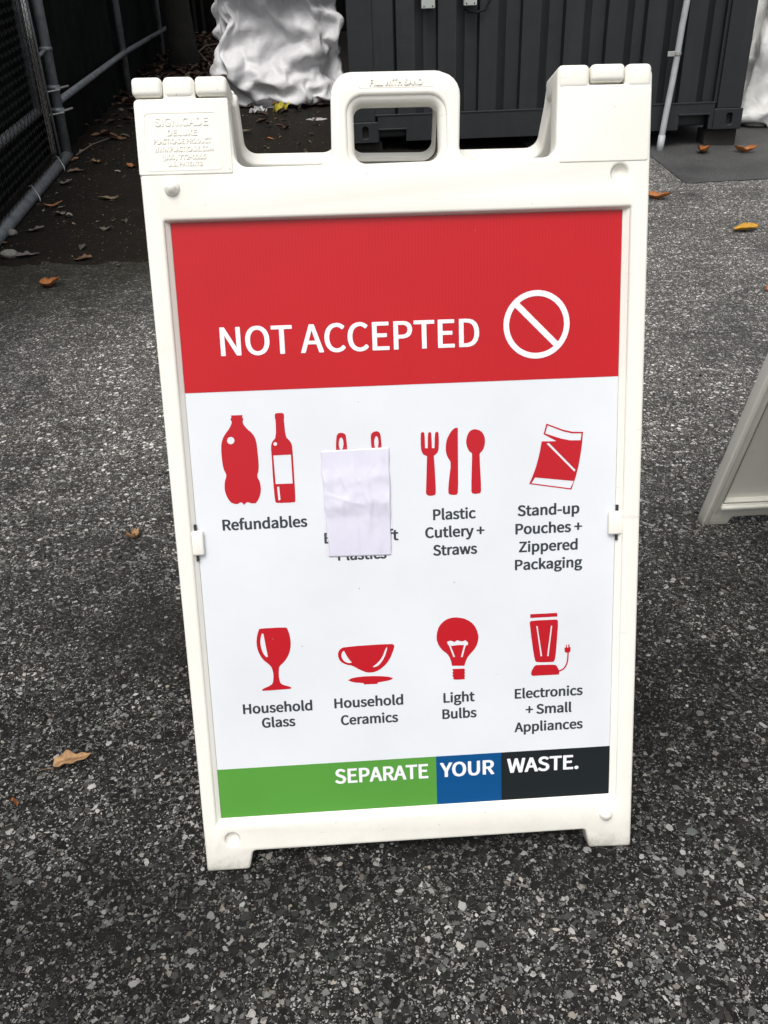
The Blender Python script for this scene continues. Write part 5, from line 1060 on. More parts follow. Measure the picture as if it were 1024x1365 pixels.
16,5,-1,18,-6,13,10,-3,13,11,0,-4,-15,1,-420,-33,53,6,14,1,12,12,-1,14,10,-2,19,-3,0,20,-8,5,8,-22,7,22,-8,-2,16,14,1,8,20,2,22,4,0,25,-3,-7,18,-9,0,
13,-14,9,19,2,2,16,3,1,19,-1,-4,17,1,-4,19,2,-2,20,3,-3,22,1,-2,17,14,4,15,-16,-2,-3,-22,0,-2,-21,-3,23,4,-4,17,6,-8,15,13,-3,11,15,-6,1,17,-10,-8,8,
13,14,12,-3,9,-5,-12,-439,-33,69,12,5,-1,12,3,0,-2,16,1,13,-11,-1,19,-13,-1,18,9,6,10,-23,1,17,9,7,18,15,-1,23,-7,-9,17,18,3,23,5,-3,21,-4,-6,20,-2,4,
15,-2,6,17,2,-7,16,2,-8,22,7,3,20,2,1,19,-7,0,12,-19,8,17,-2,-4,-9,-22,-2,20,-12,0,14,5,-7,10,14,-8,23,13,-5,-1,19,-8,11,-11,1,16,3,-4,-3,13,7,12,5,
-8,-447,-28,70,14,-2,-1,2,16,0,10,16,2,15,-9,-4,13,-16,0,11,-20,-1,25,3,8,16,-12,-10,1,16,9,12,14,4,26,10,-3,24,5,-2,24,6,-7,20,4,-5,20,2,-2,18,1,1,
17,-3,1,20,-6,-2,23,-11,-5,12,10,10,23,-8,5,-6,-20,0,7,-20,-1,14,7,-6,22,6,-6,7,18,-13,17,-2,2,4,19,-7,20,-8,-3,11,-12,0,12,-2,-2,1,13,-1,-442,-16,68,
-3,13,-3,10,10,3,12,9,0,11,-16,1,15,-18,1,15,-13,-3,17,-13,-2,18,15,0,18,-4,2,8,17,2,13,-13,-7,23,4,-7,22,4,-6,23,2,-5,18,2,-6,17,1,-4,15,-1,5,18,-1,
6,20,5,10,19,9,5,22,6,5,7,-20,5,9,-21,-2,11,15,-8,-1,16,-11,16,3,-3,22,1,-2,9,-10,-19,12,9,8,17,6,-2,17,-2,-3,12,-5,-5,-472,7,69,14,2,5,16,1,-3,13,-5,
-9,17,4,6,17,-9,-9,5,-15,10,9,-20,2,21,-2,-1,2,20,3,17,-11,-2,20,-2,1,21,0,-6,21,4,-6,21,10,-7,20,-3,-8,13,13,-3,13,9,-1,21,2,7,15,-2,16,19,-3,8,-3,
-11,-17,9,-11,-12,12,8,12,19,8,4,17,-6,-5,14,-3,-5,12,-7,-16,19,-11,-11,18,6,-1,17,7,1,-2,11,10,11,-7,-5,-444,3,56,14,3,6,11,-6,-5,16,0,0,20,6,-2,17,
12,3,18,-8,-2,-4,-13,14,6,-17,4,19,2,-4,10,14,8,17,0,-3,15,-7,-2,20,0,-3,23,2,-2,19,1,-11,18,5,-6,6,16,3,10,-18,-5,16,3,15,6,-9,-17,14,-17,-5,23,-6,
-2,7,14,14,13,-4,-12,16,0,-12,15,-5,-8,16,-7,-3,19,0,-3,17,5,-3,17,8,0,9,15,6,3,11,5,-434,-2,55,11,-14,0,10,9,4,17,3,2,20,6,0,18,5,0,19,-3,-3,7,-15,
-5,-9,-5,16,11,-15,-3,17,3,3,14,10,10,20,6,0,17,2,0,16,1,0,19,8,-9,22,2,-4,19,-2,0,6,-17,-8,9,-20,-8,12,16,7,9,-19,-1,-3,-17,-15,19,-2,-4,14,3,-8,18,
0,-3,20,2,0,18,5,0,17,7,-3,13,9,-6,17,-1,-2,17,5,-1,7,9,3,-428,13,61,13,-4,-4,14,-6,-1,13,-11,-10,17,7,4,13,9,12,19,7,-1,15,-4,-7,0,-15,4,1,-7,15,6,
-16,2,23,0,-5,22,4,-1,12,2,8,20,1,-2,18,4,6,15,13,7,-6,-8,-14,10,-12,1,9,17,2,8,-17,-8,12,-22,-6,19,-9,-5,17,2,0,15,7,-4,20,10,-7,16,2,-7,17,6,-5,14,
9,-4,12,9,-4,8,9,-5,2,-1,-15,11,2,-10,-405,-14,67,12,-5,-1,16,-7,1,17,-1,0,15,3,-1,13,10,14,20,3,-3,12,8,9,17,-4,-2,9,-9,-4,8,-16,2,5,-24,-4,18,-2,0,
15,-1,12,17,5,13,18,5,6,10,15,14,16,5,-9,21,5,-9,11,-2,-19,9,10,-16,-5,-2,-19,17,-1,13,-2,2,-18,-8,-13,-8,15,13,-1,17,7,0,14,0,-11,16,5,-5,14,8,2,13,
12,-2,13,5,-5,8,-2,-12,-381,-44,83,14,1,2,15,-9,3,14,6,3,16,4,1,9,-16,-3,2,16,7,20,-2,3,15,-6,0,14,-9,1,20,-9,0,5,-20,-1,13,14,8,7,16,7,8,17,-8,12,6,
-18,11,14,8,21,9,-7,15,-3,-14,8,3,15,14,11,-9,-11,-4,-18,18,0,7,19,-12,-2,-10,2,-18,-7,2,-17,19,0,-12,15,0,-9,13,5,-3,15,5,-3,17,4,-2,13,11,1,12,5,8,
-356,-79,84,5,8,10,14,5,6,16,5,2,-2,-13,-11,11,-7,9,14,-9,-3,13,-8,-15,20,-3,0,15,-5,4,6,1,17,9,15,5,11,19,-4,3,7,-19,8,15,-16,9,14,-8,19,14,-4,20,13,
-1,3,3,19,13,0,-15,17,5,-14,17,9,-10,18,-12,-8,13,-16,0,12,-19,2,-6,16,-14,-15,14,2,4,-7,-16,12,8,-2,14,5,-1,16,3,-4,13,-9,7,16,1,7,-329,-84,103,7,6,
11,12,10,4,0,-12,-13,6,-14,-1,2,-13,-11,13,-9,-3,15,0,8,18,9,5,13,11,3,3,19,1,8,16,-8,8,10,-17,5,15,-13,10,13,-8,15,18,3,19,8,8,14,15,-4,15,10,5,21,1,
-7,19,0,-3,15,-11,-9,20,-14,-6,11,6,-11,-1,-21,3,14,-15,-8,-1,13,-16,-7,18,-7,-17,5,-2,12,7,0,15,7,-7,15,-4,-8,16,-5,2,-325,-96,135,6,11,7,6,-13,-6,3,
-15,-5,10,-14,-7,15,-10,-7,15,5,6,3,16,3,8,15,-6,9,13,-10,7,8,-16,8,15,-6,8,15,-8,11,15,-3,13,8,10,19,9,6,16,11,1,21,2,0,19,-4,-5,23,0,-7,17,2,-9,12,
4,12,17,5,-10,20,-4,-11,7,-14,-10,-13,-15,-1,14,-5,-9,-8,17,-3,3,13,-15,-13,7,7,9,12,-2,12,6,-8,15,-10,-4,-319,-102,140,7,-12,-3,7,-12,-4,9,-13,-3,12,
-13,-2,9,14,0,-2,12,-10,-1,14,-12,8,11,-11,8,14,-9,15,14,-7,13,12,-3,17,7,2,18,-1,-4,12,11,10,17,9,4,23,4,-6,19,-1,-7,14,-3,-11,20,-4,-4,18,3,-3,18,5,
4,6,11,11,12,-7,-18,16,15,0,-6,-17,-4,5,-16,-8,13,2,-14,-6,17,-3,4,16,-8,-6,4,14,3,12,-2,9,12,-11,-298,-130,143,2,-15,-2,5,-14,-6,11,-10,-4,0,16,-7,4,
14,0,-7,11,-13,6,16,-11,11,9,-8,12,9,-7,23,3,-5,12,-2,-13,15,6,-2,20,7,6,11,10,9,11,1,-8,22,1,-12,21,-1,-2,16,-1,-9,21,2,1,7,17,4,13,13,-1,12,-15,7,
17,0,-6,17,6,-8,15,7,-9,-12,-15,6,4,-12,-14,10,6,-15,-3,17,0,9,14,-2,-5,5,13,6,12,-4,-344,-427,-606,3,12,-11,-6,10,-5,-5,11,0,-6,16,5,-5,18,7,-9,13,9,
-18,-6,-9,-16,7,-3,-12,9,-2,-7,13,1,-8,16,5,14,10,-4,-11,8,9,-6,16,2,-4,17,-2,-5,18,-3,2,15,-12,-3,16,-7,15,8,5,10,11,-5,13,4,7,1,17,-3,10,16,1,16,
-11,2,4,12,-6,6,13,0,10,10,6,7,17,-2,-5,17,-6,0,17,-3,5,18,1,6,3,11,10,-366,44,-10,0,-12,6,12,-7,-2,15,1,-8,12,5,-9,12,7,-20,1,-2,-16,7,-2,-4,14,0,3,
13,-11,-9,12,2,-13,13,4,10,10,-9,-6,15,6,-3,18,-7,-7,15,-1,-3,18,0,-3,17,0,-11,17,-4,4,19,-8,13,9,-3,11,-4,11,19,10,-3,9,18,1,16,-5,-3,4,13,-7,-8,11,
6,3,16,-5,6,18,0,8,14,1,10,11,-4,-12,10,4,1,11,8,18,-363,65,0,-13,-15,-11,3,-9,-9,9,-8,-8,12,5,-9,12,7,-9,14,10,11,11,-5,3,11,-8,-4,18,-3,-15,12,2,
-12,14,1,7,12,-13,-4,14,-5,-9,13,4,-9,17,-2,-5,19,0,-6,18,-1,-8,19,-6,0,20,-5,8,14,-3,20,2,4,19,9,-5,18,-1,2,14,10,-3,2,15,-5,-6,13,5,1,17,-5,15,2,-1,
5,13,3,-6,15,2,-13,7,5,-1,16,8,9,-392,60,-9,10,2,0,15,-6,4,14,-8,10,8,-4,-4,15,-1,-9,15,4,-9,12,3,15,0,-7,-6,14,-3,-8,17,2,-7,15,-6,-15,8,4,5,16,-10,
-13,17,-2,1,15,-7,-3,17,-5,-5,18,-6,-7,15,-4,-6,21,-1,-4,19,7,12,13,-4,18,0,4,17,0,2,18,8,-7,7,14,-3,1,18,-1,-3,15,-2,13,-4,2,-4,15,3,-14,8,3,-8,13,7,
4,17,8,15,-404,62,2,13,1,-1,12,0,-5,16,-4,-11,10,-5,-13,6,-6,7,10,8,-5,0,-13,2,17,5,-1,19,0,-8,14,-8,6,16,1,1,20,5,-3,18,-5,-3,16,-7,-6,17,-7,-8,17,
-5,-5,18,-7,-16,8,-2,3,23,0,7,19,-3,10,10,-7,7,17,7,18,1,1,17,2,-1,-7,16,-3,-9,16,-3,16,-9,1,-6,15,-1,3,12,6,-12,9,3,0,13,5,8,12,9,-1,-393,56,-9,-8,
-11,-5,10,-5,-3,13,5,0,11,6,-9,-3,-12,-11,14,-4,-4,14,-3,7,13,5,2,18,1,0,18,4,-3,16,1,-3,17,-1,-2,16,-1,-1,17,-3,-3,19,-2,-1,22,-7,-9,8,-17,13,16,6,7,
22,-9,6,13,-12,10,14,0,-8,15,11,19,3,6,-11,15,-3,-9,14,-10,19,-3,2,0,16,-1,10,13,3,-11,10,4,11,7,2,1,11,6,9,9,9,-8,-408,49,-16,4,-2,-12,-4,-12,-10,8,
2,-11,12,-1,-9,14,-6,-4,14,-4,-3,16,-3,4,17,0,5,16,4,-3,17,0,-7,17,-1,-5,17,0,-2,15,-1,-1,15,-2,-3,17,-1,-2,17,0,-1,25,-2,10,20,-9,12,19,-3,16,11,0,
23,8,4,-6,14,6,-13,11,-6,-13,8,-10,17,3,5,7,18,1,16,11,1,9,11,-1,-10,14,4,13,6,3,5,10,3,5,12,9,-14,-437,28,-10,7,6,-12,12,0,-9,13,1,-12,11,-2,-12,13,
-3,-8,15,-3,-6,12,-5,-5,14,-7,-3,15,-1,-4,15,1,-2,17,3,-2,18,5,-1,19,4,-1,17,4,9,16,3,5,17,-4,5,6,-18,16,18,-10,17,18,-8,10,18,10,-16,14,-5,-11,15,-3,
-10,16,1,11,16,11,13,14,7,19,3,0,10,18,-3,11,10,4,-12,11,3,4,15,-1,3,15,2,6,13,5,23,-440,10,-14,9,-1,-13,12,2,-13,13,2,-10,9,5,-13,4,6,-5,15,-7,-6,16,
-3,-11,9,2,-4,14,-3,-13,10,3,0,19,4,-6,17,4,-5,17,3,17,7,-8,14,13,-2,8,17,-3,6,22,-4,-8,25,3,16,18,-11,-16,13,-5,3,20,9,-19,16,-2,22,4,1,7,12,10,1,15,
7,18,11,0,12,18,-1,9,12,0,-8,12,0,5,19,1,-8,16,4,6,17,8,43,-450,-2,-11,13,-2,-12,13,1,-12,3,8,-16,8,6,-6,17,-2,-12,10,0,-13,4,-1,-5,16,0,-16,8,-4,0,
15,-1,-4,14,8,-5,19,6,10,17,-6,2,18,1,-7,12,1,17,15,-2,17,16,-6,6,23,-9,-4,22,4,-17,16,1,-18,14,1,9,22,-2,21,3,2,-10,13,10,12,16,6,3,17,1,10,13,0,16,
12,1,3,16,2,-8,15,-1,-2,20,5,17,6,8,18,-437,-20,16,5,5,-4,17,3,-13,12,-1,-15,8,5,-14,0,9,-15,6,2,-15,6,0,-15,15,-2,-6,19,-2,13,12,-8,0,17,3,0,16,2,
-16,6,7,5,19,1,-1,22,-3,1,22,2,19,10,-3,15,18,-9,-23,11,2,-10,23,3,9,23,-3,0,18,7,18,5,0,-3,20,6,-16,14,8,13,12,2,8,16,2,16,8,3,-3,17,0,-8,16,0,17,5,
2,16,3,6,-8,-409,-28,13,2,6,18,11,7,-5,18,-3,-9,15,-3,-14,7,3,-8,6,1,-10,-7,9,-20,0,5,-17,12,2,-5,20,-4,-5,20,-1,1,18,2,13,15,6,-17,13,6,5,17,-3,8,16,
-3,7,24,0,22,8,-4,-1,20,-11,-16,15,8,-2,20,5,5,22,3,18,13,-2,-12,15,7,-9,14,3,-6,12,3,10,10,3,14,11,5,-7,16,1,10,11,3,15,5,3,14,-7,-2,-28,-378,-31,15,
2,8,18,13,6,12,8,10,-2,16,-5,-3,15,-7,-13,8,-3,-16,5,-1,-13,-6,13,-17,9,1,8,8,-10,-15,8,11,-14,13,9,2,20,5,4,21,4,17,1,-10,11,19,0,-3,21,3,-1,25,2,16,
11,-10,2,23,-3,-8,18,11,9,16,-5,-4,16,7,-16,10,7,-13,9,6,2,16,5,3,15,5,5,13,5,14,8,1,11,8,0,10,-7,-7,12,-6,-8,-44,-354,-16,10,16,0,17,9,9,18,2,11,-5,
17,-6,14,8,-2,-19,5,1,2,16,-5,-3,11,-2,-9,-11,6,-7,17,-3,-12,13,6,-15,-1,14,12,11,-9,-9,11,15,18,5,-14,9,24,-2,5,18,-1,3,22,3,4,25,5,1,19,-1,1,16,2,
-8,15,9,-10,15,4,-19,3,1,11,14,-3,4,15,0,2,11,7,4,13,7,2,14,7,9,-5,-8,10,-5,-6,12,-4,-4,-47,-339,-10,5,22,3,10,13,4,12,7,1,15,8,2,13,-6,0,-1,17,-2,-9,
13,3,-12,-3,-4,-3,14,3,-14,-5,0,-15,10,6,-1,24,9,9,17,-6,11,10,-8,-10,15,0,-22,-3,-1,-2,19,-5,9,21,8,-3,23,-7,5,19,10,2,20,-1,9,3,18,-1,18,11,3,15,-5,
0,13,0,-7,13,-1,13,-5,5,-9,12,5,15,5,2,14,0,-1,9,-7,-6,15,2,-4,-47,-324,-4,0,20,3,4,17,6,18,2,4,13,8,0,8,9,-3,1,14,-4,-14,-10,0,-16,-5,-5,-15,13,-2,
-5,15,13,3,18,2,18,10,-6,-3,18,5,-11,15,-5,-18,0,-4,0,20,7,-13,16,-9,-20,11,-4,0,21,-3,0,25,0,3,19,5,12,2,13,-2,18,-7,-1,19,0,4,-5,12,13,2,10,13,4,10,
15,4,-4,16,5,0,14,6,2,10,10,-3,7,13,-2,-28,-332,-7,4,18,-1,-9,11,13,1,17,3,6,11,-3,7,10,1,7,11,-1,-15,-6,-2,-13,-19,3,-19,10,-1,19,10,3,1,21,5,-17,12,
-4,-5,21,-2,-2,18,0,-15,-9,-2,-9,14,1,-10,21,0,-12,22,-5,-7,19,-1,-7,18,-7,1,20,7,3,20,3,6,17,4,7,14,3,13,11,1,14,8,-5,15,3,-3,18,2,0,15,2,6,11,1,8,9,
1,10,-4,12,-5,-12,-331,-3,14,-3,-4,6,14,-6,6,17,8,1,13,6,-1,15,3,-8,10,4,-15,1,2,-15,-21,4,-23,7,0,20,5,1,-10,18,3,-8,20,-2,-8,19,0,14,5,-7,-2,18,-3,
-5,15,-9,-11,19,0,-13,16,6,-3,22,-4,-9,18,-1,9,10,-11,0,13,6,-2,13,12,3,17,3,6,-3,-12,14,9,9,10,13,7,-3,15,0,12,-11,-3,11,5,10,-7,12,-7,-4,16,-1,35,
-327,10,9,8,-4,-6,13,-5,-18,-2,-8,3,13,9,3,12,12,9,1,12,-10,8,6,-19,-9,6,-22,4,0,18,7,-2,9,15,-5,-7,25,1,-8,22,-3,-14,7,-2,6,16,-6,13,7,-9,-2,20,1,-9,
19,0,-11,17,-1,-8,15,2,-16,4,-2,13,5,-1,8,14,4,-19,0,-4,10,13,8,8,13,3,-4,15,0,13,8,8,6,18,-1,-2,17,-4,-6,11,-10,-15,-2,-5,80,-319,18,-10,5,-1,-13,5,
-3,-9,-13,1,-15,1,1,3,12,9,7,6,14,4,7,15,-6,15,7,-23,-1,0,19,12,-3,8,13,-4,-5,24,-1,-17,11,-3,11,9,-12,1,18,-1,12,12,-6,-16,11,0,-12,17,1,-9,15,4,-14,
6,-8,-13,9,-2,7,16,7,4,17,4,-15,-1,-8,0,18,0,4,13,6,8,11,13,5,18,-2,-2,15,-8,-8,15,-12,16,1,9,8,13,-5,50,-344,8,-11,6,0,-7,9,6,-10,-8,0,-8,-11,4,-6,
10,11,13,6,12,-7,17,2,-4,13,12,-4,17,10,10,17,-5,21,5,1,-14,14,-9,2,20,-6,16,4,-11,4,16,-3,-12,12,0,-7,13,1,-14,12,-1,-21,7,-7,-15,7,-1,13,12,0,0,16,
6,-13,8,-1,-15,13,2,-6,17,0,-3,19,-1,3,18,-1,1,20,1,1,20,0,13,14,-2,14,15,-1,14,4,1,50,-349,9,-10,0,6,-6,-10,8,-16,-5,4,-1,-17,3,-11,11,6,-2,15,8,7,
15,12,17,6,5,4,22,4,-16,18,-2,5,20,-7,11,18,-2,10,-5,-11,6,19,-8,-2,20,-3,-14,8,0,-14,4,-1,-14,4,-4,-16,10,-3,12,13,-7,-2,16,10,-19,8,3,-7,14,5,-5,19,
2,-4,21,-1,-2,18,4,0,18,0,0,22,0,5,16,-1,7,19,-4,11,12,-3,17,-5,0,38,-349,10,-6,11,9,-10,-10,8,-2,-17,7,10,-13,2,-13,3,11,-15,9,6,16,8,2,9,21,5,-5,22,
1,6,23,0,-12,18,-2,19,3,-7,3,21,-6,12,17,-8,-13,1,-11,-13,6,-3,-15,10,-1,-11,13,-2,11,8,-10,1,20,0,-15,1,11,-7,15,8,0,20,-4,0,22,1,3,21,0,-7,22,2,-1,
21,-4,6,14,0,-4,10,11,-2,20,-1,1,17,-4,7,10,-5,60,-364,15,-4,-16,6,-5,-19,1,8,6,19,-7,-7,13,-16,-1,6,8,13,-11,-14,7,17,-7,23,7,1,21,0,4,22,-4,14,17,
-8,-2,16,-5,13,12,-2,-9,16,-8,4,18,-9,-18,-4,1,-3,14,-7,9,-1,-14,-4,19,1,1,20,-5,-16,3,12,8,14,-8,7,20,3,0,23,4,-2,19,-1,-4,19,0,-14,11,5,6,15,-6,-1,
15,1,-6,13,5,6,14,-8,5,14,-4,52,-389,11,-3,-23,4,6,-5,19,-12,-10,-4,-6,0,17,13,15,4,-6,14,14,-1,24,3,-16,16,15,-3,23,5,-3,19,-5,2,21,-4,1,19,-3,1,17,
-5,2,18,-7,10,-7,-17,-1,17,-5,0,16,-7,6,7,-16,0,15,-6,-15,-3,13,-1,20,1,-2,23,11,-9,19,4,4,23,-1,1,18,-2,-7,17,1,-7,17,3,18,3,-9,-4,16,-2,-4,15,-1,-4,
13,0,-8,9,-2,67,-422,-9,0,-8,16,-6,-15,-7,1,0,18,1,7,19,1,15,12,-1,22,7,-7,23,2,-1,25,-4,-4,22,8,-3,18,2,4,19,-7,3,20,-1,-1,16,6,4,18,-4,6,2,-16,3,10,
-13,0,22,-8,-5,14,-1,-18,0,1,-6,16,5,-12,4,13,-5,26,7,12,21,-3,2,18,6,-6,18,4,-3,19,-5,-13,-9,-10,-2,15,-7,-4,14,-9,-2,19,0,1,14,2,5,11,-1,80,-431,
-16,-2,-9,-14,2,-5,18,1,3,20,3,15,10,-3,21,2,-10,22,-4,1,21,6,-6,22,0,-3,20,9,0,19,2,7,13,7,1,18,5,3,10,-14,9,17,3,7,15,8,-9,15,1,-9,16,-9,-13,-7,-7,
0,21,0,-8,13,10,-9,18,6,-13,19,10,-14,16,4,-19,13,-5,-11,13,-2,16,10,6,-15,4,-4,4,16,-9,14,3,-14,3,19,-6,0,18,-1,3,1,-11,88,-414,-45,6,-4,19,3,-6,14,
-1,14,5,-9,14,-1,-6,23,1,0,20,7,0,19,1,-4,23,6,0,18,6,2,17,0,11,10,6,4,7,12,-6,8,18,-13,11,13,-13,15,0,-9,16,-1,-9,14,-5,-14,16,-3,-10,3,-17,-5,17,2,
-11,17,5,-15,18,2,-13,10,17,-17,11,-11,16,2,9,17,3,4,0,18,-1,-9,16,-3,3,14,-8,12,13,-11,9,7,-17,3,7,-14,100,-388,-42,5,-12,11,-1,14,-2,-4,12,1,-2,17,
4,-3,18,8,0,14,6,-1,20,5,-3,22,8,1,17,7,-10,-3,12,-14,7,4,-12,12,10,0,0,25,-15,12,-9,-13,12,-7,-3,18,-10,-13,13,8,-13,15,4,-14,13,3,-6,19,-2,-11,12,
-8,-16,16,10,-15,15,17,12,14,14,9,18,6,19,-6,7,16,5,-5,3,15,-12,-2,17,-5,3,-3,-20,4,11,-19,5,10,-15,109,-379,-52,7,12,2,-1,11,7,-5,10,11,-4,14,9,0,13,
5,-3,15,9,-3,18,9,-4,20,7,-5,15,6,-7,13,10,-15,7,10,-10,-17,-5,-16,5,-7,-15,14,-8,-18,10,-6,-10,16,-4,-9,20,0,-11,16,6,-13,15,6,-12,12,10,-8,12,12,-7,
18,22,-4,16,15,-2,19,14,3,22,6,12,17,-1,20,6,-2,20,-3,3,14,6,-11,-1,10,-16,-8,11,-15,12,1,-21,120,-371,-69,-15,3,3,-1,12,10,-5,12,14,-3,11,7,-2,15,7,
-6,15,9,-5,14,6,-8,16,7,-9,13,4,-10,7,-10,-6,-2,18,-19,9,10,-8,17,-2,-15,14,-7,-18,-3,-7,-7,17,-7,8,19,2,-22,7,-2,-4,18,7,-13,9,10,-6,12,14,-6,19,17,
3,16,15,-1,16,15,5,25,10,-3,20,6,7,16,0,13,13,-5,18,7,-12,19,2,-5,-7,11,-14,2,7,-22,111,-380,-78,-13,-4,0,-7,15,4,-6,13,2,-5,13,6,-7,7,12,-2,11,10,-8,
13,-2,-9,12,11,-7,12,-6,-13,10,3,-9,7,18,-11,14,-4,-7,5,17,-3,18,5,-9,10,-7,-17,3,-9,19,12,-1,-9,21,-6,-19,4,9,-5,12,6,-3,15,10,3,22,11,-2,21,1,6,14,
18,-7,25,-2,-1,2,22,7,14,12,10,12,7,9,16,-1,10,19,-10,9,11,-15,1,7,-18,92,-373,-93,-12,-6,6,-13,6,-7,-6,14,-1,-6,14,2,-4,11,4,-10,2,13,-9,8,15,-9,15,
-5,-7,14,5,-7,7,15,-15,8,6,-14,11,-4,-3,12,11,6,4,14,0,19,3,-13,12,-6,18,6,-5,4,15,-15,-14,15,5,-7,15,-5,-7,12,5,7,14,14,3,16,14,4,21,0,-3,21,2,-9,-4,
17,7,9,18,11,14,14,7,12,5,10,15,-2,6,16,-11,4,10,-16,
]
def bag_mesh():
    bm = bmesh.new(); bmesh.ops.create_cube(bm, size=2)
    bmesh.ops.subdivide_edges(bm, edges=bm.edges[:], cuts=33, use_grid_fill=True)
    for v in bm.verts:
        p = v.co.copy(); e = 6
        p /= (abs(p.x) ** e + abs(p.y) ** e + abs(p.z) ** e) ** (1 / e)
        d = 1 + .16 * mnoise.noise(p * 2.2 + Vector((9, 0, 0)))
        v.co = Vector((p.x * .66 * d, p.y * .62 * d, p.z * 1.12 * d))
    tmp = bm_mesh(bm, 'bag')
    bm = bmesh.new(); bm.from_mesh(tmp)
    for v in bm.verts:
        v.co.z += 1.16
        v.co += v.normal * .05 * mnoise.noise(v.co * 5) + Vector((mnoise.noise(v.co * 14), mnoise.noise(v.co * 14 + Vector((5, 0, 0))), mnoise.noise(v.co * 14 + Vector((9, 0, 0))))) * .012
    bmesh.ops.delete(bm, geom=[f for f in bm.faces if f.calc_center_median().z < .10], context='FACES')
    me_ = bm_mesh(bm, 'bag')
    V = np.cumsum(np.array(BAG).reshape(-1, 3), axis=0) / 500.0
    assert len(V) == len(me_.vertices), (len(V), len(me_.vertices))
    me_.vertices.foreach_set('co', V.astype(np.float32).ravel())
    me_.update()
    return me_
def bag(name, mat, label, cat, loc, rz, sc):
    me_ = bag_mesh()
    o = link(name, me_, mat, smooth=True, label=label, category=cat)
    me_.transform(Matrix.Rotation(rz, 4, 'Z'))
    me_.transform(Matrix.Diagonal((*sc, 1)))
    o.location = loc
    m_ = o.modifiers.new('smooth', 'SUBSURF'); m_.levels = 1; m_.render_levels = 1
    return o
bag('tarp_bundle', M['tarp'], 'large crumpled white tarpaulin bundle left of the dark container, against the leaf strip', 'tarp bundle', (-.465, 6.84, gz(6.45)), 0, (.86, .84, .66))
bag('woven_bag', M['tarp2'], 'white crumpled woven bag at the right edge beside the container corner', 'bag', (3.17, 5.50, gz(5.0)), 2.6, (.92, .86, .9))

def scrap(name, label, cat, x, y, s, mat, seed, flat=.35, group=None):
    r_ = random.Random(seed)
    n = 7
    V, F = [], []
    for j in range(n):
        for i in range(n):
            u, v = i / (n - 1) - .5, j / (n - 1) - .5
            k = 1 - .5 * (abs(u) * abs(v) * 4)
            V.append((u * s * k + r_.uniform(-.06, .06) * s, v * s * .7 * k + r_.uniform(-.06, .06) * s, max(.003, (r_.random() * flat + (0.25 - u * u - v * v) * flat) * s)))
    for j in range(n - 1):
        for i in range(n - 1):
            F.append((j * n + i, j * n + i + 1, (j + 1) * n + i + 1, (j + 1) * n + i))
    o = link(name, mesh(name, V, F), M[mat], label=label, category=cat)
    o.location = (x, y, gz(y) + .006)
    o.rotation_euler = (math.atan(.1), 0, r_.uniform(-.4, .4))
    return o
scrap('plastic_scrap', 'crumpled yellow plastic scrap under the white tarpaulin bundle', 'plastic scrap', -.425, 6.25, .14, 'yellow', 3, .5)
scrap('plastic_scrap', 'torn white plastic scrap left of the yellow scrap under the tarpaulin bundle', 'plastic scrap', -.60, 6.25, .15, 'scrap', 4, .3)
scrap('plastic_scrap', 'flat pale plastic shred on the dark ground seen through the left notch of the sign', 'plastic scrap', -.153, 5.92, .16, 'scrap', 8, .05)

# ------------------------------------------------------------------ chain-link fence on the left
FX = -1.685
fence = empty('chain_link_fence', (FX, 4.62, gz(4.62)), 'grey pipe chain-link fence with black screening along the left side', 'fence')
def fpt(x, y, h):      # h above the local ground, relative to fence base
    return (x - FX - .037 * (y - 4.8), y - 4.62, gz(y) + h - gz(4.62))
def fpipe(name, pts, r, mat='galv', parent=fence, seg=14, caps=True):
    return link(name, tube_mesh([fpt(*p) for p in pts], r, seg, name, caps), M[mat], parent, smooth=True)
post = fpipe('post', [(FX, 4.80, -.05), (FX, 4.74, 2.2)], .030)
fpipe('post', [(FX - .01, 7.40, -.05), (FX - .01, 7.34, 2.2)], .028)
fpipe('post', [(FX - .01, 9.95, -.05), (FX - .01, 9.90, 2.2)], .028)
fpipe('post', [(FX - .06, 2.40, -.05), (FX - .06, 2.40, 2.2)], .028)
fpipe('brace_rail', [(FX, 4.84, .325), (FX, 7.4, .315), (FX, 10.4, .255)], .021)
fpipe('bottom_pipe', [(FX - .01, 2.2, .035), (FX - .01, 3.3, .033), (FX, 4.82, .033)], .031)
fpipe('brace_rail', [(FX - .09, 2.3, .33), (FX - .075, 4.64, .31)], .024)
fpipe('inner_post', [(FX - .075, 4.60, .30), (FX - .075, 4.66, 2.2)], .024)
fpipe('tension_bar', [(FX + .01, 4.60, .02), (FX + .01, 4.52, .87), (FX + .01, 4.50, 2.1)], .007, seg=6)
fpipe('top_rail', [(FX, 2.2, 2.2), (FX - .05, 9.9, 2.2)], .024)
for h in (.285, .405):
    c = fpipe('clamp', [(FX, 4.785, h - .014), (FX, 4.785, h + .014)], .037)
    link('bolt', tube_mesh([fpt(FX + .02, 4.73, h), fpt(FX + .075, 4.83, h + .002)], .006, 8), M['tie'], c)
    link('bolt', tube_mesh([fpt(FX - .03, 4.68, h - .006), fpt(FX + .04, 4.75, h - .006)], .005, 8), M['tie'], c)
fpipe('band', [(FX, 4.775, .595), (FX, 4.775, .617)], .036)
fpipe('band', [(FX + .01, 4.55, .60), (FX, 4.75, .606)], .010, seg=8)
for y in (3.86, 4.47):
    fpipe('tie_wire', [(FX - .02, y + .03, .085), (FX + .02, y + .01, .10), (FX + .055, y - .02, .05), (FX + .058, y - .03, .03)], .0035, 'tie', seg=6)
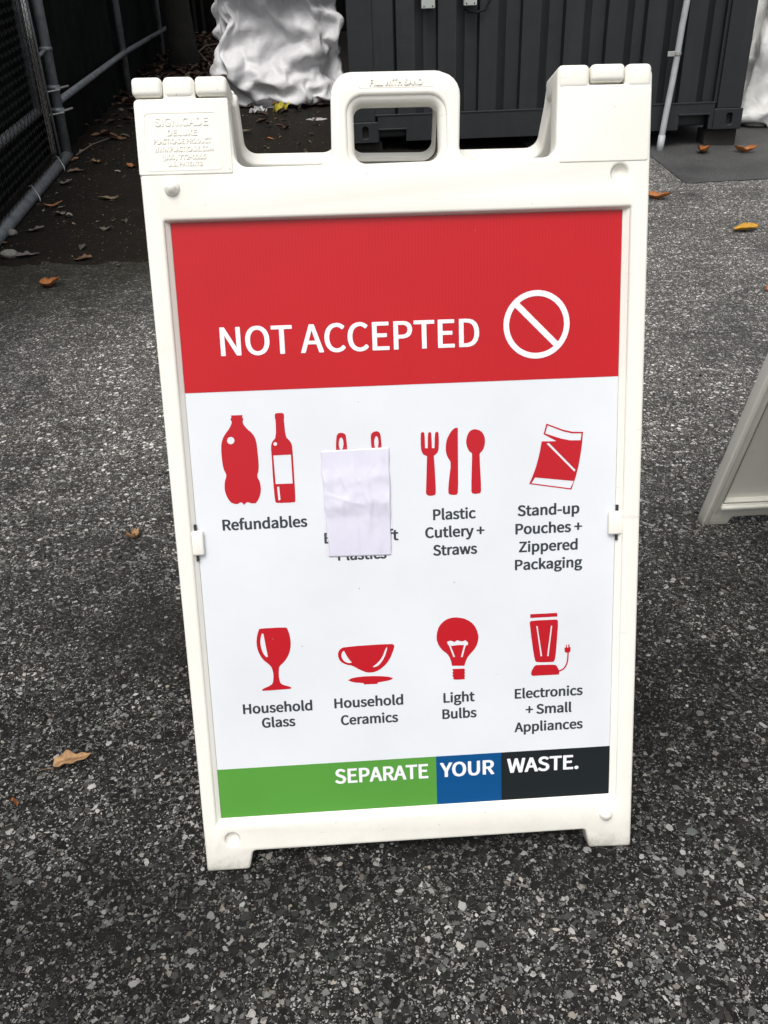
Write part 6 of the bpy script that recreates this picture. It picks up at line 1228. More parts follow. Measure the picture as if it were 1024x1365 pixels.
# black screening fabric in hung lengths, with shallow ripples
def screen(y0, y1, x, seed, htop=2.25):
    V, F = [], []
    ny, nz = int((y1 - y0) / .035), 14
    for i in range(ny + 1):
        y = y0 + (y1 - y0) * i / ny
        for j in range(nz + 1):
            z = -.03 + htop * j / nz
            dx = .014 * math.sin(y * 21 + seed) + .010 * mnoise.noise(Vector((y * 6, z * 1.2, seed)))
            V.append(fpt(x + dx, y, z))
    for i in range(ny):
        for j in range(nz):
            a = i * (nz + 1) + j
            F.append((a, a + nz + 1, a + nz + 2, a + 1))
    link('screen_fabric', mesh('screen_fabric', V, F), M['fabric'], fence, smooth=True)
screen(0.6, 2.6, FX - .15, 1)
screen(2.4, 5.00, FX - .15, 2)
screen(4.83, 7.45, FX - .06, 3)
screen(7.40, 9.95, FX - .07, 4)
screen(9.92, 12.6, FX - .08, 5)
# woven wire: one wire per column, zig-zagging between its neighbours
def chain_link(y0, y1, h0, h1, pitch, x):
    V, F = [], []
    cols = int((y1 - y0) / pitch)
    rows = int((h1 - h0) / (pitch * .6))
    for c in range(cols):
        prev = None
        for k in range(rows + 1):
            y = y0 + pitch * (c + (.5 if (k % 2) else -.02) + (.52 if k % 2 else 0) * 0)
            y = y0 + pitch * c + (pitch * 1.02 if k % 2 else 0)
            p = Vector(fpt(x + (.004 if (k + c) % 2 else -.004), y, h0 + k * pitch * .6))
            if prev is not None:
                b0 = len(V)
                for q in (prev, p):
                    for a in (0, 2.1, 4.2):
                        V.append(q + Vector((math.cos(a), math.sin(a), 0)) * .0019)
                for e in range(3):
                    e2 = (e + 1) % 3
                    F.append((b0 + e, b0 + e2, b0 + 3 + e2, b0 + 3 + e))
            prev = p
    link('wire_mesh', mesh('wire_mesh', V, F), M['wire'], fence, kind='stuff')
chain_link(2.42, 4.58, .068, 1.75, .036, FX - .004)
# tree beside the fence
tree = empty('tree', (-1.54, 9.1, gz(9.1)), 'dark tree trunk standing by the end of the fence rail', 'tree')
trunk = tube_mesh([(0, 0, -.1), (.01, 0, .2), (-.02, .02, .8), (.0, .05, 1.6), (.03, .0, 2.6), (.0, .0, 4.2)], [.19, .14, .125, .12, .11, .07], 14, 'trunk')
tk = link('trunk', trunk, M['bark'], tree, smooth=True)
for k, (a, l) in enumerate(((.4, 1.3), (2.2, 1.1), (3.9, 1.4), (5.3, 1.0))):
    link('limb', tube_mesh([(0, 0, 2.3 + .3 * k), (math.cos(a) * l * .5, math.sin(a) * l * .5, 3.0 + .3 * k), (math.cos(a) * l, math.sin(a) * l, 3.5 + .35 * k)], [.05, .035, .015], 8), M['bark'], tk, smooth=True)
def shade_crown(cx, cy, cz, rx, ry, rz_, n, size):
    V, F = [], []
    cl = [(random.gauss(0, .5), random.gauss(0, .5), random.gauss(0, .45)) for _ in range(40)]
    for _ in range(n):
        c = random.choice(cl)
        p = Vector((cx + rx * (c[0] + random.gauss(0, .16)), cy + ry * (c[1] + random.gauss(0, .16)), cz + rz_ * (c[2] + random.gauss(0, .16))))
        if p.z < 2.3: continue
        a = Vector((random.gauss(0, 1), random.gauss(0, 1), random.gauss(0, 1))).normalized() * size
        b_ = a.cross(Vector((random.gauss(0, 1), random.gauss(0, 1), random.gauss(0, 1)))).normalized() * size * .55
        i = len(V)
        V.extend([p - a, p + b_, p + a, p - b_]); F.append((i, i + 1, i + 2, i + 3))
    return mesh('shade_crown', V, F)
link('shade_crown', shade_crown(0, 0, 4.0, 2.4, 2.6, 1.5, 9000, .09), M['foliage'], tree)  # leaves out of view, added to shade the left background
# fence closing the strip at the far end
bf = empty('back_fence', (0, 12.6, gz(12.6)), 'dark screened fence across the far end of the leaf strip', 'fence')
V, F = [], []
for i in range(61):
    for j in range(2):
        V.append((-3.2 + i * .1, .05 * math.sin(i * 1.9), -.05 + j * 2.6))
for i in range(60):
    F.append((2 * i, 2 * i + 2, 2 * i + 3, 2 * i + 1))
link('screen_fabric', mesh('screen_fabric', V, F), M['fabric'], bf)
for k in range(11):
    x = -2.6 + k * .11
    if k < 9: link('slat', box_mesh(x, x + .035, -.11, -.08, .02, 2.3, .003), M['bark'], bf)

# ------------------------------------------------------------------ leaves
def leaf_mesh(L, W, curl, twist, lobes, col, seed):
    r_ = random.Random(seed)
    nu, nv = 15, 7
    V, F, T = [], [], []
    for i in range(nu):
        u = i / (nu - 1)
        w = math.sin(math.pi * u ** .82) ** .75 * (1 + lobes * math.sin(u * 17 + seed)) * W / 2 + .0006
        for j in range(nv):
            v = j / (nv - 1) * 2 - 1
            a = curl * v
            yv = w * v * (math.sin(a) / a if abs(a) > 1e-3 else 1) 
            zz = w * abs(v) ** 1.7 * curl * .5 + .006 * math.sin(u * 5 + seed) + twist * v * w * (u - .5) * 2
            zz += L * .16 * curl * (u - .45) ** 2 * 4 * r_.uniform(.9, 1.1)
            bend = .12 * L * math.sin(u * 2.6 + seed)
            V.append((L * (u - .5), yv + bend * .5 + r_.uniform(-1, 1) * W * .015, zz))
            d = .55 if j == nv // 2 else r_.uniform(.8, 1.15)
            e = .75 if (abs(v) > .9 or u > .93) else 1
            T.append(tuple(c * d * e for c in col))
    for i in range(nu - 1):
        for j in range(nv - 1):
            F.append((i * nv + j, (i + 1) * nv + j, (i + 1) * nv + j + 1, i * nv + j + 1))
    # stalk
    b0 = len(V)
    for k in range(4):
        t = k / 3
        for a in (0, 2.1, 4.2):
            V.append((L * (-.5 - .28 * t), .004 * t * L * 10 + .0008 * math.cos(a), .002 + .0008 * math.sin(a) + .004 * t)); T.append(tuple(c * .7 for c in col))
    for k in range(3):
        for e in range(3):
            e2 = (e + 1) % 3
            F.append((b0 + k * 3 + e, b0 + k * 3 + e2, b0 + k * 3 + 3 + e2, b0 + k * 3 + 3 + e))
    zm = min(v[2] for v in V)
    V = [(v[0], v[1], v[2] - zm) for v in V]
    return mesh('leaf', V, F, T)
OR, TAN, BRN, YEL, GRY = (.46, .17, .05), (.50, .30, .15), (.20, .105, .06), (.62, .33, .035), (.22, .20, .17)
leaves = [  # x, y, length, width, curl, lobes, colour, rotation, label
 (-1.260, 2.717, .085, .075, 1.2, .10, OR, .3, 'orange curled leaf alone on the grey asphalt upper left of the sign'),
 (-1.190, 3.003, .080, .045, .5, .35, BRN, .1, 'thin brown leaf at the very edge between dark soil and asphalt'),
 (-0.567, 0.228, .062, .030, .7, .28, TAN, .45, 'large tan ragged leaf on the asphalt left of the green band'),
 (-0.606, 0.952, .040, .034, 1.5, .40, TAN, 1.0, 'small crumpled tan leaf beside the middle of the sign'),
 (1.643, 3.673, .135, .075, 1.2, .12, OR, -.5, 'orange leaf half hidden behind the right tower of the sign'),
 (1.874, 3.128, .130, .080, 1.0, .05, YEL, .05, 'bright yellow oval leaf on the asphalt at the right'),
 (2.226, 4.568, .110, .110, 1.5, .10, OR, .9, 'orange upright leaf on the dark asphalt patch nearest the conduit'),
 (2.479, 4.559, .140, .085, 1.2, .15, OR, -.2, 'orange leaf on the dark asphalt patch nearest the white bag'),
 (1.662, 2.407, .070, .045, .8, .10, OR, .9, 'orange leaf cut by the right edge of the view'),
 (-0.472, 5.248, .060, .030, .7, .10, OR, .0, 'small orange leaf framed by the left notch of the sign'),
 (-0.635, 0.145, .011, .006, .5, .10, OR, .0, 'tiny orange leaf fragment at the lower left edge'),
 (-1.527, 3.824, .105, .040, .8, .12, (.40, .19, .09), .1, 'amber leaf on dark soil just right of the bottom pipe'),
 (-1.630, 5.516, .150, .070, .7, .20, BRN, -.1, 'big brown leaf at the foot of the screened fence'),
 (-1.493, 5.358, .140, .070, .7, .20, BRN, -.4, 'brown leaf right of the biggest leaf by the fence'),
 (-1.488, 4.703, .060, .060, .9, .30, (.34, .21, .11), .5, 'tan leaf on dark soil midway between fence post and sign tower'),
 (-1.570, 4.250, .085, .050, .8, .25, GRY, .1, 'pale grey-brown leaf just below the fence corner'),
 (-1.632, 3.223, .100, .050, .8, .25, (.34, .16, .08), .2, 'rusty leaf at the left edge on the soil'),
 (-1.264, 3.918, .110, .045, .8, .18, (.20, .15, .10), .15, 'dull brown leaf in the middle of the dark soil'),
 (-1.252, 4.581, .080, .050, .8, .18, (.36, .15, .06), -.2, 'rust brown leaf touching the left edge of the sign tower'),
 (-1.644, 4.755, .070, .050, .9, .20, (.36, .22, .11), .2, 'tan leaf against the foot of the grey fence post'),
 (-1.568, 4.504, .100, .050, .8, .25, (.24, .17, .12), .0, 'faded leaf under the corner of the bottom pipe'),
 (-1.454, 3.671, .060, .045, .8, .25, (.22, .20, .16), .5, 'small grey leaf under the amber leaf'),
 (-1.174, 3.416, .060, .040, .4, .25, (.14, .14, .11), .1, 'dull grey-green leaf flat on the soil in the open'),
 (-1.512, 3.425, .090, .040, .9, .30, (.20, .18, .17), .1, 'curled grey leaf with its edge up near the bottom pipe'),
 (-1.446, 3.064, .100, .045, .9, .35, (.17, .14, .13), .3, 'dark withered leaf on the soil nearest the grey pebble'),
]
for k, (x, y, L, W, cu, lo, colr, rz, lab) in enumerate(leaves):
    o = link('leaf', leaf_mesh(L, W, cu, .25 if k % 2 else -.2, lo, colr, 3 + k * 1.7), M['leaf'], smooth=True,
             label=lab, category='leaf', group='fallen leaves on the ground')
    n = gn(y)
    q = n.to_track_quat('Z', 'Y').to_matrix().to_4x4()
    o.matrix_world = Matrix.Translation((x, y, gz(y) + (.007 if (y > 2.9 and x < 1) or (y > 3.8 and x > 1.8) else .0015))) @ Matrix.Rotation(math.atan2(-n.y, n.z), 4, 'X') @ Matrix.Rotation(rz, 4, 'Z')
# pale pebbles at the soil edge, left
for k, (x, y, s, lab) in enumerate(((-1.527, 3.064, .034, 'rounded grey pebble lying nearest the asphalt edge at the left'),
                                    (-1.619, 3.372, .032, 'second grey pebble beside the bottom pipe'))):
    bm = bmesh.new(); bmesh.ops.create_icosphere(bm, subdivisions=3, radius=1)
    for v in bm.verts:
        d = 1 + .18 * mnoise.noise(v.co * 1.6 + Vector((k * 9, 0, 0)))
        v.co = Vector((v.co.x * s * 1.15 * d, v.co.y * s * .9 * d, v.co.z * s * .6 * d + s * .5))
    o = link('pebble', bm_mesh(bm, 'pebble'), M['cobble'], smooth=True, label=lab, category='pebble', group='pebbles by the fence')
    o.location = (x, y, gz(y) + .004)
def litter():
    V, F, T = [], [], []
    def piece(x, y, L, W, c, lift):
        a = random.uniform(0, 6.28); n = gn(y)
        ux, uy = math.cos(a), math.sin(a)
        z = gz(y) + .007 + lift
        i = len(V)
        cu = random.uniform(.1, .6) * W
        for (s, t, h) in ((-.5, 0, 0), (-.15, .5, cu), (.25, .42, cu * .8), (.5, 0, random.uniform(0, .3) * L), (.2, -.45, cu), (-.2, -.5, cu * .7), (0, 0, -.0)):
            px = s * L * ux - t * W * uy; py = s * L * uy + t * W * ux
            V.append((x + px, y + py, gz(y + py) + .008 + lift + h)); d = random.uniform(.8, 1.15); T.append(tuple(q * d for q in c))
        for k in range(6):
            F.append((i + k, i + (k + 1) % 6, i + 6))
    for _ in range(2600):
        y = random.uniform(5.4, 12.5)
        x = random.uniform(-1.95, -.1)
        dens = 1 if (y > 6.7) else .10
        if x > -.55 and y > 6.3: dens = .3
        if random.random() > dens: continue
        b_ = random.choice(((.085, .045, .028), (.06, .03, .02), (.12, .07, .045), (.045, .028, .02), (.16, .12, .09)))
        k = random.uniform(.6, 1.25)
        piece(x, y, random.uniform(.05, .12), random.uniform(.03, .07), tuple(q * k for q in b_), random.uniform(0, .03))
    for _ in range(1500):
        y = random.uniform(2.85, 6.5); x = -1.7 + (random.random() ** 1.2) * 1.6
        c = random.choice(((.30, .27, .22), (.14, .12, .09), (.09, .06, .04), (.22, .14, .08), (.10, .10, .08)))
        s = random.uniform(.003, .012) if random.random() < .93 else random.uniform(.02, .05)
        piece(x, y, s, s * random.uniform(.4, .8), c, 0)
    link('leaf_litter', mesh('leaf_litter', V, F, T), M['litter'], kind='stuff', label='brown fallen leaf litter and specks covering the dark soil strip', category='leaf litter')
litter()
def wz(x, y, h): return (x, y, gz(y) + h)
link('twig', tube_mesh([wz(-1.15, 8.5, .03), wz(-1.30, 9.1, .05), wz(-1.48, 9.9, .06), wz(-1.46, 10.4, .07), wz(-1.25, 10.6, .08), wz(-.9, 10.5, .05)], .009, 8), M['leaf'] if False else simple('pale_twig', (.16, .12, .09), .7), smooth=True,
     label='curved pale root or twig lying in the leaf litter by the tarpaulin', category='twig')
link('twig', tube_mesh([wz(-1.66, 4.9, .01), wz(-1.60, 5.1, .03), wz(-1.54, 5.35, .02)], .004, 6), bpy.data.materials['pale_twig'], smooth=True,
     label='thin stick leaning at the foot of the fence post', category='twig')

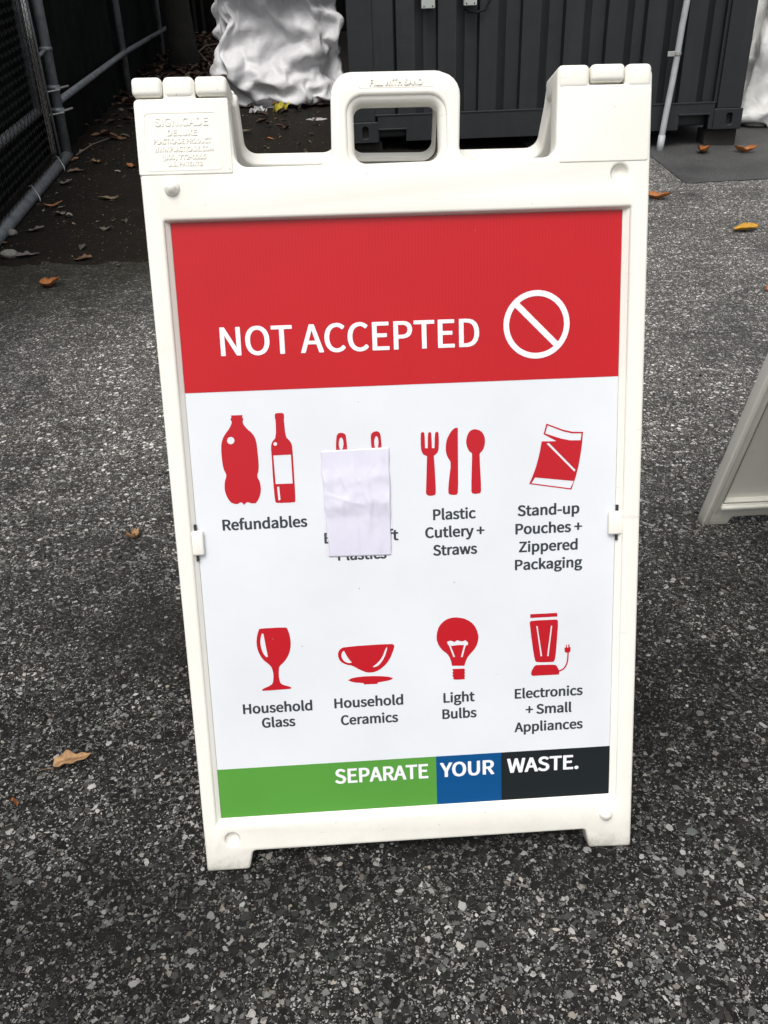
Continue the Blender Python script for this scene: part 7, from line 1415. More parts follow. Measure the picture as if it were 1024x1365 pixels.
# ------------------------------------------------------------------ lettering and icons data (plane coordinates)
GLY = json.loads(r'''{"(":[461,[[307,-297,280,-276,226,-182,173,-69,130,54,102,164,86,278,79,461,86,571,103,688,130,794,170,908,223,1024,280,1124,297,1142,341,1146,431,1109,445,1094,449,1074,366,904,316,751,292,634,279,524,279,324,296,194,323,71,370,-66,449,-232,427,-263,347,-297]]],")":[461,[[112,-297,29,-260,15,-246,11,-229,86,-76,143,88,170,221,184,334,184,511,167,648,136,781,73,954,11,1081,17,1098,36,1112,112,1145,149,1146,166,1142,180,1128,237,1028,283,928,333,788,360,674,377,561,384,424,377,288,360,174,330,48,293,-56,233,-186,180,-279,156,-297]]],"+":[757,[[310,129,297,135,282,157,280,427,24,432,5,457,5,550,20,572,37,578,280,580,286,860,314,878,444,878,460,872,475,850,477,580,734,574,752,550,752,457,737,435,720,428,477,427,471,147,444,128]]],"-":[473,[[44,305,23,319,16,336,17,436,31,454,44,460,428,461,444,454,459,436,459,329,444,311,431,305]]],".":[379,[[155,-47,115,-34,67,14,53,57,53,97,60,124,86,164,131,195,165,202,218,202,248,195,285,172,319,124,326,94,319,31,296,-6,265,-34,221,-48]]],"0":[757,[[350,-47,270,-34,200,3,172,24,109,97,59,207,39,297,28,364,22,531,32,674,59,797,109,904,180,986,237,1018,277,1035,393,1049,487,1035,570,992,651,901,701,791,727,671,738,497,727,334,701,214,651,101,573,12,503,-27,407,-48],[367,120,316,151,282,204,259,271,242,371,235,521,242,634,255,714,282,801,323,859,357,881,380,885,403,881,442,854,471,811,497,741,518,627,522,441,518,377,501,281,477,207,433,142,407,123]]],"2":[757,[[43,-29,30,-23,15,-5,19,88,248,308,364,448,424,545,444,595,460,638,471,725,460,788,434,842,410,863,370,879,320,883,290,876,220,836,160,777,140,770,93,777,15,855,9,878,76,950,113,979,186,1019,263,1042,386,1047,450,1040,533,1009,608,948,647,895,670,838,688,738,674,612,640,522,570,398,501,305,348,138,716,132,734,108,734,-5,717,-25,700,-30]]],"3":[757,[[315,-47,208,-30,125,3,51,52,0,104,-7,124,60,214,85,229,135,225,191,176,238,146,321,119,368,119,421,133,461,159,482,184,499,221,506,277,499,324,476,371,455,392,401,418,328,435,215,446,196,474,196,571,203,584,225,598,305,602,375,620,428,649,449,674,465,711,473,757,469,794,452,834,415,868,381,881,345,886,265,862,178,796,121,793,108,799,73,837,34,884,30,901,36,914,81,956,171,1011,285,1045,375,1049,465,1038,528,1018,591,982,652,917,679,861,693,787,693,747,689,707,672,654,640,601,561,527,631,479,692,407,719,344,726,244,715,177,682,104,615,30,551,-10,461,-40]]],"5":[757,[[312,-47,205,-30,135,-4,42,56,-3,97,-10,111,-2,134,54,207,69,221,85,226,132,221,192,170,262,133,315,119,379,123,425,143,464,177,486,211,507,281,507,371,489,427,467,464,432,495,392,511,342,519,279,501,209,463,165,462,92,503,74,521,70,551,104,1004,121,1024,139,1029,655,1028,669,1022,683,1001,683,891,665,866,305,861,287,671,292,666,395,676,485,665,569,635,640,581,686,521,719,437,730,351,719,217,669,111,615,46,549,-4,442,-41]]],"7":[757,[[252,-29,239,-23,224,-2,234,158,260,345,298,495,351,635,424,778,477,862,49,864,35,870,20,892,21,1005,37,1025,55,1030,722,1026,740,1002,739,918,628,755,561,628,511,492,474,315,457,178,446,-5,432,-23,415,-30]]],"8":[757,[[348,-47,281,-40,188,-10,121,32,60,97,27,167,16,267,34,351,67,417,109,471,177,531,100,624,66,717,63,767,73,837,103,907,164,976,218,1011,298,1039,411,1045,474,1038,561,1008,633,951,679,881,699,827,706,764,699,687,655,591,589,511,656,454,705,387,735,311,743,237,732,167,699,97,638,30,574,-10,498,-37,414,-48],[354,110,304,126,271,149,243,181,223,241,223,291,240,347,279,407,321,442,418,398,464,369,505,324,519,297,526,261,522,201,509,171,488,146,454,123,414,110],[431,590,321,652,297,681,277,724,273,781,293,841,321,868,364,888,414,885,464,856,489,821,502,777,506,744,492,674,462,617,441,592]]],"A":[829,[[-13,-29,-37,-12,-40,8,300,1012,327,1030,514,1026,535,998,831,125,868,15,865,-12,837,-30,677,-30,657,-23,643,-5,554,275,277,277,266,268,175,-12,147,-30],[324,437,414,728,502,438]]],"B":[896,[[119,-29,98,-15,91,2,95,1012,109,1026,126,1030,533,1026,633,1006,713,969,780,905,814,842,824,768,821,702,807,655,784,608,723,542,769,516,821,468,854,422,874,368,881,278,871,205,830,118,756,44,679,4,583,-22,489,-30],[313,131,313,445,503,442,593,416,640,378,657,345,661,318,658,252,637,205,606,174,559,151,503,137,419,130],[313,608,313,869,473,866,523,856,566,836,581,822,600,785,604,722,587,668,566,647,526,624,466,610]]],"C":[870,[[484,-47,381,-34,284,6,254,22,159,107,90,214,47,344,33,517,47,654,83,764,100,801,162,894,264,982,354,1021,401,1035,547,1049,651,1031,731,998,801,949,836,914,842,887,779,807,747,783,697,786,667,816,614,852,537,876,457,865,391,832,339,784,293,707,263,591,256,511,263,411,293,294,336,217,384,170,451,136,517,126,587,136,651,170,721,231,764,236,782,231,812,201,858,147,866,121,814,59,764,20,711,-10,597,-44]]],"D":[939,[[119,-29,98,-15,91,2,95,1012,123,1030,419,1030,549,1016,676,969,766,900,807,848,854,775,890,662,904,525,894,372,844,212,781,118,679,34,549,-16,419,-30],[313,135,311,862,316,866,373,867,463,856,533,829,566,807,600,778,644,708,674,602,681,492,670,385,637,285,601,228,543,178,453,144,363,134]]],"E":[804,[[119,-29,98,-15,91,2,95,1012,109,1026,126,1030,743,1026,761,998,761,892,743,868,313,862,313,612,669,606,688,582,688,475,673,450,656,444,313,442,311,145,319,137,756,132,774,108,770,-12,756,-26,739,-30]]],"F":[753,[[119,-29,98,-15,91,2,95,1012,109,1026,126,1030,743,1026,761,998,761,892,743,868,313,862,313,588,673,582,691,558,690,445,676,427,659,420,313,419,310,-5,296,-23,279,-30]]],"G":[940,[[497,-47,381,-30,267,16,159,111,90,217,47,344,33,517,47,651,90,777,181,909,271,982,391,1031,517,1049,604,1045,704,1021,774,988,824,952,866,911,872,887,799,797,774,782,727,786,641,852,557,876,461,861,397,832,342,784,297,711,263,587,256,511,263,411,293,294,347,209,391,170,464,136,567,126,644,146,676,171,674,381,497,382,480,387,463,411,467,531,481,545,497,549,867,545,886,517,886,94,879,81,834,40,737,-14,617,-44]]],"H":[993,[[119,-29,98,-15,91,2,95,1012,109,1026,126,1030,279,1030,307,1012,313,611,676,610,684,618,689,1012,716,1030,869,1030,887,1025,904,998,900,-12,873,-30,719,-30,702,-25,685,-5,683,442,319,443,311,435,310,-5,296,-23,279,-30]]],"I":[400,[[119,-29,98,-15,91,2,91,1002,106,1023,123,1030,279,1030,296,1023,311,998,311,-2,296,-23,279,-30]]],"L":[741,[[119,-29,98,-15,91,2,91,1002,106,1023,123,1030,279,1030,296,1023,311,998,313,138,719,136,733,130,747,112,748,-2,733,-23,713,-30]]],"M":[1108,[[119,-29,98,-15,91,2,91,998,98,1015,123,1030,303,1030,319,1026,334,1012,556,400,775,1012,803,1030,983,1030,1003,1023,1018,998,1018,2,1011,-15,986,-30,839,-30,822,-25,805,-5,803,532,640,92,609,70,499,70,482,75,462,98,299,536,297,-5,283,-23,266,-30]]],"N":[986,[[119,-29,98,-15,91,2,95,1012,109,1026,126,1030,283,1030,308,1015,683,372,682,1005,696,1023,713,1030,859,1030,877,1025,894,998,890,-12,876,-26,859,-30,703,-30,674,-12,303,628,304,-5,289,-23,273,-30]]],"O":[1012,[[474,-47,364,-30,287,3,251,22,159,104,87,221,50,334,32,521,46,657,63,714,93,797,152,891,257,985,347,1025,411,1039,521,1049,647,1031,747,988,859,891,925,787,965,664,979,481,965,344,928,227,856,107,757,20,657,-27,534,-48],[501,126,444,136,417,150,377,172,333,217,293,291,273,361,263,407,256,514,266,617,287,694,330,781,381,832,444,865,521,872,567,865,627,835,682,781,722,707,745,624,756,487,749,401,722,297,678,217,614,160,567,136]]],"P":[864,[[119,-29,98,-15,91,2,95,1012,109,1026,126,1030,519,1026,639,1002,723,963,794,892,834,795,844,712,834,618,794,522,726,447,629,398,529,374,313,365,307,-12,279,-30],[313,531,313,865,473,863,526,852,579,827,597,808,617,765,624,708,617,648,600,605,584,585,529,551,476,537]]],"R":[866,[[119,-29,98,-15,91,2,95,1012,109,1026,126,1030,543,1026,643,1006,729,966,797,898,834,822,844,745,841,652,820,585,778,515,723,464,637,418,867,22,874,5,870,-12,843,-30,673,-30,655,-25,632,5,413,390,319,393,311,385,310,-5,296,-23,279,-30],[313,558,313,865,486,863,566,839,601,812,621,768,624,695,607,635,579,600,536,574,483,560]]],"S":[813,[[370,-47,260,-30,140,20,67,72,25,114,19,127,23,144,109,241,157,246,175,241,254,176,330,140,387,126,464,130,534,160,558,184,579,251,571,301,555,331,514,365,230,496,150,556,100,617,73,681,66,771,76,834,110,904,170,969,204,992,237,1011,320,1039,410,1049,500,1045,584,1025,677,982,761,911,765,891,758,874,699,801,670,786,624,790,557,838,497,865,444,876,377,868,327,845,306,824,289,774,293,727,312,694,360,656,637,532,720,469,778,387,795,337,802,261,791,184,771,141,755,107,690,36,624,-7,537,-37,447,-48]]],"T":[817,[[327,-29,306,-15,299,2,299,858,291,863,14,868,-4,892,-4,1005,13,1025,31,1030,804,1026,822,998,822,892,804,868,520,862,518,-5,504,-23,487,-30]]],"U":[984,[[455,-47,369,-37,272,0,190,67,135,151,97,274,87,391,88,1004,104,1024,122,1029,275,1029,292,1022,306,1004,307,387,315,307,338,227,382,166,402,150,452,130,505,126,579,146,620,181,653,234,673,301,684,411,685,1004,699,1022,715,1029,879,1025,897,997,897,384,887,267,853,157,794,67,712,0,612,-38,525,-48]]],"W":[1198,[[227,-29,205,-15,196,8,-11,992,-5,1015,20,1030,177,1030,194,1026,208,1012,337,371,500,1008,530,1030,674,1030,692,1025,708,1005,870,370,996,1008,1027,1030,1174,1030,1194,1023,1209,995,1005,5,995,-15,970,-30,790,-30,774,-26,760,-12,597,611,441,-12,414,-30]]],"X":[782,[[5,-29,-19,-12,-23,8,263,518,11,965,-3,992,1,1012,28,1030,195,1030,215,1023,398,699,561,1008,575,1023,595,1030,752,1030,769,1025,786,1005,782,985,518,512,799,22,806,5,802,-12,775,-30,608,-30,588,-23,574,-8,385,334,209,2,188,-23,168,-30]]],"Y":[724,[[280,-29,267,-23,252,-2,251,382,-47,992,-47,1005,-33,1023,-16,1030,144,1030,164,1023,191,982,364,604,552,1012,580,1030,754,1026,768,1012,771,992,473,385,471,-5,457,-23,440,-30]]],"Z":[823,[[50,-29,37,-23,22,-5,26,92,521,858,517,863,87,868,68,892,72,1012,87,1026,103,1030,780,1026,798,1002,798,922,791,905,298,142,303,137,777,136,790,130,805,108,801,-12,787,-26,770,-30]]],"a":[768,[[259,-47,212,-40,155,-20,109,12,68,61,41,124,34,174,45,271,87,344,159,405,269,451,372,478,482,496,486,501,476,551,445,602,412,618,375,624,299,608,185,550,139,550,125,556,108,577,68,651,68,671,85,692,115,712,205,755,269,775,352,789,442,789,499,781,579,748,644,687,680,624,700,551,707,457,706,-6,692,-24,675,-31,542,-31,517,-16,502,11,449,-17,365,-44],[315,116,272,136,251,171,251,217,268,261,299,288,362,318,485,344,485,193,445,160,392,130,345,116]]],"b":[843,[[411,-47,351,-34,277,-1,255,-26,237,-31,111,-31,94,-24,80,-6,79,1084,86,1101,107,1115,267,1115,295,1097,297,743,354,768,434,789,514,789,584,779,647,751,671,739,741,671,788,584,811,501,819,354,808,257,778,167,725,81,641,3,571,-30,481,-48],[421,120,371,133,300,177,299,541,381,602,451,622,481,618,524,598,555,567,578,517,592,454,595,354,592,314,575,247,541,181,511,150,474,130]]],"c":[696,[[386,-47,303,-37,213,0,125,71,75,144,38,241,24,351,28,417,38,494,68,574,108,637,153,689,216,738,313,778,389,789,483,789,546,775,613,745,681,691,687,664,634,591,599,563,546,566,493,605,439,622,389,615,323,576,282,521,254,444,248,351,262,267,275,227,304,181,333,153,376,130,423,119,463,123,523,150,573,185,619,189,650,167,700,91,704,71,689,49,656,23,576,-20,489,-44]]],"d":[846,[[347,-47,271,-37,187,0,112,71,70,141,36,244,29,307,26,387,40,497,73,587,123,664,204,738,291,778,361,789,451,789,547,761,553,1097,581,1115,747,1111,766,1084,765,-6,751,-24,734,-31,604,-31,587,-24,564,4,494,-30,444,-44],[404,120,367,126,327,146,296,177,270,231,253,294,249,391,256,451,270,494,303,557,341,595,391,618,427,622,471,611,548,564,549,207,521,172,474,140,444,126]]],"e":[756,[[393,-47,313,-37,219,0,131,71,75,147,42,234,24,387,38,494,72,584,143,682,209,738,289,775,369,789,439,789,513,778,569,755,596,742,661,684,704,617,720,574,737,514,747,407,740,337,726,319,709,312,249,311,252,274,275,214,304,174,346,140,396,120,449,113,533,133,599,168,643,169,670,151,713,67,710,44,693,26,599,-20,506,-44],[249,460,252,487,265,521,301,577,339,608,383,625,433,625,473,608,496,589,523,541,537,491,538,461,533,459]]],"f":[443,[[127,-29,105,-15,98,2,98,605,93,610,27,611,2,628,-1,738,17,759,97,772,102,912,119,988,152,1048,197,1090,253,1119,297,1130,413,1133,473,1122,513,1109,532,1085,501,972,487,958,470,953,437,954,390,970,363,969,339,952,319,892,320,772,443,770,460,763,475,742,475,642,468,625,447,611,327,610,319,605,318,-5,303,-23,287,-30]]],"g":[769,[[331,-370,285,-368,205,-350,125,-317,66,-266,34,-209,23,-126,37,-69,73,-13,115,31,90,61,70,104,66,181,94,247,134,294,90,351,54,444,50,507,64,587,90,647,155,719,205,755,281,781,338,789,431,789,498,772,765,768,783,744,779,634,751,616,665,613,685,557,693,484,682,411,650,337,595,276,535,236,468,213,395,202,321,206,281,215,267,191,266,164,275,142,315,126,581,119,651,105,718,75,766,27,789,-19,796,-96,785,-159,749,-223,695,-278,601,-334,485,-364],[381,-224,301,-210,261,-190,240,-169,230,-149,227,-113,244,-69,268,-41,488,-41,535,-49,570,-69,579,-96,575,-126,559,-159,535,-181,475,-210,431,-221],[361,353,311,379,284,414,266,471,266,521,280,571,305,606,341,628,385,635,428,618,466,577,483,521,483,474,465,414,438,379,398,356]]],"h":[828,[[107,-29,86,-15,79,2,79,1088,94,1110,111,1116,267,1116,284,1110,299,1088,297,735,351,762,424,786,517,790,581,782,654,750,708,695,741,635,759,562,766,475,765,-2,751,-23,731,-30,577,-30,550,-12,542,515,531,562,516,592,484,612,451,618,417,612,377,593,300,528,295,-12,267,-30]]],"i":[375,[[108,-29,86,-15,80,2,80,742,95,763,111,770,265,770,281,763,296,738,296,-2,281,-23,265,-30],[155,864,105,884,74,918,60,958,60,998,70,1028,98,1063,145,1086,228,1086,265,1073,293,1048,316,1008,320,972,302,915,271,883,248,871,221,864]]],"k":[753,[[107,-29,86,-15,79,2,79,1088,94,1110,111,1116,264,1116,281,1110,295,1088,297,477,537,766,721,770,737,763,751,745,748,725,516,438,778,22,785,-2,771,-23,754,-30,574,-26,560,-12,381,281,296,185,296,2,289,-15,264,-30]]],"l":[387,[[221,-47,194,-44,154,-27,112,14,90,57,79,117,79,1084,94,1109,111,1115,267,1115,284,1109,299,1087,299,131,304,120,341,115,355,101,375,-9,355,-36,331,-44]]],"m":[1263,[[107,-29,86,-15,79,2,79,738,96,765,114,770,247,769,271,752,281,724,357,769,411,786,544,786,601,769,637,749,694,692,754,739,807,769,864,786,954,790,1011,782,1081,753,1138,695,1171,632,1189,562,1195,475,1196,2,1178,-25,1161,-30,1007,-30,991,-23,976,-5,972,515,961,558,945,592,934,603,897,617,871,616,827,596,746,528,741,-12,714,-30,564,-30,544,-23,529,2,525,505,511,562,496,592,457,616,431,617,377,596,300,528,295,-12,267,-30]]],"n":[832,[[107,-29,86,-15,79,2,83,752,111,770,244,770,271,752,281,722,367,769,421,786,461,790,577,783,651,753,706,698,721,672,741,635,759,562,766,475,761,-12,747,-26,731,-30,577,-30,550,-12,542,515,531,562,516,592,484,612,447,619,417,612,377,593,300,528,295,-12,267,-30]]],"o":[827,[[383,-47,306,-37,216,0,131,67,75,147,38,244,24,387,38,497,72,587,149,689,216,742,306,778,379,789,449,789,523,778,596,748,694,674,747,601,790,491,801,401,801,337,790,251,760,167,686,59,616,3,533,-34,443,-48],[406,120,383,123,329,150,292,194,272,231,252,301,248,394,252,437,272,511,298,557,336,595,376,615,416,622,453,615,496,592,534,551,557,507,573,451,581,354,563,254,530,184,493,146,443,123]]],"p":[846,[[107,-342,86,-327,79,-311,83,753,111,771,244,771,269,756,281,732,377,777,421,787,497,791,591,777,671,740,748,659,785,593,812,496,819,419,812,286,808,256,771,153,701,54,644,5,567,-32,471,-49,427,-49,364,-38,297,-14,295,-324,267,-342],[411,122,341,148,299,179,299,539,374,597,417,617,461,621,487,617,534,591,555,566,578,519,595,423,592,316,571,236,542,183,507,148,464,125]]],"r":[529,[[107,-29,86,-15,79,2,83,752,111,770,244,770,269,755,281,723,334,763,397,786,504,790,561,773,578,752,579,735,552,618,527,604,494,604,444,616,404,606,352,565,300,475,295,-12,267,-30]]],"s":[638,[[272,-47,192,-34,95,3,4,67,-3,84,4,104,57,177,72,191,89,196,139,191,202,146,265,120,299,112,349,113,382,126,410,151,420,177,416,221,402,241,359,272,162,356,129,379,74,434,44,497,37,544,44,607,74,674,122,726,165,755,262,785,399,789,499,761,559,732,610,691,610,657,550,581,525,566,479,570,432,602,365,628,342,632,295,621,272,608,258,587,251,557,254,537,279,506,312,486,459,428,522,395,597,327,627,267,634,221,630,154,597,74,552,22,499,-14,415,-41]]],"t":[514,[[322,-47,269,-40,195,-7,148,41,121,91,104,157,100,211,100,604,95,609,19,610,5,616,-10,637,-10,737,-3,751,22,765,109,771,121,954,135,972,152,979,285,979,310,964,317,947,319,774,489,772,505,766,520,744,520,637,502,613,318,607,317,237,328,161,349,126,389,116,445,132,485,132,514,114,539,27,539,4,519,-20,449,-40,405,-48]]],"u":[828,[[310,-47,250,-40,186,-14,128,41,92,104,75,174,68,247,72,754,86,768,103,772,256,772,284,754,291,224,318,147,353,126,390,122,426,133,460,153,503,189,534,227,539,754,566,772,733,768,751,741,747,-13,720,-31,586,-31,561,-16,546,19,503,-10,450,-34,380,-48]]],"w":[1094,[[225,-29,212,-23,194,-2,-9,728,-9,745,5,763,25,770,179,770,209,748,325,317,444,748,475,770,642,766,659,745,779,308,894,752,909,766,925,770,1072,770,1097,755,1103,722,906,-5,892,-23,872,-30,695,-30,667,-15,654,12,545,410,433,-8,402,-30]]],"y":[711,[[83,-348,19,-332,2,-311,32,-191,59,-173,146,-182,196,-153,240,-81,264,2,-25,722,-25,752,-11,767,6,771,163,771,188,756,369,271,528,752,556,771,719,767,737,746,737,726,460,-74,400,-201,343,-273,273,-322,193,-346]]]}''')
GLY_HEAD = json.loads(r'''{"N":[986,[[126,-16,115,-8,111,5,115,1008,133,1017,273,1017,289,1010,706,286,702,1002,719,1016,866,1013,874,995,870,-8,853,-17,709,-17,694,-8,279,718,284,-2,266,-17]]],"O":[1012,[[481,-34,371,-17,304,13,264,33,177,111,107,224,70,337,52,517,66,654,83,711,113,794,172,887,267,972,364,1015,514,1036,641,1018,731,978,757,962,839,887,905,784,945,661,959,484,945,347,908,231,836,111,747,33,641,-17,527,-34],[494,113,434,123,371,156,313,214,273,287,253,357,243,404,236,517,246,621,267,697,310,784,367,842,407,865,434,878,507,889,577,878,637,848,702,784,742,711,768,614,776,484,769,397,742,294,698,214,641,156,584,126]]],"T":[817,[[334,-16,323,-8,319,5,319,872,311,877,31,878,16,895,16,1002,24,1013,37,1017,787,1016,798,1008,802,995,802,895,794,881,500,875,499,2,492,-12,481,-17]]],"A":[829,[[-6,-16,-17,-8,-20,5,320,1008,337,1017,504,1013,515,995,811,122,848,12,845,-8,827,-17,684,-17,667,-10,570,289,260,290,250,285,155,-8,137,-17],[297,425,414,800,528,428,520,423]]],"C":[870,[[491,-34,387,-20,301,16,267,33,179,111,110,217,67,347,52,511,67,651,103,761,120,797,182,891,274,968,371,1011,407,1022,537,1036,644,1018,721,985,791,936,818,907,822,891,759,811,741,796,707,800,677,829,624,865,551,888,524,889,441,875,381,845,319,787,273,711,243,594,236,514,243,407,273,291,316,214,374,156,441,123,511,112,551,112,594,123,651,150,730,217,744,222,774,216,836,147,846,124,804,72,754,33,694,0,591,-31]]],"E":[804,[[126,-16,115,-8,111,5,115,1008,133,1017,733,1013,741,998,741,898,737,885,726,878,293,875,293,598,653,596,668,578,668,478,663,464,649,457,293,455,291,132,299,123,739,122,754,105,750,-8,733,-17]]],"P":[864,[[126,-16,115,-8,111,5,115,1008,133,1017,513,1013,633,989,713,949,774,888,814,792,824,708,814,622,774,525,716,461,623,411,523,387,293,379,290,-2,273,-17],[293,518,293,878,479,876,533,866,589,840,617,812,637,768,644,712,637,645,620,602,604,582,583,561,539,538,486,524,403,517]]],"D":[939,[[126,-16,115,-8,111,5,115,1008,133,1017,413,1016,543,1002,666,956,756,887,787,845,834,772,870,658,884,522,874,375,824,215,761,122,669,47,543,-2,413,-17],[293,121,291,875,296,880,379,880,473,869,556,836,613,790,664,712,694,605,701,488,690,382,664,295,630,238,616,218,556,167,459,130,369,120]]]}''')      # lighter cut for the headline
ICO = json.loads(r'''{"soda_bottle_icon":[[[-2290,6660],[-2143,6659],[-2146,6620],[-2136,6617],[-2137,6592],[-2146,6587],[-2144,6542],[-2097,6475],[-2024,6407],[-1986,6314],[-1979,6182],[-1974,6023],[-1981,5916],[-2010,5838],[-1976,5769],[-1966,5675],[-1979,5594],[-2014,5515],[-2053,5473],[-2114,5476],[-2147,5494],[-2174,5490],[-2208,5459],[-2232,5493],[-2258,5494],[-2291,5474],[-2338,5479],[-2389,5506],[-2430,5589],[-2450,5670],[-2442,5777],[-2416,5843],[-2410,5883],[-2446,5964],[-2454,6097],[-2454,6229],[-2436,6333],[-2394,6410],[-2329,6485],[-2293,6549],[-2287,6587],[-2302,6598],[-2298,6624],[-2290,6626]],[[-2270,6328],[-2274,6313],[-2282,6300],[-2294,6289],[-2308,6283],[-2323,6281],[-2338,6284],[-2351,6292],[-2361,6303],[-2367,6317],[-2369,6333],[-2365,6348],[-2357,6361],[-2345,6372],[-2331,6378],[-2316,6380],[-2301,6377],[-2288,6369],[-2278,6358],[-2272,6344]]],"wine_bottle_icon":[[[-1719,6655],[-1695,6667],[-1618,6666],[-1601,6650],[-1601,6598],[-1607,6585],[-1598,6350],[-1549,6300],[-1518,6241],[-1517,6135],[-1515,5761],[-1516,5478],[-1533,5460],[-1771,5463],[-1791,5485],[-1799,5774],[-1797,6094],[-1799,6227],[-1779,6292],[-1723,6347],[-1714,6584],[-1723,6595]],[[-1713,6260],[-1718,6247],[-1728,6238],[-1741,6235],[-1754,6239],[-1763,6249],[-1765,6262],[-1761,6275],[-1751,6284],[-1738,6287],[-1725,6283],[-1716,6273]],[[-1775,6109],[-1542,6110],[-1541,5720],[-1768,5722]],[[-1752,5684],[-1723,5688],[-1716,5506],[-1745,5497]]],"bag_handle_icon":[[[-948,6057],[-930,6321],[-904,6365],[-865,6373],[-818,6361],[-798,6329],[-787,6050]],[[-837,6225],[-840,6199],[-846,6175],[-854,6157],[-863,6145],[-873,6141],[-882,6146],[-891,6158],[-897,6177],[-900,6201],[-900,6227],[-898,6253],[-892,6277],[-884,6295],[-875,6307],[-865,6310],[-855,6306],[-847,6293],[-841,6274],[-838,6251]]],"bag_handle_icon.001":[[[-462,6062],[-474,6288],[-464,6341],[-429,6368],[-381,6374],[-348,6349],[-336,6296],[-329,6056]],[[-371,6223],[-373,6197],[-378,6173],[-385,6155],[-394,6143],[-403,6139],[-412,6144],[-419,6156],[-425,6175],[-428,6199],[-429,6225],[-426,6252],[-421,6275],[-414,6293],[-406,6305],[-397,6309],[-388,6304],[-380,6292],[-374,6273],[-371,6249]]],"fork_icon":[[[195,6314],[211,6334],[237,6333],[248,6312],[249,6117],[285,6115],[292,6310],[305,6330],[328,6329],[340,6308],[341,6113],[376,6114],[387,6306],[399,6329],[426,6328],[437,6304],[436,6127],[423,6062],[392,6028],[365,6011],[375,5801],[383,5514],[371,5476],[319,5463],[269,5471],[245,5500],[250,5566],[273,6009],[229,6029],[204,6066],[193,6122]]],"knife_icon":[[[695,6372],[691,5967],[686,5500],[664,5465],[613,5461],[562,5476],[548,5507],[563,5672],[598,5911],[554,5973],[529,6048],[528,6137],[545,6226],[591,6312],[636,6360],[672,6376]]],"spoon_icon":[[[934,6345],[1005,6321],[1055,6248],[1060,6144],[1032,6056],[987,6019],[983,5984],[1002,5507],[986,5471],[929,5462],[878,5473],[863,5507],[882,5988],[882,6021],[838,6056],[807,6134],[805,6214],[836,6302],[881,6338]]],"pouch_icon":[[[1892,6378],[2198,6256],[2393,6247],[2375,6012],[2325,5713],[2243,5461],[1660,5565],[1735,5740],[1795,5948],[1830,6141],[2034,6135],[1854,6238]],[[1907,6354],[2195,6235],[2372,6228],[2362,6133],[2169,6141],[1877,6246]],[[1893,6111],[1929,6116],[2298,5730],[2280,5709]],[[1741,5652],[2275,5579],[2228,5480],[1690,5575]]],"wine_glass_icon":[[[-2124,3694],[-2100,3702],[-1765,3702],[-1736,3685],[-1706,3573],[-1699,3443],[-1728,3314],[-1796,3204],[-1867,3142],[-1887,3111],[-1898,2996],[-1888,2896],[-1863,2855],[-1742,2814],[-1731,2790],[-1760,2782],[-2131,2775],[-2148,2789],[-2122,2811],[-2018,2851],[-1985,2885],[-1968,3000],[-1980,3100],[-2013,3161],[-2100,3238],[-2159,3356],[-2178,3487],[-2157,3615]],[[-2089,3634],[-2069,3620],[-2050,3447],[-2030,3283],[-2052,3274],[-2099,3342],[-2122,3451],[-2119,3548]]],"cup_icon":[[[-957,3367],[-292,3375],[-256,3350],[-264,3294],[-331,3134],[-429,3024],[-540,2964],[-649,2960],[-756,3010],[-861,3082],[-938,3097],[-1013,3141],[-1050,3209],[-1053,3275],[-1026,3332]],[[-965,3309],[-921,3208],[-862,3125],[-900,3118],[-955,3137],[-996,3186],[-1008,3246],[-991,3294]],[[-362,3333],[-357,3300],[-401,3171],[-474,3069],[-537,3037],[-574,3042],[-561,3055],[-488,3110],[-429,3189],[-384,3301]]],"saucer_icon":[[[-930,2864],[-854,2900],[-635,2910],[-387,2891],[-291,2859],[-326,2828],[-508,2805],[-515,2783],[-703,2787],[-714,2808],[-857,2827]]],"bulb_icon":[[[649,3712],[773,3679],[880,3592],[935,3458],[937,3359],[898,3246],[812,3152],[764,3088],[731,2984],[555,2994],[538,3085],[499,3170],[407,3248],[347,3360],[343,3475],[383,3603],[478,3689],[572,3713]],[[493,3362],[534,3373],[565,3364],[596,3349],[637,3376],[674,3358],[712,3352],[752,3367],[789,3332],[783,3292],[754,3287],[708,3115],[683,3120],[729,3295],[642,3301],[564,3292],[542,3296],[601,3125],[576,3123],[517,3301],[493,3329]]],"bulb_base_icon":[[[567,2944],[730,2941],[739,2917],[730,2897],[739,2873],[729,2854],[738,2830],[728,2810],[737,2790],[721,2777],[583,2779],[564,2800],[574,2820],[555,2841],[571,2863],[556,2884],[572,2907],[557,2928]]],"blender_lid_icon":[[[1677,3700],[2060,3699],[2063,3646],[1677,3645]]],"blender_jar_icon":[[[1668,3580],[1693,3605],[2054,3601],[2077,3573],[2063,3344],[2040,3013],[2012,2965],[1774,2972],[1742,3004],[1703,3266]],[[1762,3522],[1781,3521],[1849,3065],[1827,3059]],[[1973,3517],[1992,3513],[1941,3056],[1919,3060]]],"blender_base_icon":[[[1742,2924],[1774,2932],[2028,2924],[2060,2905],[2099,2825],[2093,2769],[1710,2771],[1688,2800],[1701,2859]]],"blender_cord_icon":[[[2090,2810],[2135,2824],[2176,2851],[2209,2906],[2228,2974],[2233,3102],[2214,3104],[2209,2978],[2191,2915],[2162,2866],[2126,2843],[2083,2829]]],"blender_plug_icon":[[[2172,3172],[2191,3174],[2191,3214],[2203,3217],[2207,3173],[2226,3172],[2225,3216],[2241,3218],[2245,3175],[2258,3174],[2258,3114],[2240,3095],[2195,3094],[2173,3112]]]}''')

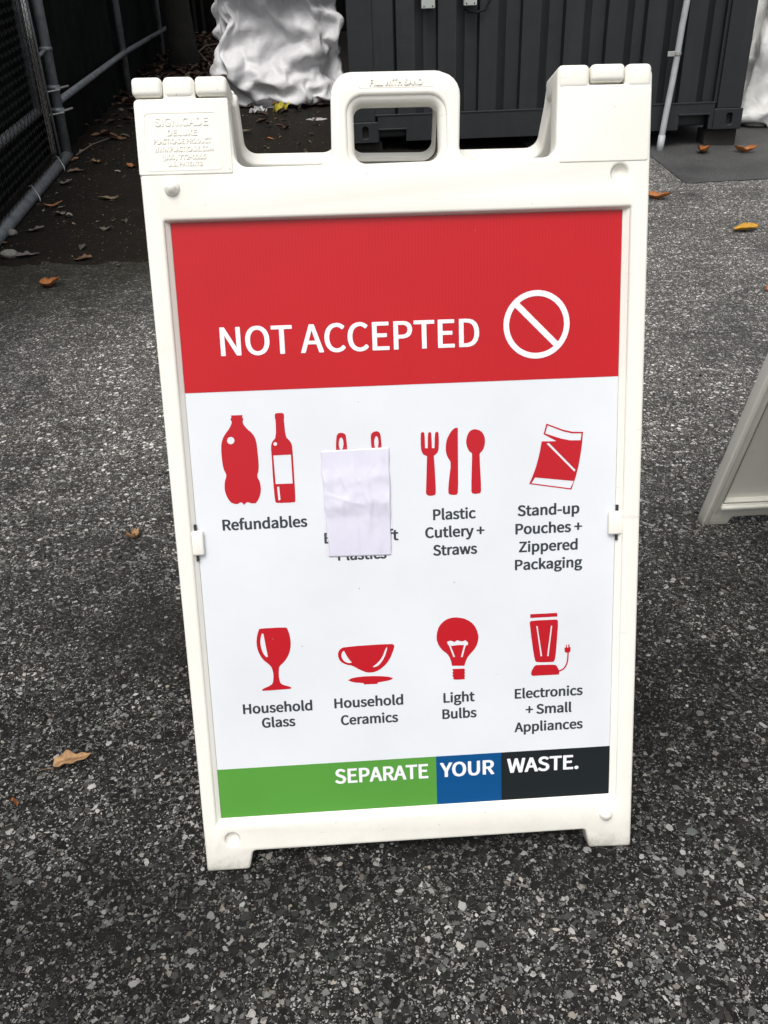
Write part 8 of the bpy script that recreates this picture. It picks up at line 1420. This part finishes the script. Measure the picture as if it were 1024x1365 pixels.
def text_polys(txt, x0, x1, y, cap, GLY):
    """glyph outlines laid between x0 and x1 on baseline y"""
    s = cap / 1000.0
    adv = 0
    parts = []
    for ch in txt:
        if ch == ' ':
            adv += 300; continue
        a, loops = GLY[ch]
        parts.append((adv, loops)); adv += a
    lo = min(min(l[0::2]) + ad for ad, ls in parts for l in ls)
    hi = max(max(l[0::2]) + ad for ad, ls in parts for l in ls)
    sx = (x1 - x0) / (hi - lo) if x1 is not None else s
    polys = []
    for ad, ls in parts:
        for l in ls:
            polys.append([(x0 + (l[i] + ad - lo) * sx, y + l[i + 1] * s) for i in range(0, len(l), 2)])
    return polys

def text_mesh(txt, x0, x1, y, cap, z0, z1):
    G_ = GLY_HEAD if txt == 'NOT ACCEPTED' else GLY
    """one joined mesh of glyphs, each filled by itself"""
    ps = text_polys(txt, x0, x1, y, cap, G_)
    out, i = [], 0
    for ch in txt:
        if ch == ' ':
            continue
        k = len(G_[ch][1])
        out.append(plate(ps[i:i + k], z0, z1)); i += k
    return join(out, 'lettering')

def chaikin(P):
    P = [Vector(p) for p in P]
    out = []
    n = len(P)
    for i in range(n):
        a, p, b_ = P[i - 1], P[i], P[(i + 1) % n]
        u, v = (p - a), (b_ - p)
        if u.length < 1e-7 or v.length < 1e-7:
            continue
        ang = u.angle(v)
        if ang > math.radians(48):
            out.append(p)
        else:
            out.append(p.lerp(a, .25)); out.append(p.lerp(b_, .25))
    return [(p.x, p.y) for p in out]

# ------------------------------------------------------------------ sandwich board
LEAN = math.radians(17.8)
def c10(x, y, *r):   # measured on the panel plane -> on the frame face 10 mm in front of it
    return (x * .993, .0091 + (y - .0021) * .9907, *r)
OUT = [c10(*p) for p in [(-.3137, -.004, .004), (-.2511, -.004, .005), (-.2445, .0255, .006), (.2505, .0248, .006), (.2565, -.006, .005), (.3205, -.008, .004),
       (.3193, 1.0775, .012), (.2850, 1.0775, .005), (.2850, 1.0565, .002), (.2400, 1.0565, .002), (.2400, 1.0775, .005), (.2000, 1.0775, .006),
       (.1985, .9735, .016), (.0765, .9725, .016), (.0800, 1.0750, .026), (-.0800, 1.0750, .026), (-.0830, .9715, .016), (-.2010, .9713, .016),
       (-.2055, 1.0515, .003), (-.2440, 1.0515, .002), (-.2440, 1.0735, .005), (-.2824, 1.0735, .005), (-.2824, 1.0515, .002), (-.3190, 1.0515, .006)]]
HANDLE = [c10(*p) for p in [(-.0535, .9735, .014), (.0528, .9750, .014), (.0520, 1.0410, .012), (-.0530, 1.0410, .012)]]
BEZ = [(-.2920, .0775, .002), (.2942, .0770, .002), (.2935, .9095, .002), (-.2918, .9085, .002)]
PAN = [(-.2866, .0830), (.2862, .0830), (.2862, .9076), (-.2866, .9076)]
def circ(x, y, r, n=24):
    return [(x + r * math.cos(2 * math.pi * k / n), y + r * math.sin(2 * math.pi * k / n)) for k in range(n)]
DIMPLES = [(.2785, .9497, .0105), (-.2715, .0530, .0100)]
STUDS = [(-.2790, .9470, .0092), (.2790, .0560, .0092)]
ZF, ZB = .010, -.022

def grow(P, d):
    cx_ = sum(p[0] for p in P) / len(P); cy_ = sum(p[1] for p in P) / len(P)
    return [(p[0] + math.copysign(d, p[0] - cx_), p[1] + math.copysign(d, p[1] - cy_), *[q + d for q in p[2:]]) for p in P]

def strip(A, B, za, zb):
    n = len(A)
    V = [(a[0], a[1], za) for a in A] + [(b_[0], b_[1], zb) for b_ in B]
    F = [(i, (i + 1) % n, n + (i + 1) % n, n + i) for i in range(n)]
    return mesh('strip', V, F)

def frame_mesh(rear=False):
    OUTL = [p if abs(p[0]) < .15 else (p[0], min(p[1], c10(0, 1.0515)[1]), *p[2:]) for p in OUT] if rear else OUT
    seg = 6
    h_out = grow(HANDLE, .0085)
    parts_ = []
    holes = [rounded(h_out, seg=seg), rounded(BEZ, seg=3)] + [circ(*d) for d in DIMPLES]
    parts_.append(plate([rounded(OUTL, seg=seg)] + holes, ZB, ZF, .0042, 3))
    # lip that dips round the insert
    parts_.append(strip(rounded(BEZ, seg=3), rounded([(*p, .0015) for p in PAN], seg=3), .0062, .0006))
    parts_.append(strip(rounded([(*p, .0015) for p in PAN], seg=3), rounded([(*p, .0015) for p in PAN], seg=3), .0006, -.0200))
    # handle ring: inner tube around the grip hole
    rings = [(.0086, .0062), (.0060, .0054), (.0030, .0030), (.0008, -.0010), (0, -.0060), (0, -.0150), (.004, -.0200)]
    for (ga, za), (gb, zb) in zip(rings[:-1], rings[1:]):
        parts_.append(strip(rounded(grow(HANDLE, ga), seg=seg), rounded(grow(HANDLE, gb), seg=seg), za, zb))
    # thicker shoulders over the seam
    sy = .9620
    for pts in ([(-.3165, sy, .002), (-.2030, sy, .002), (-.2038, 1.0470, .004), (-.3160, 1.0470, .006)],
                [(.2010, sy + .002, .002), (.3135, sy + .002, .003), (.3158, 1.0520, .006), (.2026, 1.0520, .004)]):
        parts_.append(plate([rounded(pts, seg=4)], .004, .0110, .0012, 2))
    # dimples: shallow dishes
    for (x, y, r) in DIMPLES:
        V, F = [], []
        n = 24
        prof = [(r * 1.02, .0078), (r * .86, .0040), (r * .60, .0018), (r * .3, .0010), (0.0001, .0008)]
        for (q, z) in prof:
            V += [(x + q * math.cos(2 * math.pi * k / n), y + q * math.sin(2 * math.pi * k / n), z) for k in range(n)]
        for j in range(len(prof) - 1):
            F += [(j * n + k, j * n + (k + 1) % n, (j + 1) * n + (k + 1) % n, (j + 1) * n + k) for k in range(n)]
        parts_.append(mesh('dish', V, F))
    # raised rim and inner ledge on the hidden face
    for sx_ in (-1, 1):
        xa, xb = sorted((sx_ * .3140, sx_ * .3060))
        parts_.append(box_mesh(xa, xb, .012, .955, ZB - .007, ZB + .006, .003, 2))
        xa, xb = sorted((sx_ * .2990, sx_ * .2925))
        parts_.append(box_mesh(xa, xb, .050, .930, ZB - .004, ZB + .006, .002, 2))
    parts_.append(box_mesh(-.290, .290, .0620, .0740, ZB - .007, ZB + .006, .004, 3))
    me_ = join(parts_, 'frame')
    bm = bmesh.new(); bm.from_mesh(me_)
    bmesh.ops.remove_doubles(bm, verts=bm.verts[:], dist=.00005)
    me_ = bm_mesh(bm, 'frame')
    me_.polygons.foreach_set('use_smooth', [True] * len(me_.polygons))
    try:
        me_.set_sharp_from_angle(angle=math.radians(38))
    except Exception:
        pass
    return me_
FRAME = frame_mesh()
FRAME_REAR = frame_mesh(True)
def stud_mesh(x, y, r):
    V, F = [], []
    prof = [(r * 1.15, .0085, 24), (r * 1.0, .0125, 24), (r * .86, .0150, 24), (r * .62, .0160, 6), (r * .50, .0182, 6), (.0001, .0186, 6)]
    n = 24
    for (q, z, s) in prof:
        for k in range(n):
            a = 2 * math.pi * k / n
            rr = q
            if s == 6:
                m_ = (a % (math.pi / 3)) - math.pi / 6
                rr = q * math.cos(math.pi / 6) / math.cos(m_) * 1.1
            V.append((x + rr * math.cos(a), y + rr * math.sin(a), z))
    for j in range(len(prof) - 1):
        F += [(j * n + k, j * n + (k + 1) % n, (j + 1) * n + (k + 1) % n, (j + 1) * n + k) for k in range(n)]
    return mesh('stud', V, F)

def face_matrix(lean, back=False):
    """local x across, y up the panel, z out of the face -> leaning frame in the sign's space"""
    c, s = math.cos(LEAN), math.sin(LEAN)
    Mf = Matrix(((1, 0, 0, 0), (0, s, -c, 0), (0, c, s, 0), (0, 0, 0, 1)))
    if not back:
        return Mf
    ax = Mf @ Vector((0, 1.055, ZB - .007))
    return Matrix.Translation((ax.x, ax.y, 0)) @ Matrix.Rotation(math.pi, 4, 'Z') @ Matrix.Translation((-ax.x, -ax.y, 0)) @ Mf

def build_sign(root):
    for back in (False, True):
        mw = face_matrix(0, back)
        fr = link('rear_frame' if back else 'front_frame', FRAME_REAR if back else FRAME, M['plastic'], root, mw)
        for (x, y, r) in STUDS:
            link('stud', stud_mesh(x, y, r), M['plastic'], fr, smooth=True)
        for (x0, x1, y0, y1) in ((-.2945, -.2772, .4800, .5145), (.2752, .2950, .4810, .5145)):
            link('retaining_clip', box_mesh(x0, x1, y0, y1, .0012, .0078, .0032, 3), M['plastic'], fr, smooth=True)
            xs = -.2888 if x0 < 0 else .2858
            for (ya, yb) in ((y1 - .001, y1 + .008), (y0 - .008, y0 + .001)):
                link('slot', box_mesh(xs, xs + .0030, ya, yb, .0012, .0052, .0), M['gap'], fr)
    # knuckles that interlock over the hinge axis
    Mf = face_matrix(0)
    for (x0, x1, y0, y1) in ((-.3170, -.2812, 1.0505, 1.0722), (-.2418, -.2035, 1.0505, 1.0722), (.2395, .2820, 1.0560, 1.0765)):
        link('hinge_knuckle', box_mesh(x0, x1, y0, y1, -.0560, .0125, .0055, 4), M['plastic'], root, Mf, smooth=True)
    for (x0, x1, y0, y1) in ((-.2800, -.2428, 1.0480, 1.0728), (.1990, .2383, 1.0480, 1.0765), (.2832, .3160, 1.0480, 1.0765)):
        link('hinge_knuckle', box_mesh(x0, x1, y0, y1, -.0540, .0118, .0065, 4), M['plastic'], root, Mf, smooth=True)

def insert(root, back, prints):
    mw = face_matrix(0, back)
    ins = link('insert_sheet', plate([[(-.2862, .0833), (.2858, .0833), (.2858, .9073), (-.2862, .9073)]], -.0045, 0.0), M['white_vinyl'], root, mw)
    if not prints:
        return ins
    def pl(name, polys, z, mat, th=.00018):
        return link(name, plate(polys, z, z + th), M[mat], ins)
    xl, xr = -.2861, .2857
    pl('red_band', [[(xl, .6970), (xr, .6970), (xr, .9072), (xl, .9072)]], .0002, 'red_vinyl')
    yb, yt = .0834, .1602
    pl('green_band', [[(xl, yb), (.0294, yb), (.0294, yt), (xl, yt)]], .0002, 'green')
    pl('blue_band', [[(.02945, yb), (.1250, yb), (.1250, yt), (.02945, yt)]], .0002, 'blue')
    pl('charcoal_band', [[(.12505, yb), (xr, yb), (xr, yt), (.12505, yt)]], .0002, 'charcoal')
    def tx(t, x0, x1, y, cap, mat, z=.0002):
        link('lettering', text_mesh(t, x0, x1, y, cap, z, z + .00018), M[mat], ins)
    tx('NOT ACCEPTED', -.2359, .0997, .7432, .0349, 'white_ink', .0006)
    tx('SEPARATE', -.1185, .0175, .1275, .0215, 'white_ink', .0006)
    tx('YOUR', .0349, .1146, .1275, .0215, 'white_ink', .0006)
    tx('WASTE.', .1335, .2396, .1275, .0215, 'white_ink', .0006)
    body = [('Refundables', -.2515, -.1376, .5122), ('Bags + Soft', -.1158, -.0147, .4873), ('Plastics', -.0985, -.0318, .4624),
            ('Plastic', .0335, .0922, .5128), ('Cutlery +', .0221, .1040, .4880), ('Straws', .0324, .0934, .4626),
            ('Stand-up', .1499, .2358, .5127), ('Pouches +', .1468, .2398, .4870), ('Zippered', .1516, .2340, .4614), ('Packaging', .1460, .2409, .4358),
            ('Household', -.2432, -.1452, .2443), ('Glass', -.2180, -.1706, .2216), ('Household', -.1140, -.0156, .2450), ('Ceramics', -.1058, -.0238, .2186),
            ('Light', .0421, .0872, .2438), ('Bulbs', .0400, .0897, .2187), ('Electronics', .1452, .2443, .2437), ('+ Small', .1612, .2285, .2182), ('Appliances', .1447, .2451, .1914)]
    for t, a, b_, y in body:
        tx(t, a, b_, y, .0142, 'ink')
    for nm, polys in ICO.items():
        nm = nm.split('.')[0]
        P = [chaikin([(a * 1e-4, b_ * 1e-4) for a, b_ in p]) for p in polys]
        pl(nm, P, .0002, 'red_ink')
    # prohibition ring with its bar (one silhouette: ring minus two half discs)
    cx_, cy_, R1, R0, hw = .1754, .7679, .0437, .0363, .0040
    th = math.atan2(.7407 - .7966, .2040 - .1479)
    ux, uy = math.cos(th), math.sin(th)
    P = [circ(cx_, cy_, R1, 64)]
    a0 = math.asin(hw / R0)
    for sgn in (1, -1):
        pts = []
        for k in range(33):
            t = a0 + (math.pi - 2 * a0) * k / 32
            lx, ly = R0 * math.cos(t), sgn * R0 * math.sin(t)
            pts.append((cx_ + lx * ux - ly * uy, cy_ + lx * uy + ly * ux))
        P.append(pts)
    pl('prohibition_symbol', P, .0006, 'white_ink')
    return ins

sign = empty('sandwich_board_sign', (0, 0, 0), 'white plastic sandwich board reading NOT ACCEPTED with red waste icons, in the centre', 'sandwich board', 'sandwich boards on the asphalt')
build_sign(sign)
insert(sign, False, True)
insert(sign, True, False)
# second sign at the right, its far leg seen from inside: copy of the frames, blank sheets
sign2 = empty('sandwich_board_sign', (0, 0, 0), 'second white sandwich board at the right edge, only the inside of its leg in view', 'sandwich board', 'sandwich boards on the asphalt')
for ch in [c for c in sign.children]:
    c = ch.copy(); COL.objects.link(c); c.parent = sign2
    if ch.name.startswith('insert_sheet'):
        c.data = ch.data.copy(); c.data.materials.clear(); c.data.materials.append(M['plastic'])
        continue
    for gch in ch.children:
        d = gch.copy(); COL.objects.link(d); d.parent = c
# raised lettering moulded into the first sign only
ff = [c for c in sign.children if c.name.startswith('front_frame')][0]
def emb(t, x0, x1, y, cap, z=.0109, th=.0010):
    link('moulded_lettering', text_mesh(t, x0, x1, y, cap, z, z + th), M['plastic'], ff)
emb('SIGNICADE', -.2930, -.2290, 1.0175, .0088)
emb('DELUXE', -.2790, -.2430, 1.0065, .0064)
emb('PLASTICADE PRODUCT', -.2960, -.2270, .9975, .0054)
emb('WWW.PLASTICADE.COM', -.2960, -.2250, .9885, .0054)
emb('(800) 772-0355', -.2870, -.2340, .9795, .0052)
emb('U.S. PATENTS', -.2810, -.2390, .9720, .0044)
bord = [rounded([(-.3090, .9665, .006), (-.2150, .9665, .006), (-.2170, 1.0330, .006), (-.3060, 1.0330, .006)], seg=5),
        rounded([(-.3075, .9680, .005), (-.2165, .9680, .005), (-.2185, 1.0315, .005), (-.3045, 1.0315, .005)], seg=5)]
link('moulded_border', plate(bord, .0109, .0114), M['plastic'], ff)
emb('FILL WITH SAND', -.0320, .0320, 1.0575, .0066, .0102, .0015)
link('grip_panel', plate([rounded([(-.046, 1.0545, .002), (.046, 1.0545, .002), (.044, 1.0665, .002), (-.044, 1.0665, .002)], seg=3)], .0092, .0103, .0004), M['plastic'], ff)

S2Y = face_matrix(0, True) @ Vector((0, 0, 0))
sign2.location = (1.111, .913 - S2Y.y, gz(.9))
sign2.rotation_euler = (0, 0, 0)

# ------------------------------------------------------------------ paper taped over one icon
def paper():
    q = [(-.1147, .6140), (-.0233, .6153), (-.0252, .4664), (-.1102, .4678)]
    V, F = [], []
    nx, ny = 44, 70
    for j in range(ny + 1):
        v = j / ny
        for i in range(nx + 1):
            u = i / nx
            a = Vector(q[0]).lerp(Vector(q[1]), u); b_ = Vector(q[3]).lerp(Vector(q[2]), u)
            p = a.lerp(b_, v)
            p.x += -.0004 * math.sin(v * 3.1) * (1 - u) + .0006 * math.sin(v * 23) * (1 if u in (0, 1) else 0)
            z = .0008 + .0020 * math.exp(-((v - .50) / .10) ** 2) * (.7 + .5 * u) + .0018 * math.exp(-((v - .28) / .12) ** 2)
            z += .0011 * mnoise.noise(Vector((u * 3, v * 5, 2))) + .0005 * mnoise.noise(Vector((u * 9, v * 14, 5)))
            for (ua, va, ub, vb, am, wd) in ((.12, .05, .42, .45, .0007, .018), (.34, .06, .52, .30, .0006, .014), (.55, .28, .72, .60, .0005, .016), (.02, .40, .60, .52, .0005, .02), (.30, .88, .78, .84, .0005, .02), (.80, .10, .62, .26, .0004, .014), (.05, .70, .30, .95, .0004, .02)):
                dx_, dy_ = ub - ua, (vb - va) * 1.6
                L2 = dx_ * dx_ + dy_ * dy_
                t_ = max(0, min(1, ((u - ua) * dx_ + (v - va) * 1.6 * dy_) / L2))
                dd = math.hypot(u - ua - t_ * dx_, (v - va) * 1.6 - t_ * dy_)
                z += am * max(0, 1 - dd / (wd * 1.8))
            z *= .22 + .78 * math.sin(math.pi * min(1, max(0, v * 1.06))) 
            V.append((p.x, p.y, max(.0009, z)))
    n = nx + 1
    for j in range(ny):
        for i in range(nx):
            F.append((j * n + i, (j + 1) * n + i, (j + 1) * n + i + 1, j * n + i + 1))
    k = len(V)                                  # skirt gives the sheet its thickness
    rim = [i for i in range(n)] + [j * n + nx for j in range(1, ny + 1)] + [ny * n + i for i in range(nx - 1, -1, -1)] + [j * n for j in range(ny - 1, 0, -1)]
    V += [(V[r][0], V[r][1], .0004) for r in rim]
    for i in range(len(rim)):
        i2 = (i + 1) % len(rim)
        F.append((rim[i], rim[i2], k + i2, k + i))
    o = link('paper_sheet', mesh('paper_sheet', V, F), M['paper'], smooth=True,
             label='blank pale lilac paper under clear tape hiding one icon on the sign', category='paper')
    o.matrix_world = face_matrix(0)
    return o
M['paper'] = paper_mat()
pap = paper()
def tape():
    m, nt, b = new_mat('clear_tape')
    tr = nt.nodes.new('ShaderNodeBsdfTransparent'); gl = nt.nodes.new('ShaderNodeBsdfGlossy')
    gl.inputs['Roughness'].default_value = .16
    co = coord(nt)
    mp = nt.nodes.new('ShaderNodeMapping'); mp.inputs['Scale'].default_value = (110, 14, 10); mp.inputs['Rotation'].default_value = (0, 0, -.16)
    nt.links.new(co, mp.inputs[0])
    n = tex_noise(nt, mp.outputs[0], 1.0, 4, .6)
    bp = nt.nodes.new('ShaderNodeBump'); bp.inputs['Strength'].default_value = .5; bp.inputs['Distance'].default_value = .0022
    nt.links.new(n.outputs[0], bp.inputs['Height']); nt.links.new(bp.outputs[0], gl.inputs['Normal'])
    mx = nt.nodes.new('ShaderNodeMixShader')
    f = ramp(nt, n.outputs[0], [(.50, g(.03)), (.66, g(.10))])
    nt.links.new(f.outputs[0], mx.inputs[0]); nt.links.new(tr.outputs[0], mx.inputs[1]); nt.links.new(gl.outputs[0], mx.inputs[2])
    nt.links.new(mx.outputs[0], nt.nodes['Material Output'].inputs[0])
    q = [(-.1152, .6172), (-.0222, .6180), (-.0218, .4682), (-.1152, .4668)]
    V, F = [], []
    for j in range(31):
        for i in range(21):
            a = Vector(q[0]).lerp(Vector(q[1]), i / 20); b_ = Vector(q[3]).lerp(Vector(q[2]), i / 20)
            p = a.lerp(b_, j / 30)
            e = min(1, min(i, 20 - i) / 2) * min(1, min(j, 30 - j) / 2)
            bb = .0020 * math.exp(-((j / 30 - .50) / .10) ** 2) * (.7 + .5 * i / 20) + .0018 * math.exp(-((j / 30 - .28) / .12) ** 2)
            V.append((p.x, p.y, .0007 + e * (.0014 + bb + .0004 * mnoise.noise(Vector((i * .7, j * .25, 4))))))
    for j in range(30):
        for i in range(20):
            F.append((j * 21 + i, (j + 1) * 21 + i, (j + 1) * 21 + i + 1, j * 21 + i + 1))
    link('tape', mesh('tape', V, F), m, pap, smooth=True)
tape()
